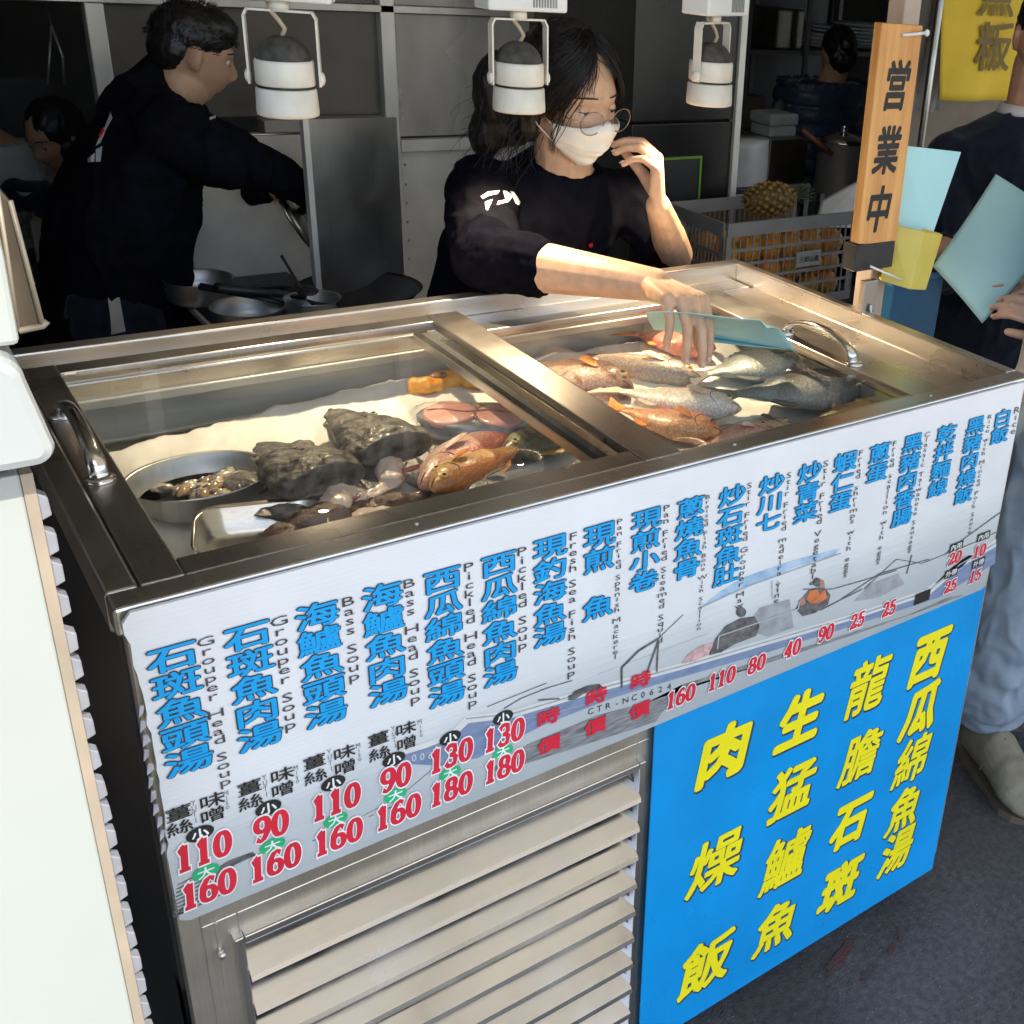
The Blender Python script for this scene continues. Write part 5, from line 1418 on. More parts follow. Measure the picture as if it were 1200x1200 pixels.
# yellow pad holder
a, b, c, d = P(1044, 263, 'y', .425), P(1084, 272, 'y', .380), P(1066, 339, 'y', .380), P(1032, 329, 'y', .425)
e0, e1 = P(1105, 275, 'y', .392), P(1085, 340, 'y', .392)
yh = thing('pad_holder', 'yellow plastic holder of teal order sheets fixed right of the wooden sign', 'holder', (c + d) / 2)
m = MB(); bkv = V((.004, .004, 0)); deep = V((.035, .05, 0))
m.prism([a, b, c, d], bkv); m.prism([b + V((.0005, 0, 0)), e0, e1, c + V((.0005, 0, 0))], V((-.001, .005, 0)))
m.prism([d, c, e1, d + deep], V((0, 0, .003))); m.prism([a + deep, e0 + V((0, .006, 0)), e1 + V((0, .006, 0)), d + deep], bkv)
m.build('tray', YEL_P, yh, bevel=.001)
m = MB(); q = P(1020, 312, 'y', .39); q2 = P(1056, 328, 'y', .385); m.tube([q, q2], .0022, 8); m.build('cable_tie', WHITE_P, yh)
q = P(1066, 331, 'y', .388); m = MB(); m.box(q, (.012, .004, .008)); m.build('rivet', BLACK_M, yh)
pa, pb_, pc_, pd_ = P(1058, 171, 'y', .455), P(1129, 179, 'y', .425), P(1094, 280, 'y', .408), P(1050, 272, 'y', .44)
for k in range(5):
    o = V((.003 * k, .006 + .006 * k, -.002 * k)); mm_ = MB(); mm_.prism([pa + o, pb_ + o, pc_ + o, pd_ + o], V((.0015, .003, 0)))
    tag(mm_.build('order_sheet', TEAL if k % 2 == 0 else TEAL_D), 'teal order sheet stacked upright in the yellow holder', 'sheet', 'teal order sheets in the yellow holder')
# blue bin beyond
q0, q1 = P(1042, 380, 'y', .62), P(1078, 328, 'y', .62)
m = MB(); m.loft([[V((q0.x + u * .9, .62 + v, .62)) for u, v in ((0, 0), (.17, 0), (.17, .05), (0, .05))], [V((q0.x - .005 + u, .62 + v, q1.z)) for u, v in ((0, 0), (.17, 0), (.17, .05), (0, .05))]], smooth=False)
t = thing('blue_bin', 'blue plastic bin standing behind the clamp and the yellow holder', 'bin', (q0.x + .08, .7, .6)); m.build('bin', M('bin_blue', (.02, .10, .20), .45, 0, .1, 8), t, bevel=.006)
m = MB(); m.bb((q0.x - .012, .612, q1.z), (q0.x + .172, .62, q1.z + .012)); m.build('lip', M('bin_lip', (.03, .13, .25), .45), t)
m = MB(); m.bb((q0.x + .03, .60, .02), (q0.x + .16, .72, .60)); t2 = tag(m.build('stool', BLACK_M, bevel=.01), 'black crate stand under the blue bin', 'stand')
# yellow cloth banner, pole, white curtain
yb = 1.35
pts = [P(1105, -60, 'y', yb), P(1215, -60, 'y', yb), P(1195, 118, 'y', yb), P(1104, 118, 'y', yb)]
yb_t = thing('yellow_banner', 'yellow hanging cloth banner with brown lettering behind the navy sweater', 'banner', (pts[0].x, yb, pts[2].z))
m = MB()
def clothf(u, v):
    t_ = pts[0].lerp(pts[1], u); b_ = pts[3].lerp(pts[2], u); p = t_.lerp(b_, v); p.y += .012 * sin(u * 9 + v * 2) * v; return p
m.sheet(clothf, 24, 16, .002); m.build('cloth', M('banner_yellow', (.62, .42, .03), .8, 0, .08, 6, .1, 60), yb_t)
m = MB()
for ch, x, y in (('魚', 1172, -10), ('粄', 1166, 55)):
    q = P(x, y, 'y', yb - .018); put_bold(m, ch, q.x, q.z, .17, .15, flat(yb - .016), .018, 5)
m.build('lettering', M('banner_brown', (.16, .10, .02), .7), yb_t)
q = P(1102, 0, 'y', 1.3); m = MB(); m.tube([(q.x, 1.3, .0), (q.x, 1.3, 2.6)], .011, 10); tag(m.build('pole', ST_DARK), 'thin grey pole at the edge of the yellow banner', 'pole')
c0 = P(1068, 20, 'y', 1.5); c1 = P(1100, 130, 'y', 1.5); m = MB()
m.sheet(lambda u, v: V((c0.x + (c1.x - c0.x + .02) * (u - .1 * v * (1 - u)), 1.5 + .02 * sin(u * 14 + 1.5 * v), c0.z + .2 + (c1.z - c0.z - .2) * v)), 26, 12, .002)
tag(m.build('hanging_towel', M('towel', (.30, .28, .26), .9, 0, .1, 20, .2, 120)), 'pale towel hanging between wooden sign and yellow banner', 'towel')
w0 = P(1062, 60, 'y', 1.6); m = MB(); m.bb((w0.x - .05, 1.6, 0), (5.2, 1.62, 2.66)); tag(m.build('wall', M('tan_board', (.16, .12, .085), .7)), 'tan wall behind the pale towel and the yellow banner', 'wall')  # unseen right stretch added to hold light back from the kitchen

# ------------------------------------------------------------------ dining corner at the far left
YD = 2.7
tzd = P(60, 258, 'y', YD - .1).z
td = thing('dining_table', 'small dining table with a paper cup in the dim left corner', 'table', (P(40, 258, 'y', YD).x, YD, 0))
q = P(40, 258, 'y', YD); m = MB(); m.bb((q.x - .35, YD - .3, tzd - .025), (q.x + .10, YD + .15, tzd)); m.build('table_top', M('table_pale', (.14, .135, .125), .5), td, bevel=.004)
for dx in (-.32, .06):
    for dy in (-.27, .11): m = MB(); m.bb((q.x + dx, YD + dy, 0), (q.x + dx + .03, YD + dy + .03, tzd - .025)); m.build('leg', BLACK_M, td)
q = P(40, 245, 'y', YD - .12); m = MB(); m.lathe([(.028, 0), (.038, .09), (.040, .092), (.036, .09), (.026, .004), (.001, .004)], (q.x, YD - .12, tzd), n=28); tag(m.build('paper_cup', M('cup_paper', (.36, .34, .28), .7)), 'pale paper cup on the dining table', 'cup')
q = P(18, 252, 'y', YD - .1); m = MB(); m.lathe([(.04, 0), (.075, .04), (.078, .042), (.07, .038), (.001, .006)], (q.x, YD - .1, tzd), n=28); tag(m.build('soup_bowl', M('bowl_grey', (.28, .27, .24), .5)), 'shallow bowl beside the paper cup', 'bowl')
q = P(75, 275, 'y', 2.3); m = MB(); m.loft([[V((q.x - .07 + .14 * u, 2.3 + .02 * v, q.z - .10 + .14 * w)) for u, v in ((0, 0), (1, 0), (1, 1), (0, 1))] for w in (0, 1)], smooth=False); tag(m.build('hanging_cloth', M('rag', (.24, .25, .20), .9, 0, .15, 12, .3, 80), bevel=.004), 'pale green cloth draped over a chair behind the cook', 'cloth')
q = P(62, 262, 'y', 2.36)
chd = thing('dining_chair', 'black metal chair with a cloth over it behind the cook', 'chair', (q.x, 2.4, 0))
m = MB(); m.tube([(q.x - .10, 2.36, .0), (q.x - .07, 2.36, .45), (q.x - .02, 2.34, P(70, 258, 'y', 2.34).z), (q.x + .16, 2.34, P(70, 258, 'y', 2.34).z + .02), (q.x + .2, 2.36, .45), (q.x + .22, 2.36, 0)], .012, 8); m.build('frame', BLACK_M, chd)
m = MB(); m.bb((q.x - .09, 2.34, .43), (q.x + .2, 2.7, .46)); m.build('seat', BLACK_M, chd, bevel=.005)
for dx in (-.08, .18): m = MB(); m.tube([(q.x + dx, 2.68, 0), (q.x + dx, 2.66, .43)], .011, 8); m.build('leg', BLACK_M, chd)
q = P(60, 30, 'y', 2.5); q2 = P(76, 100, 'y', 2.5); m = MB(); m.tube([q, q.lerp(q2, .5) + V((.01, 0, 0)), q2], .004, 6); m.tube([q, q.lerp(P(56, 100, 'y', 2.5), .6), P(56, 100, 'y', 2.5)], .003, 6); m.tube([q, q + V((0, 0, 1.1))], .002, 6); tag(m.build('hanging_tongs', ALU), 'pair of tongs hanging in the dark left of the cook', 'tongs')
q = P(14, 110, 'y', 3.4); m = MB(); m.bb((q.x - .3, 3.4, .9), (q.x + .10, 3.42, q.z + .05)); tag(m.build('wall_poster', M('poster_grey', (.06, .07, .07), .6)), 'dim grey board on the wall at the left edge', 'board')

# ------------------------------------------------------------------ white cart edge at the left, close to the camera
YL = -.12
e0, e1 = P(38, 560, 'y', YL), P(188, 1200, 'y', YL)
xe = (e0.x + e1.x) / 2
WP = M('cart_white', (.42, .44, .395), .4, 0, .03, 4, .03, 10, rvar=.08)
wc = thing('white_cart', 'white panelled cart in the sun at the left edge, with a beaded corner strip', 'cart', (xe - .4, YL + .2, 0))
zt_c = P(30, 555, 'y', YL).z
m = MB(); m.bb((xe - .9, YL, .12), (xe - .014, YL + .012, zt_c)); m.build('front_panel', WP, wc, bevel=.002)
m = MB(); m.bb((xe - .020, YL + .012, .12), (xe - .014, YL + .10, zt_c)); m.build('side_panel', WP, wc)
m = MB(); m.bb((xe - .014, YL - .001, .12), (xe - .006, YL + .014, zt_c)); m.build('corner_strip', M('bare_edge', (.42, .34, .25), .5, .2, .15, 10), wc)
m = MB()
for k in range(int((zt_c - .14) / .030)):
    z = .14 + k * .030 + .006 * rnd.random(); m.prism([(xe - .006, YL, z), (xe + .0012, YL, z + .003), (xe + .0004 + .0014 * rnd.random(), YL, z + .018), (xe - .006, YL, z + .0235)], (0, .012, 0))
m.build('beaded_trim', M('trim_silver', (.34, .34, .36), .4, .3, .1, 30), wc, bevel=.001)
m = MB()
for x in (xe - .82, xe - .10): m.lathe([(.05, -.015), (.055, -.01), (.055, .01), (.05, .015)], (x, YL + .12, .056), Matrix.Rotation(pi / 2, 3, 'Y'), 20)
m.bb((xe - .85, YL + .05, .10), (xe - .03, YL + .35, .12)); m.build('wheels', RUBBER, wc)
# rounded top cap that overhangs the panel
cx1 = P(56, 470, 'y', YL - .03).x; zc0, zc1 = P(30, 552, 'y', YL - .03).z, P(30, 415, 'y', YL - .03).z
m = MB(); sec = []
for a in range(7): sec.append((cx1 - .014 + .014 * cos(-pi / 2 + a * pi / 12), zc0 + .014 + .014 * sin(-pi / 2 + a * pi / 12)))
for a in range(7): sec.append((cx1 - .010 - .02 + .02 * cos(a * pi / 12), zc1 - .02 + .02 * sin(a * pi / 12)))
sec = [(xe - .9, zc0)] + sec + [(xe - .9, zc1)]
m.prism([(x, YL - .03, z) for x, z in sec], (0, .38, 0)); m.build('top_cap', M('cap_white', (.40, .42, .41), .3, 0, .03, 5, .03, 12), wc, bevel=.008)
# upper box on the cap
ux = P(20, 330, 'y', YL).x; uz = P(10, 300, 'y', YL).z
m = MB(); m.prism([(xe - .9, YL - .01, zc1), (P(24, 412, 'y', YL).x, YL - .01, zc1), (P(4, 300, 'y', YL).x, YL - .01, uz), (P(-12, 230, 'y', YL).x, YL - .01, P(-12, 230, 'y', YL).z), (xe - .9, YL - .01, P(-12, 230, 'y', YL).z)], (0, .2, 0)); m.build('upper_box', WP, wc, bevel=.004)
# hanging bracket strip in front of the dining corner
a, b, c, d = P(-6, 205, 'y', .10), P(12, 235, 'y', .10), P(50, 382, 'y', .10), P(22, 388, 'y', .10)
br = thing('bracket_arm', 'brownish metal bracket arm slanting down beside the white cart', 'bracket', (a + b + c + d) / 4)
m = MB(); m.prism([a + V((-.02, 0, .03)), b, c, d], (0, .012, 0)); m.build('arm', M('bracket_brown', (.13, .10, .07), .35, .6, .2, 12), br, bevel=.003)
m = MB(); m.tube([b, c], .0022, 8); m.tube([a, d], .0018, 8); m.build('bright_edge', M('bracket_edge', (.5, .42, .32), .4, .3), br)
m = MB(); m.tube([d, c, c + V((.004, 0, .004))], .003, 8); m.build('end_clip', M('bracket_edge2', (.45, .38, .3), .4, .3), br)
m = MB(); m.tube([a + V((-.02, .006, .03)), a + V((-.5, .006, .7))], .012, 8); m.build('rod', BLACK_M, br)
# ------------------------------------------------------------------ people
def face_def(x, y, z, nose=1.0, rx=.074, ry=.093):
    """head surface: unit direction -> local point; face looks along -Y"""
    zz = .116 * z
    taper = 1 - .30 * max(0, -z) ** 1.4
    px_ = rx * x * taper
    py_ = ry * y
    if y < 0: py_ *= 1 - .10 * max(0, -z) ** 2 + .03 * max(0, z)
    else: py_ *= (1 + .06 * max(0, z)) * (1 - .45 * max(0, -z - .1))
    if y < 0:                                                   # features on the front
        g = lambda cx, cz, sx, sz: exp(-((px_ - cx) / sx) ** 2 - ((zz - cz) / sz) ** 2)
        d = 0
        nz = max(0, min(1, (.022 - zz) / .05)); d += nose * (.006 + .020 * nz) * g(0, -.012, .0115 + .006 * nz, .026)
        d += nose * .006 * (g(.012, -.030, .009, .009) + g(-.012, -.030, .009, .009))
        d += .005 * (g(.032, .032, .024, .010) + g(-.032, .032, .024, .010))
        d -= .010 * (g(.032, .010, .018, .012) + g(-.032, .010, .018, .012))
        d += .005 * (g(.042, -.022, .022, .022) + g(-.042, -.022, .022, .022))
        d += .007 * g(0, -.056, .020, .007) + .007 * g(0, -.067, .018, .007) - .005 * g(0, -.0615, .022, .003) - .004 * g(0, -.078, .02, .006)
        d += .010 * g(0, -.096, .024, .016)
        py_ -= d
    return V((px_, py_, zz))


def sdir(th, z):                                               # th = 0 is straight ahead
    c = sqrt(max(0, 1 - z * z)); return c * sin(th), -c * cos(th), z


def head_grid(mb, Mx, nose=1.0):
    nu, nv = 88, 60; rings = []
    for i in range(nv + 1):
        z = sin(-pi / 2 * .995 + pi * .995 * i / nv)
        rings.append([Mx @ face_def(*sdir(2 * pi * j / nu, z), nose) for j in range(nu)])
    mb.loft(rings)
    for s in (-1, 1):
        R = Mx.to_3x3() @ Matrix.Rotation(s * .35, 3, 'Z')
        mb.ell(Mx @ V((s * .074, .008, .0)), (.008, .018, .030), R); mb.ell(Mx @ V((s * .079, .010, .004)), (.006, .019, .027), R); mb.ell(Mx @ V((s * .076, .002, -.022)), (.006, .009, .010), R)


def headM(c, yaw, pitch, roll=0., sc=1.): return Matrix.Translation(V(c)) @ Matrix.Rotation(yaw, 4, 'Z') @ Matrix.Rotation(pitch, 4, 'X') @ Matrix.Rotation(roll, 4, 'Y') @ Matrix.Scale(sc, 4)


def oval_ring(c, U, W, n=28, p=.9):
    o = []
    for k in range(n):
        a = 2 * pi * k / n; ca, sa = cos(a), sin(a)
        o.append(V(c) + V(U) * (abs(ca) ** p * (1 if ca > 0 else -1)) + V(W) * (abs(sa) ** p * (1 if sa > 0 else -1)))
    return o


def torso(mb, rings, grow=0.):
    mb.loft([oval_ring(c, V(U) * (1 + grow / V(U).length), V(W) * (1 + grow / V(W).length)) for c, U, W in rings])


def hand(mb, wrist, d, back, ts, curls, thumb=(.5, .2), sc=1.0, spread=.0, grow=0.):
    d = V(d).normalized(); b = V(back); b = (b - d * b.dot(d)).normalized(); s = d.cross(b) * ts       # s points to the thumb side
    w = V(wrist); kn = []
    for i, o in enumerate((.031, .0105, -.0105, -.030)):
        k = w + d * ((.088, .091, .087, .078)[i] * sc) + s * o * sc
        kn.append(k); mb.cap(w + s * o * .45 * sc + d * .004, .015 * sc, k, .0105 * sc)
        mb.cap(w + s * o * .7 * sc + d * .03 - b * .008 * sc, .011 * sc, k - b * .004, .009 * sc)
    tips = []
    for i, k in enumerate(kn):
        L = ((.043, .026, .021), (.047, .030, .022), (.043, .028, .022), (.034, .021, .019))[i]
        cu = curls[i] if isinstance(curls[0], (list, tuple)) else curls
        ang = 0; p = k; r = .0094 * sc * (1 if i < 3 else .88)
        dd0 = (d + s * spread * (1.5 - i)).normalized()
        for j in range(3):
            ang += cu[j]; dd = dd0 * cos(ang) - b * sin(ang); q = p + dd * L[j] * sc; mb.cap(p, r, q, r * .90); p = q; r *= .90
        tips.append((p, dd, (b * cos(ang) + dd0 * sin(ang))))
    t0 = w + d * .022 * sc + s * .024 * sc - b * .006
    t1 = t0 + (d * .6 + s * thumb[0] - b * thumb[1]).normalized() * .042 * sc
    t2 = t1 + (d * .9 + s * thumb[0] * .35 - b * (thumb[1] + .25)).normalized() * .032 * sc
    t3 = t2 + (d * 1. + s * thumb[0] * .1 - b * (thumb[1] + .45)).normalized() * .026 * sc
    mb.cap(t0, .016 * sc, t1, .0125 * sc); mb.cap(t1, .0122 * sc, t2, .0105 * sc); mb.cap(t2, .0105 * sc, t3, .0082 * sc)
    return tips


NAIL = M('nail', (.70, .46, .36), .3, 0, .05, 30)


def nails(tips, parent, sc=1.):
    m = MB()
    for p, d, b in tips:
        R = Matrix((d, b.cross(d), b)).transposed(); m.ell(p + b * .0058 * sc + d * .001, (.0058 * sc, .0046 * sc, .0016), R, 12, 6)
    return m.build('fingernails', NAIL, parent)


def wr(amp, s=9, st=(1, 1, .45)):
    def f(p, n):
        q = V((p.x * st[0], p.y * st[1], p.z * st[2]))
        w = fbm(q, s, 3); r = 1 - abs(fbm(q + V((3, 1, 7)), s * 1.3, 2)) * 2
        return amp * (w * .8 + max(0, r) ** 3 * .9 - .3)
    return f


def eyes(parent, Mx, lid=.5, mat=SKIN):
    for s in (-1, 1):
        c = V((s * .031, -.0730, .010))
        m = MB(); m.ell(Mx @ c, (.0105, .0100, .0100), Mx.to_3x3()); e = m.build('eye', EYE_W, parent)
        m = MB(); m.ell(Mx @ (c + V((.002, -.0063, -.003))), (.0054, .0043, .0054), Mx.to_3x3()); m.build('iris', EYE_D, e)
        m = MB()                                               # upper lid closes the upper part of the ball
        def lidf(u, v):
            th = (u - .5) * 2.5; ph = pi / 2 * 1.02 - v * (pi / 2 * 1.02 - .25 + lid * .75)
            return Mx @ (c + V((sin(th) * cos(ph) * .0118, -cos(th) * cos(ph) * .0114, sin(ph) * .0112)))
        m.sheet(lidf, 16, 10, .0012); m.build('eyelid', mat, e)
        m = MB(); ph = .25 - lid * .75
        m.tube([Mx @ (c + V((sin(th) * cos(ph) * .0124, -cos(th) * cos(ph) * .0122, sin(ph) * .0114 + .0003))) for th in [(-1.2 + .2 * k) for k in range(13)]], .0009, 6); m.build('lashes', HAIR, e)
        m = MB()
        pts = []
        for k in range(9):
            q = V((s * (.014 + .0045 * k), 0, .0355 - .0052 * (k / 8) + .003 * sin(k / 8 * 2.8))); dx, dy, dz = q.x / .074, 0, q.z / .116
            yy = -sqrt(max(.01, 1 - dx * dx - dz * dz)); v = face_def(dx / sqrt(dx * dx + yy * yy + dz * dz), yy / sqrt(dx * dx + yy * yy + dz * dz), dz / sqrt(dx * dx + yy * yy + dz * dz))
            pts.append(Mx @ (v + V((0, -.001, 0))))
        m.tube(pts, [.0008 + .0011 * sin(pi * (k + 1) / 10) for k in range(9)], 8); m.build('eyebrow', HAIR, parent)


def strands(mb, Mx, specs, rad=.0008, n=9):
    """specs: (start dir (th,z), end dir (th,z), lift at start, lift at end, count, jitter)"""
    for (t0, z0), (t1, z1), l0, l1, cnt, jt in specs:
        for k in range(cnt):
            a0, b0 = t0 + rnd.gauss(0, jt), z0 + rnd.gauss(0, jt * .3); a1, b1 = t1 + rnd.gauss(0, jt), z1 + rnd.gauss(0, jt * .3)
            lf = rnd.uniform(-.002, .005); w = rnd.uniform(-.12, .12); pts = []
            for i in range(n):
                u = i / (n - 1); z = b0 + (b1 - b0) * (u ** 1.25); th = a0 + (a1 - a0) * u + w * sin(u * pi)
                if z > .985: z = .985
                if z < -1.4: z = -1.4
                if z >= -.98:
                    v = face_def(*sdir(th, z), .2); nv = v.normalized(); v = v + nv * (l0 + (l1 - l0) * u + lf)
                else: v = V((sin(th) * .05, -cos(th) * .06, .116 * z))
                pts.append(Mx @ v)
            mb.tube(pts, [rad * (1 - .6 * (i / (n - 1)) ** 2) for i in range(n)], 4)


def decal(parent, onto, polys, mat, name, off=.0016, sub=3):
    """print lying on a garment: outlines dropped on to the cloth"""
    bm = bmesh.new(); bm.from_mesh(onto.data); bm.transform(wm(onto)); bv = BVHTree.FromBMesh(bm); bm.free()
    m = MB()
    for pl in polys:
        b2 = bmesh.new(); vs = [b2.verts.new((x, y, 0)) for x, y in pl]; f = b2.faces.new(vs)
        bmesh.ops.triangulate(b2, faces=[f]); bmesh.ops.subdivide_edges(b2, edges=b2.edges[:], cuts=sub, use_grid_fill=True)
        idx = {}; ok = True; pts = []
        for i, v in enumerate(b2.verts):
            d = ray(v.co.x, v.co.y).normalized(); h = bv.ray_cast(CAM, d); idx[v] = i
            if h[0] is None: ok = False; break
            pts.append(h[0] + h[1] * off * (1 if h[1].dot(d) < 0 else -1))
        if ok: m.add(pts, [tuple(idx[v] for v in f.verts) for f in b2.faces], True)
        b2.free()
    return m.build(name, mat, parent) if m.v else None


# ---- the woman at the counter
HC = V((1.017, .925, 1.432)); HM = headM(HC, radians(9), radians(14), radians(-3), 1.03)
w = thing('person', 'woman in black shirt, white face mask and glasses laying teal paper on the glass', 'person', (1.0, 1.06, 0))
TR = [((.93, 1.13, .02), (.13, 0, 0), (0, .09, 0)), ((.93, 1.13, .5), (.15, 0, 0), (0, .11, 0)), ((.93, 1.13, .86), (.165, 0, 0), (0, .12, 0)), ((.95, 1.10, .98), (.145, 0, -.01), (0, .105, .01)), ((.99, 1.055, 1.12), (.165, 0, -.015), (0, .112, .02)),
      ((1.025, 1.03, 1.205), (.168, 0, -.025), (0, .098, .02)), ((1.045, 1.01, 1.262), (.125, 0, -.015), (0, .072, .02)), ((1.05, .995, 1.296), (.072, 0, -.008), (0, .062, .02))]
RS, LS = V((.868, 1.02, 1.242)), V((1.205, 1.01, 1.205))
RE, RW = V((.765, .785, 1.178)), P(768, 334, 'y', .50)
LE, LW = V((1.285, .93, 1.10)), V((1.155, .815, 1.240))
m = MB(); torso(m, TR, -.014)
m.cap((1.05, 1.0, 1.24), .060, HC + V((.0, .03, -.06)), .056); head_grid(m, HM)
m.cap(RS, .050, RE, .047); m.cap(RE, .047, RE.lerp(RW, .35), .046); m.cap(RE.lerp(RW, .3), .0465, RW, .029)
m.cap(LS, .046, LE, .040); m.cap(LE, .040, LE.lerp(LW, .4), .037); m.cap(LE.lerp(LW, .35), .037, LW, .025)
tipR = hand(m, RW, P(800, 349, 'y', .415) - RW, (.10, -.15, 1), -1, ((.95, .35, .25), (.85, .40, .2), (.90, .45, .2), (1.05, .45, .25)), thumb=(.35, .75), spread=-.02, sc=1.10)
tipL = hand(m, LW, (-.06, .0, 1), (.80, -.58, .1), 1, ((.80, .70, .4), (.85, .70, .4), (.9, .7, .4), (.95, .7, .45)), thumb=(.4, .5), spread=.03)
body = blob('body', m, SKIN, w, .0030, 3)
nails(tipR + tipL, body)
eyes(body, HM, .50)
m = MB(); torso(m, TR[2:], .010)
m.cap(RS + V((.01, 0, .002)), .070, RS.lerp(RE, .55), .066); m.cap(RS.lerp(RE, .5), .066, RS.lerp(RE, .72), .066)
m.cap(LS, .066, LS.lerp(LE, .7), .060); m.cap(RS.lerp(LS, .22), .062, RS, .066); m.cap(RS.lerp(LS, .78), .060, LS, .064)
shirt = blob('shirt', m, CLOTH_BLK, w, .005, 5, wr(.0075))
m = MB(); m.cap(RS.lerp(RE, .5), .062, RE, .0595); mid = RE.lerp(RW, .28); m.cap(RE, .0595, mid, .0565)
sl_ = blob('undersleeve', m, CLOTH_UND, w, .0035, 4, lambda p, n: .0006 * sin((p - RE).dot((RW - RE).normalized()) * 420 + 8 * fbm(p, 12)) + .0045 * fbm(p, 20, 3))
m = MB(); m.cap(LS.lerp(LE, .5), .054, LE.lerp(LS, .12), .049); blob('undersleeve', m, CLOTH_UND, w, .0035, 4, wr(.004, 16))
# shirt collar band
m = MB(); ring = [oval_ring(c, U, W, 36) for c, U, W in (((1.052, .992, 1.288), (.078, 0, -.010), (0, .068, .028)), ((1.053, .989, 1.298), (.072, 0, -.010), (0, .062, .026)), ((1.053, .989, 1.302), (.067, 0, -.010), (0, .058, .026)), ((1.053, .990, 1.292), (.066, 0, -.010), (0, .057, .026)))]
m.loft(ring, closed=True); m.build('collar', CLOTH_BLK, shirt)
decal(shirt, shirt, [[(563.3, 230.7), (571.7, 225.3), (585.3, 223.7), (582.7, 228.0), (573.3, 230.0), (565.7, 234.0)], [(568.3, 237.3), (577.3, 234.0), (574.3, 240.7), (571.3, 247.0), (569.3, 246.0)], [(588.7, 224.3), (592.7, 224.3), (600.7, 230.0), (595.0, 237.3), (581.7, 240.7), (583.3, 236.3), (591.7, 234.3), (594.3, 230.7)], [(597.3, 224.7), (601.3, 225.3), (610.0, 237.3), (606.7, 240.7), (603.3, 238.7), (604.7, 236.0)]], INK_W, 'sleeve_logo')
decal(shirt, shirt, [[(689, 286), (694, 284), (694, 289), (690, 290)]], INK_R, 'chest_print')
# mask
m = MB()
def maskf(u, v):
    th = (u - .5) * 2.3; zt = -.10 - .10 * abs(u - .5) * 2 + .08 * exp(-((u - .5) / .12) ** 2); zb = -.97 + .42 * (abs(u - .5) * 2) ** 1.5
    z = zt + (zb - zt) * v; p = face_def(*sdir(th, z), .35)
    o = .010 + .010 * (1 - abs(u - .5) * 2) ** .7 * sin(pi * min(1, v * .9 + .08)) + .0022 * max(0, sin(v * 17)) * (1 - abs(u - .5) * 1.4)
    q = V((p.x, p.y, 0)).normalized(); return HM @ (p + V((q.x, q.y, -.25 * v)).normalized() * o)
m.sheet(maskf, 40, 30, .0016); mk = m.build('face_mask', MASK, w)
m = MB()
for s in (0, 1):
    for v in (.04, .9):
        a = maskf(s, v); e = HM @ V(((s * 2 - 1) * .078, .018, .01 if v < .5 else -.018)); md = a.lerp(e, .5) + HM.to_3x3() @ V(((s * 2 - 1) * .008, 0, 0)); m.tube([a, md, e], .0012, 6)
m.tube([maskf(u / 12, .0) for u in range(13)], .0012, 6)
m.build('ear_loops', INK_W, mk)
m = MB()
for s in (-1, 1):
    c = HM @ V((s * .034, -.107, -.002)); R = HM.to_3x3() @ Matrix.Rotation(s * .12, 3, 'Z') @ Matrix.Rotation(pi / 2, 3, 'X')
    m.tube([c + R @ V((.0245 * cos(a * pi / 16), .0215 * sin(a * pi / 16), 0)) for a in range(33)], .0011, 6)
    m.tube([c + R @ V((s * .0245, .005, 0)), HM @ V((s * .073, -.085, .004)), HM @ V((s * .081, .0, .008)), HM @ V((s * .080, .03, -.005))], .0011, 6)
m.tube([HM @ V((-.0100, -.108, .001)), HM @ V((0, -.113, .004)), HM @ V((.0100, -.108, .001))], .0011, 6)
gl = m.build('glasses', M('frame_metal', (.30, .24, .18), .25, .9), w)
m = MB()
for s in (-1, 1):
    c = HM @ V((s * .034, -.107, -.002)); R = HM.to_3x3() @ Matrix.Rotation(s * .12, 3, 'Z') @ Matrix.Rotation(pi / 2, 3, 'X')
    m.poly([c + R @ V((.024 * cos(a * pi / 14), .021 * sin(a * pi / 14), 0)) for a in range(28)])
m.build('lenses', LENS, gl)
# hair: gathered mass, fringe and loose curls
m = MB(); R3 = HM.to_3x3()
m.ell(HM @ V((0, .028, .032)), (.086, .096, .100), R3); m.ell(HM @ V((-.02, .075, .0)), (.080, .062, .085), R3); m.ell(HM @ V((-.05, .085, -.055)), (.058, .05, .062), R3)
m.ell(HM @ V((-.076, .040, -.02)), (.022, .045, .07), R3); m.ell(HM @ V((.070, .045, -.015)), (.022, .045, .06), R3); m.ell(HM @ V((-.09, .09, -.07)), (.045, .04, .05), R3); m.ell(HM @ V((-.10, .085, -.01)), (.045, .045, .07), R3); m.ell(HM @ V((-.115, .09, -.09)), (.03, .03, .05), R3)
hr = blob('hair', m, HAIR, w, .004, 3, lambda p, n: .005 * fbm(V((p.x, p.y, p.z * .35)), 45, 3) + .003)
m = MB()
strands(m, HM, [((.25, .97), (1.35, .05), .014, .008, 70, .10), ((.15, .96), (.95, .42), .014, .008, 50, .10), ((-.1, .97), (-.95, .36), .014, .008, 60, .10), ((-.2, .96), (-1.35, -.15), .016, .010, 90, .12),
                ((-.3, .95), (-1.2, -.70), .014, .009, 14, .08), ((.2, .95), (1.35, -.5), .014, .010, 12, .08), ((-.05, .96), (-.45, .36), .012, .008, 10, .10), ((.05, .96), (.45, .5), .012, .008, 8, .10), ((-.5, .9), (-2.2, -.4), .018, .020, 90, .25), ((.5, .9), (2.0, -.1), .018, .018, 50, .25), ((-1, .9), (-2.7, .0), .018, .022, 60, .3)], .0009)
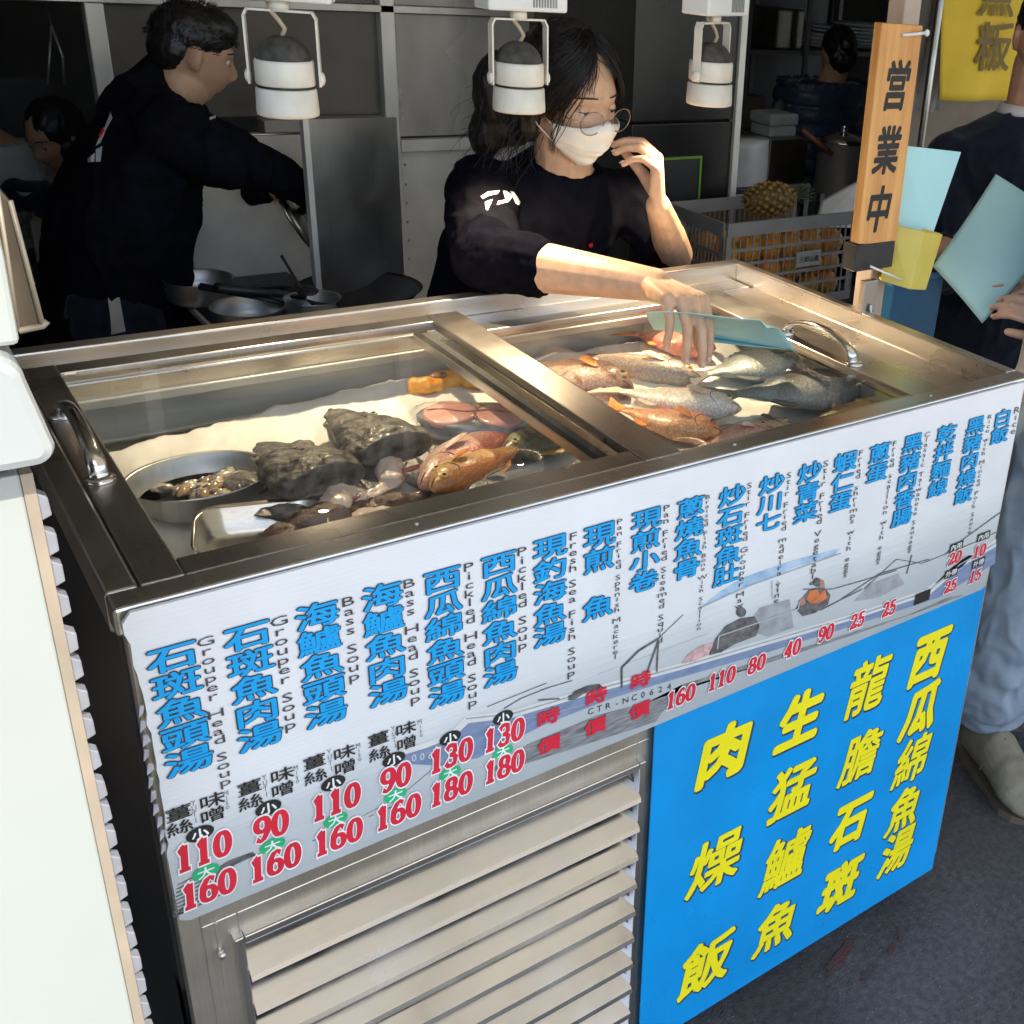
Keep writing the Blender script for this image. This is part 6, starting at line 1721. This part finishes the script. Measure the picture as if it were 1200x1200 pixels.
for k in range(150):                                            # curls behind the neck, to the left in the picture
    p = HM @ V((-.07 + rnd.uniform(-.045, .05), .070 + rnd.uniform(-.07, .03), .0 + rnd.uniform(-.07, .06))); L = rnd.uniform(.04, .15); a0 = rnd.random() * 6; rr_ = rnd.uniform(.010, .024); pts = []
    o = V((rnd.uniform(-.05, .01), rnd.uniform(0, .03), 0))
    for i in range(14):
        u = i / 13; pts.append(p + o * u * 1.3 + V((-rr_ * u * 1.2 + rr_ * cos(a0 + u * 6) * u, rr_ * sin(a0 + u * 6) * u, -L * u)))
    m.tube(pts, [.0009 * (1 - .6 * i / 13) for i in range(14)], 4)
for k in range(9):                                            # fly-aways
    p = HM @ (face_def(*sdir(rnd.uniform(-2.4, .3), rnd.uniform(.3, .95))) * 1.14); d = V((rnd.uniform(-1, .3), rnd.uniform(-.3, .6), rnd.uniform(-.3, .9))).normalized(); L = rnd.uniform(.02, .06)
    m.tube([p, p + d * L * .5 + V((0, 0, .004)), p + d * L + V((0, 0, -.006))], .0004, 3)
m.build('loose_strands', HAIR, hr)
# trousers and apron below the counter edge stay simple but whole
m = MB(); torso(m, TR[:3], .012); blob('trousers', m, CLOTH_NAVY, w, .008, 3)

# teal sheet in her hand, standing on the glass and bending over
tp0, tp1 = P(766, 386, 'z', 1.092), P(934, 412, 'z', 1.092)
tq0, tq1 = P(757, 366, 'z', 1.175), P(906, 373, 'z', 1.180)
m = MB()
def sheetf(u, v):
    b_ = tp0.lerp(tp1, u); t_ = tq0.lerp(tq1, u); p = b_.lerp(t_, v)
    bulge = V((.2, .9, .15)) * .012 * sin(pi * v) + V((0, .012, .0)) * sin(u * 6) * v
    p = p + bulge
    if u > .86 and v > .5: p += V((-.010, .004, -.016)) * ((u - .86) / .14) * ((v - .5) / .5) ** 2
    p.z = max(p.z, 1.0925); return p
m.sheet(sheetf, 24, 14, .0008)
tag(m.build('teal_sheet', TEAL), 'teal paper sheet held upright on the right glass lid by the woman', 'paper')
a, b, c, d = P(925, 408, 'z', 1.096), P(934, 410, 'z', 1.096), P(860, 402, 'z', 1.096), P(862, 396, 'z', 1.096)
m = MB(); m.prism([P(800, 398, 'z', 1.0925), P(932, 411, 'z', 1.0925), P(912, 402, 'z', 1.0925), P(812, 390, 'z', 1.0925)], (0, 0, .0008)); tag(m.build('teal_sheet', TEAL), 'teal paper strip lying flat on the glass under the held sheet', 'paper')

# ---- the cook
CH = V((.552, 1.74, 1.412)); CM = headM(CH, radians(86), radians(17), 0, .86)
k_ = thing('person', 'male cook in black long sleeved shirt turned sideways over the stove', 'person', (.36, 1.78, 0))
CT = [((.33, 1.80, .55), (0, .15, 0), (.13, 0, 0)), ((.34, 1.80, .80), (0, .165, 0), (.14, 0, 0)), ((.355, 1.79, .95), (0, .16, 0), (.135, 0, .02)), ((.39, 1.78, 1.12), (0, .185, 0), (.135, 0, .04)), ((.44, 1.77, 1.25), (0, .20, 0), (.112, 0, .03)), ((.468, 1.765, 1.318), (0, .13, 0), (.068, 0, .0)), ((.51, 1.755, 1.355), (0, .07, 0), (.06, 0, .04))]
NS, FS_ = V((.462, 1.60, 1.262)), V((.46, 1.93, 1.22))       # near and far shoulder
NE, NW = V((.60, 1.53, 1.215)), V((.752, 1.62, 1.125)); FE, FWt = V((.56, 1.98, 1.10)), V((.70, 1.86, 1.085))
m = MB(); torso(m, CT, -.015); m.cap((.50, 1.76, 1.32), .060, CH + V((-.03, 0, -.06)), .058); head_grid(m, CM)
for A, B, C_ in ((NS, NE, NW), (FS_, FE, FWt)): m.cap(A, .050, B, .042); m.cap(B, .042, C_, .028)
t1_ = hand(m, NW, (1, .25, -.35), (.1, -.5, .8), 1, (.5, .5, .4)); t2_ = hand(m, FWt, (1, -.05, -.2), (.2, .3, .9), -1, (.6, .6, .4))
for sy in (1.70, 1.90): m.cap((.33, sy, .8), .08, (.36, sy, .45), .055); m.cap((.36, sy, .45), .055, (.33, sy, .09), .04); m.cap((.31, sy, .05), .04, (.46, sy, .04), .035)
cb = blob('body', m, SKIN_M, k_, .0042, 3)
eyes(cb, CM, .95, SKIN_M)
m = MB(); torso(m, [((.325, 1.80, .78), (0, .185, 0), (.165, 0, 0))] + CT[2:6], .016)
for A, B in ((NS, NE), (FS_, FE)): m.cap(A, .072, A.lerp(B, .75), .060)
m.cap((.43, 1.76, 1.29), .072, (.49, 1.755, 1.345), .066); m.cap(NS, .070, (.46, 1.72, 1.29), .070); m.cap(FS_, .066, (.46, 1.80, 1.28), .070)
csh = blob('shirt', m, CLOTH_BLK, k_, .006, 5, wr(.012, 7))
for A, B, C_ in ((NS, NE, NW), (FS_, FE, FWt)):
    m = MB(); m.cap(A.lerp(B, .4), .058, B, .050); m.cap(B, .050, B.lerp(C_, .96), .038)
    blob('sleeve', m, CLOTH_BLK, k_, .005, 4, wr(.006, 14))
m = MB()
for sy in (1.70, 1.90): m.cap((.33, sy, .85), .115, (.36, sy, .45), .08); m.cap((.36, sy, .45), .08, (.33, sy, .10), .065)
tr = blob('trousers', m, CLOTH_NAVY, k_, .007, 4, wr(.008, 8))
decal(tr, tr, [[(126, 344), (139, 343), (147, 388), (131, 392)]], M('stripe_grey', (.40, .38, .35), .8), 'side_stripe', .003)
m = MB()
for sy in (1.70, 1.90): m.cap((.30, sy, .05), .052, (.47, sy, .045), .045)
blob('shoes', m, RUBBER, k_, .006, 3)
decal(csh, csh, [[(113, 172), (118, 160), (124, 150), (131, 131), (133, 139), (126, 152), (119, 168)], [(104, 186), (112, 180), (111, 190), (105, 191)], [(113, 176), (121, 172), (119, 190), (113, 190)]], M('print_greywhite', (.42, .42, .42), .7), 'back_print', .003)
decal(csh, csh, [[(117, 160), (123, 150), (124, 154), (118, 164)]], INK_R, 'back_print_red', .004)
decal(csh, csh, [[(245, 139), (252, 136), (252, 139), (246, 142)], [(252, 142), (262, 137), (266, 140), (262, 145), (258, 150), (254, 149), (260, 143)]], M('print_greywhite2', (.40, .40, .40), .7), 'sleeve_logo', .003)
m = MB(); R3 = CM.to_3x3()
m.ell(CM @ V((0, .012, .048)), (.080, .098, .082), R3); m.ell(CM @ V((0, .045, .012)), (.076, .062, .075), R3); m.ell(CM @ V((0, -.035, .085)), (.066, .058, .045), R3)
chr_ = blob('hair', m, HAIR, k_, .003, 3, lambda p, n: .002 * fbm(p, 60, 2))
m = MB()
for k in range(1500):
    th = rnd.uniform(-pi, pi); z = rnd.uniform(.35, .98) if abs(th) < 1.1 else rnd.uniform(.1, .98)
    p = face_def(*sdir(th, z)); d = (p.normalized() + V((rnd.uniform(-.5, .5), -.5, rnd.uniform(-.1, .5)))).normalized(); p = p * 1.115 + V((0, .006, .006))
    m.tube([CM @ p, CM @ (p + d * rnd.uniform(.006, .016))], [.0011, .0003], 3)
m.build('short_strands', HAIR, chr_)
# pot lid in his hands
q = P(342, 253, 'y', 1.66); lidt = thing('pot_lid', 'tilted round pot lid held in the cook\'s hands', 'lid', q)
R = Matrix.Rotation(radians(62), 3, 'Y') @ Matrix.Rotation(.3, 3, 'X')
m = MB(); m.lathe([(.082, 0), (.084, .004), (.06, .014), (.02, .02), (.001, .021), (.001, .017), (.058, .010)], q, R, 40); m.build('cover', steel('lid_steel', tint=(.42, .38, .33), rough=.3, axis='x'), lidt)
m = MB(); m.lathe([(.010, .02), (.009, .034), (.018, .038), (.016, .046), (.001, .048)], q, R, 20); m.build('knob', BLACK_M, lidt)

# ---- man in the navy sweater
NH = P(1228, 48, 'x', 2.26); NM = headM(NH, radians(-38), radians(22), 0)
n_ = thing('person', 'man in navy sweater with white collar behind the teal sheet', 'person', (NH.x, NH.y + .05, 0))
ux = V((.72, -.45, 0)).normalized(); wv = V((.45, .72, 0)).normalized()      # shoulder line and depth
nb = V((NH.x + .01, NH.y + .03, 0))
NT = [(nb + V((0, 0, z)), ux * a, wv * b) for z, a, b in ((.75, .19, .13), (.95, .20, .14), (1.10, .215, .14), (1.24, .225, .135), (1.32, .19, .11), (1.375, .11, .08), (1.40, .07, .065))]
NRS, NLS = nb - ux * .175 + V((0, 0, 1.265)), nb + ux * .18 + V((0, 0, 1.27))
NRW = P(1106, 292, 'x', 1.86); NRE = NRS.lerp(NRW, .45) + V((.02, -.01, -.17)); NLW = P(1215, 330, 'x', 1.98); NLE = NLS + V((-.02, -.06, -.28))
m = MB(); torso(m, NT, -.015); m.cap(nb + V((0, 0, 1.36)), .06, NH + V((0, .02, -.06)), .058); head_grid(m, NM)
for A, B, C_ in ((NRS, NRE, NRW), (NLS, NLE, NLW)): m.cap(A, .05, B, .044); m.cap(B, .044, C_, .03)
hand(m, NRW + V((.115, .035, .02)), (-.75, -.3, -.05), (-.3, .8, .5), 1, (.45, .4, .3)); hand(m, NLW, (-.6, -.3, .1), (.4, -.8, .3), 1, (.5, .5, .4))
for s in (-1, 1): m.cap(nb + ux * s * .09 + V((0, 0, .80)), .09, nb + ux * s * .09 + V((0, 0, .45)), .06); m.cap(nb + ux * s * .09 + V((0, 0, .45)), .06, nb + ux * s * .09 + V((0, 0, .08)), .04)
nbd = blob('body', m, M('ruddy_skin', (.50, .27, .18), .45, 0, .15, 40, .1, 300, sss=.1), n_, .0042, 3); eyes(nbd, NM, .5, SKIN_M)
m = MB(); m.tube([NM @ V((-.020, -.094, -.0615)), NM @ V((0, -.1045, -.061)), NM @ V((.020, -.094, -.0615))], .0022, 8); m.build('lips', LIP, nbd)
m = MB(); torso(m, NT, .014)
for A, B, C_ in ((NRS, NRE, NRW), (NLS, NLE, NLW)): m.cap(A, .080, B, .064); m.cap(B, .064, B.lerp(C_, .88), .046)
blob('sweater', m, CLOTH_NAVY, n_, .006, 5, wr(.009, 7))
m = MB(); cc = nb + V((0, 0, 1.385)); m.loft([oval_ring(cc + V((0, 0, z)), ux * r, wv * r * .92, 30) for z, r in ((0, .082), (.02, .078), (.034, .070), (.034, .064), (.01, .066))], closed=True); m.build('collar', M('collar_white', (.55, .54, .52), .8), n_)
m = MB()
for s in (-1, 1): m.cap(nb + ux * s * .09 + V((0, 0, .84)), .115, nb + ux * s * .09 + V((0, 0, .45)), .085); m.cap(nb + ux * s * .09 + V((0, 0, .45)), .085, nb + ux * s * .09 + V((0, 0, .08)), .07)
blob('trousers', m, CLOTH_NAVY, n_, .008, 3)
m = MB()
for s in (-1, 1): m.cap(nb + ux * s * .09 + V((0, .05, .05)), .05, nb + ux * s * .09 + V((-.05, -.13, .045)), .045)
blob('shoes', m, RUBBER, n_, .008, 3)
m = MB(); R3 = NM.to_3x3(); m.ell(NM @ V((0, .018, .045)), (.080, .096, .085), R3); m.ell(NM @ V((0, .045, .01)), (.076, .062, .075), R3); blob('hair', m, HAIR, n_, .005, 2, lambda p, n: .004 * fbm(p, 60, 3))
# teal sheet held before him
s0, s1, s2, s3 = P(1167, 204, 'x', 1.84), P(1262, 268, 'x', 1.98), P(1152, 379, 'x', 1.84), P(1093, 312, 'x', 1.76)
s1 = P(1250, 262, 'x', 1.92); s2 = P(1151, 379, 'x', 1.80)
m = MB()
def held(u, v):
    p = s0.lerp(s1, u).lerp(s3.lerp(s2, u), v); return p + V((-.5, -.7, .2)) * (.02 * sin(pi * u) * (1 - .3 * v) + .012 * sin(pi * v))
m.sheet(held, 18, 18, .0008); tag(m.build('menu_sheet', TEAL), 'large tilted teal menu sheet held in front of the navy sweater', 'paper')

# ---- customer in grey jacket and jeans at the right edge
gx, gy = 1.80, .20
g_ = thing('person', 'customer at the right edge in grey fleece, washed jeans and olive clogs', 'person', (gx, gy, 0))
HK = P(1212, 352, 'x', 1.80)
m = MB()
GT = [((gx + .07, gy, z), (.10, -.13, 0), (.10, .08, 0)) for z in (.70, .85)] + [((gx + .10, gy, z), (.11, -.14, 0), (.11, .085, 0)) for z in (1.0, 1.2, 1.32)] + [((gx + .11, gy, 1.40), (.07, -.09, 0), (.07, .06, 0)), ((gx + .11, gy, 1.44), (.045, -.05, 0), (.045, .04, 0))]
torso(m, GT, -.012); GH = headM((gx + .11, gy - .02, 1.60), radians(-50), .1); m.cap((gx + .11, gy, 1.42), .058, (gx + .11, gy, 1.54), .055); head_grid(m, GH)
gs = V((gx + .02, gy + .14, 1.34)); gw = HK + V((.085, -.045, -.055)); ge = V((gx + .10, gy - .02, 1.02))
gs = V((gx + .03, gy + .12, 1.33)); m.cap(gs, .05, ge, .044); m.cap(ge, .044, gw, .03)
g2 = V((gx + .22, gy - .14, 1.33)); m.cap(g2, .05, (gx + .26, gy - .16, 1.05), .044); m.cap((gx + .26, gy - .16, 1.05), .044, (gx + .24, gy - .2, .82), .03)
tg = hand(m, gw, (-.80, .42, .42), (-.35, -.75, .5), -1, ((.6, .6, .4), (.62, .62, .4), (.65, .62, .4), (.7, .6, .4)), thumb=(.4, .3), sc=1.08, spread=-.03)
hand(m, (gx + .24, gy - .2, .82), (0, -.1, -1), (.6, -.6, 0), 1, (.3, .4, .3))
LEGS = [V((1.765, .235, 0)), V((1.97, .09, 0))]
for L_ in LEGS: m.cap(L_ + V((.02, -.02, .80)), .085, L_ + V((0, 0, .45)), .058); m.cap(L_ + V((0, 0, .45)), .058, L_ + V((-.02, 0, .07)), .04)
LEGS_F = (V((1.655, .19, 0)), V((1.83, .06, 0)))
gb = blob('body', m, M('hand_skin', (.56, .36, .27), .45, 0, .1, 30, .1, 300, sss=.1), g_, .0042, 3); nails(tg, gb); eyes(gb, GH, .3)
m = MB(); torso(m, [GT[0]] + GT[1:6], .016); m.cap(gs, .075, ge, .068); m.cap(ge, .068, ge.lerp(gw, .86), .058); m.cap(g2, .075, (gx + .26, gy - .16, 1.05), .066); m.cap((gx + .26, gy - .16, 1.05), .066, (gx + .24, gy - .2, .86), .054)
jk = blob('jacket', m, CLOTH_GREY, g_, .006, 5, wr(.009, 8))
m = MB(); R3 = GH.to_3x3(); m.ell(GH @ V((0, .018, .045)), (.080, .096, .085), R3); m.ell(GH @ V((0, .045, .01)), (.076, .062, .075), R3); blob('hair', m, HAIR, g_, .005, 2)
m = MB()
for L_ in LEGS: m.cap(L_ + V((.015, -.02, .82)), .118, L_ + V((0, 0, .45)), .108); m.cap(L_ + V((0, 0, .45)), .108, L_ + V((-.02, 0, .22)), .098); m.cap(L_ + V((-.02, 0, .22)), .098, L_ + V((-.02, 0, .195)), .100)
jn = blob('jeans', m, DENIM, g_, .006, 4, lambda p, n: wr(.010, 9)(p, n) + (.006 * sin(p.z * 90 + 5 * fbm(p, 8)) * max(0, min(1, (.42 - p.z) / .2))))
CLOG = M('olive_suede', (.20, .18, .13), .85, 0, .15, 30, .3, 200)
for L_, dr in ((LEGS[0], V((-.30, -.95, 0))), (LEGS[1], V((.25, -.95, 0)))):
    dr = dr.normalized(); sd = V((-dr.y, dr.x, 0)); b0 = L_ + V((-.030, -.005, 0)) - dr * .035; rings = []
    for i in range(13):
        u = i / 12; wd = prof([(0, .036), (.12, .044), (.5, .050), (.78, .060), (.93, .044), (1, .012)], u); ht = prof([(0, .10), (.2, .115), (.4, .125), (.6, .10), (.85, .075), (1, .03)], u)
        c = b0 + dr * (.275 * u); rings.append([c + sd * wd * cos(2 * pi * j / 18) + V((0, 0, .016 + ht * .5 + ht * .5 * sin(2 * pi * j / 18) * (1 if sin(2 * pi * j / 18) > 0 else .98))) for j in range(18)])
    m = MB(); m.loft(rings); sh = blob('clog', m, CLOG, g_, .004, 3)
    m = MB(); m.prism([b0 + dr * .275 * u + sd * s * (prof([(0, .036), (.12, .044), (.5, .050), (.78, .060), (.93, .044), (1, .012)], u) - .006) + V((0, 0, .001)) for s, us in ((1, [k / 10 for k in range(11)]), (-1, [1 - k / 10 for k in range(11)])) for u in us], (0, 0, .018)); m.build('sole', M('sole_cork', (.12, .09, .06), .8), sh)
    m = MB(); m.tube([b0 + dr * .12 + sd * .045 + V((0, 0, .05)), b0 + dr * .12 + sd * .03 + V((0, 0, .105)), b0 + dr * .125 + V((0, 0, .128)), b0 + dr * .12 - sd * .03 + V((0, 0, .105)), b0 + dr * .12 - sd * .045 + V((0, 0, .05))], .012, 8, flat=.25); m.build('strap', CLOG, sh)
q = P(1204, 600, 'x', 1.70); m = MB(); m.ell(q + V((.03, -.02, 0)), (.055, .05, .075)); hb = thing('waist_bag', 'black pouch at the hip of the customer in grey', 'bag', q); blob('pouch', m, CLOTH_BLK, hb, .005, 3, wr(.006, 12))
m = MB(); m.tube([q + V((.03, -.02, .07)), q + V((.06, 0, .3)), q + V((.10, .05, .52))], .012, 8, flat=.25); m.build('strap', CLOTH_BLK, hb)

# ---- person in the puffer vest, from behind
VY = 2.55
q0 = P(965, 150, 'y', VY)
v_ = thing('person', 'person in navy quilted vest seen from behind at the plate rack', 'person', (q0.x, VY, 0))
hh = P(982, 62, 'y', VY); VM = headM(hh, pi - .3, .25, 0, .85)
VT = [((q0.x - .02, VY, z), (a, 0, 0), (0, b, 0)) for z, a, b in ((.5, .16, .12), (.75, .19, .14), (.95, .20, .14), (1.1, .205, .14), (1.25, .20, .13), (hh.z - .17, .15, .10), (hh.z - .12, .07, .07))]
m = MB(); torso(m, VT, -.02); m.cap((q0.x, VY, hh.z - .16), .06, hh + V((0, 0, -.05)), .055); head_grid(m, VM)
for s in (-1, 1): m.cap((q0.x + s * .19, VY, hh.z - .20), .05, (q0.x + s * .23, VY + .08, 1.0), .042); m.cap((q0.x + s * .23, VY + .08, 1.0), .042, (q0.x + s * .18, VY + .3, .98), .03); m.cap((q0.x + s * .09, VY, .6), .08, (q0.x + s * .09, VY, .06), .045)
blob('body', m, SKIN_M, v_, .006, 3)
m = MB(); torso(m, VT[1:], .016)
blob('vest', m, PUFFER, v_, .006, 3, lambda p, n: .014 * abs(sin(p.z * 46)) ** .6 + .004 * fbm(p, 20))
m = MB()
for s in (-1, 1): m.cap((q0.x + s * .18, VY, hh.z - .20), .075, (q0.x + s * .23, VY + .08, 1.0), .06); m.cap((q0.x + s * .23, VY + .08, 1.0), .06, (q0.x + s * .19, VY + .26, .98), .045)
STR = M('striped_sleeve', (.05, .05, .06), .9); _w = node(STR, 'ShaderNodeTexWave'); _w.inputs['Scale'].default_value = 14; _w.inputs['Distortion'].default_value = 1; _tcx = node(STR, 'ShaderNodeTexCoord'); STR.node_tree.links.new(_tcx.outputs['Object'], _w.inputs['Vector'])
_rr = node(STR, 'ShaderNodeValToRGB'); _rr.color_ramp.elements[0].color = (.02, .02, .03, 1); _rr.color_ramp.elements[1].color = (.22, .22, .22, 1); STR.node_tree.links.new(_w.outputs[0], _rr.inputs[0]); STR.node_tree.links.new(_rr.outputs[0], bsdf(STR).inputs['Base Color'])
blob('sleeves', m, STR, v_, .006, 3)
m = MB()
for s in (-1, 1): m.cap((q0.x + s * .09, VY, .75), .12, (q0.x + s * .09, VY, .08), .08)
blob('trousers', m, CLOTH_BLK, v_, .008, 3)
m = MB(); R3 = VM.to_3x3(); m.ell(VM @ V((0, .015, .03)), (.083, .10, .098), R3); m.ell(VM @ V((0, .055, -.02)), (.076, .055, .08), R3); m.ell(VM @ V((0, .10, .02)), (.04, .035, .04), R3); blob('hair', m, HAIR, v_, .005, 3, lambda p, n: .005 * fbm(p, 50, 3))

# ---- diners in the dim corner
DY = 2.75
hh = P(66, 160, 'y', DY); DM = headM(hh, radians(-60), .45, 0, .82)
d_ = thing('person', 'diner with dark bobbed hair bent over the table behind the cook', 'person', (hh.x + .05, DY + .05, 0))
DT = [((hh.x + .10, DY + .06, z), (.05, .16, 0), (.12, -.04, 0)) for z in (.45, .6, .8)] + [((hh.x + .09, DY + .05, hh.z - .22), (.05, .17, 0), (.11, -.04, 0)), ((hh.x + .05, DY + .02, hh.z - .14), (.03, .10, 0), (.08, -.03, 0)), ((hh.x + .03, DY + .02, hh.z - .10), (.0, .06, 0), (.06, 0, 0))]
m = MB(); torso(m, DT, -.015); m.cap((hh.x + .05, DY + .02, hh.z - .15), .055, hh + V((.02, 0, -.05)), .052); head_grid(m, DM)
m.cap((hh.x + .02, DY - .12, hh.z - .22), .05, (hh.x - .06, DY - .2, tzd + .06), .04); m.cap((hh.x - .06, DY - .2, tzd + .06), .04, (hh.x - .16, DY - .12, tzd + .07), .028); hand(m, (hh.x - .16, DY - .12, tzd + .07), (-1, .3, .2), (0, -.3, 1), 1, (.6, .7, .5))
m.cap((hh.x + .08, DY + .0, .5), .08, (hh.x - .25, DY - .02, .48), .06); m.cap((hh.x - .25, DY - .02, .48), .06, (hh.x - .25, DY, .05), .045)
db = blob('body', m, SKIN_M, d_, .006, 3); eyes(db, DM, .6, SKIN_M)
m = MB(); torso(m, DT[:5], .015); m.cap((hh.x + .02, DY - .12, hh.z - .22), .07, (hh.x - .06, DY - .2, tzd + .06), .056); m.cap((hh.x - .06, DY - .2, tzd + .06), .056, (hh.x - .14, DY - .14, tzd + .07), .042)
dj = blob('jacket', m, CLOTH_NAVY, d_, .006, 4, wr(.008, 9))
decal(dj, dj, [[(59, 205), (64, 206), (68, 215), (70, 230), (66, 231), (63, 218)], [(76, 218), (82, 212), (88, 213), (87, 217), (81, 219), (79, 232), (74, 232)]], M('jacket_print', (.20, .19, .20), .8), 'jacket_lettering', .003)
m = MB(); m.cap((hh.x + .08, DY + .0, .5), .10, (hh.x - .25, DY - .02, .48), .075); m.cap((hh.x - .25, DY - .02, .48), .075, (hh.x - .25, DY, .05), .06); blob('trousers', m, CLOTH_BLK, d_, .008, 3)
m = MB(); R3 = DM.to_3x3(); m.ell(DM @ V((0, .02, .03)), (.088, .10, .10), R3); m.ell(DM @ V((0, .05, -.04)), (.088, .07, .08), R3); m.ell(DM @ V((.06, -.01, -.05)), (.03, .05, .07), R3); m.ell(DM @ V((-.06, -.01, -.05)), (.03, .05, .07), R3); blob('hair', m, HAIR, d_, .005, 3, lambda p, n: .004 * fbm(V((p.x, p.y, p.z * .3)), 60, 3))
EY = 3.0
hh = P(-34, 108, 'y', EY); EM = headM(hh, radians(-10), .3, 0, .82)
e_ = thing('person', 'diner in white top at the far left edge behind the bobbed hair', 'person', (hh.x, EY, 0))
ET = [((hh.x, EY + .02, z), (.16, 0, 0), (0, .11, 0)) for z in (.45, .65, .85)] + [((hh.x, EY + .02, hh.z - .22), (.18, 0, 0), (0, .11, 0)), ((hh.x, EY, hh.z - .14), (.12, 0, 0), (0, .08, 0)), ((hh.x, EY, hh.z - .10), (.06, 0, 0), (0, .06, 0))]
m = MB(); torso(m, ET, -.015); m.cap((hh.x, EY, hh.z - .14), .055, hh + V((0, 0, -.05)), .05); head_grid(m, EM)
m.cap((hh.x + .18, EY, hh.z - .22), .048, (hh.x + .2, EY - .15, tzd + .08), .04); m.cap((hh.x + .2, EY - .15, tzd + .08), .04, (hh.x + .12, EY - .32, tzd + .06), .028); hand(m, (hh.x + .12, EY - .32, tzd + .06), (-.5, -.8, 0), (0, -.3, 1), -1, (.5, .6, .4))
m.cap((hh.x, EY, .5), .1, (hh.x, EY - .35, .48), .07); m.cap((hh.x, EY - .35, .48), .07, (hh.x, EY - .33, .05), .045)
eb = blob('body', m, SKIN_M, e_, .006, 3); eyes(eb, EM, .5, SKIN_M)
m = MB(); torso(m, ET[:5], .015); m.cap((hh.x + .18, EY, hh.z - .22), .068, (hh.x + .2, EY - .15, tzd + .08), .055); blob('shirt', m, CLOTH_WHITE, e_, .006, 4, wr(.008, 9))
m = MB(); m.cap((hh.x, EY, .5), .13, (hh.x, EY - .35, .48), .09); m.cap((hh.x, EY - .35, .48), .09, (hh.x, EY - .33, .06), .07); blob('trousers', m, CLOTH_BLK, e_, .008, 3)
m = MB(); R3 = EM.to_3x3(); m.ell(EM @ V((0, .02, .04)), (.084, .098, .09), R3); blob('hair', m, HAIR, e_, .005, 3)
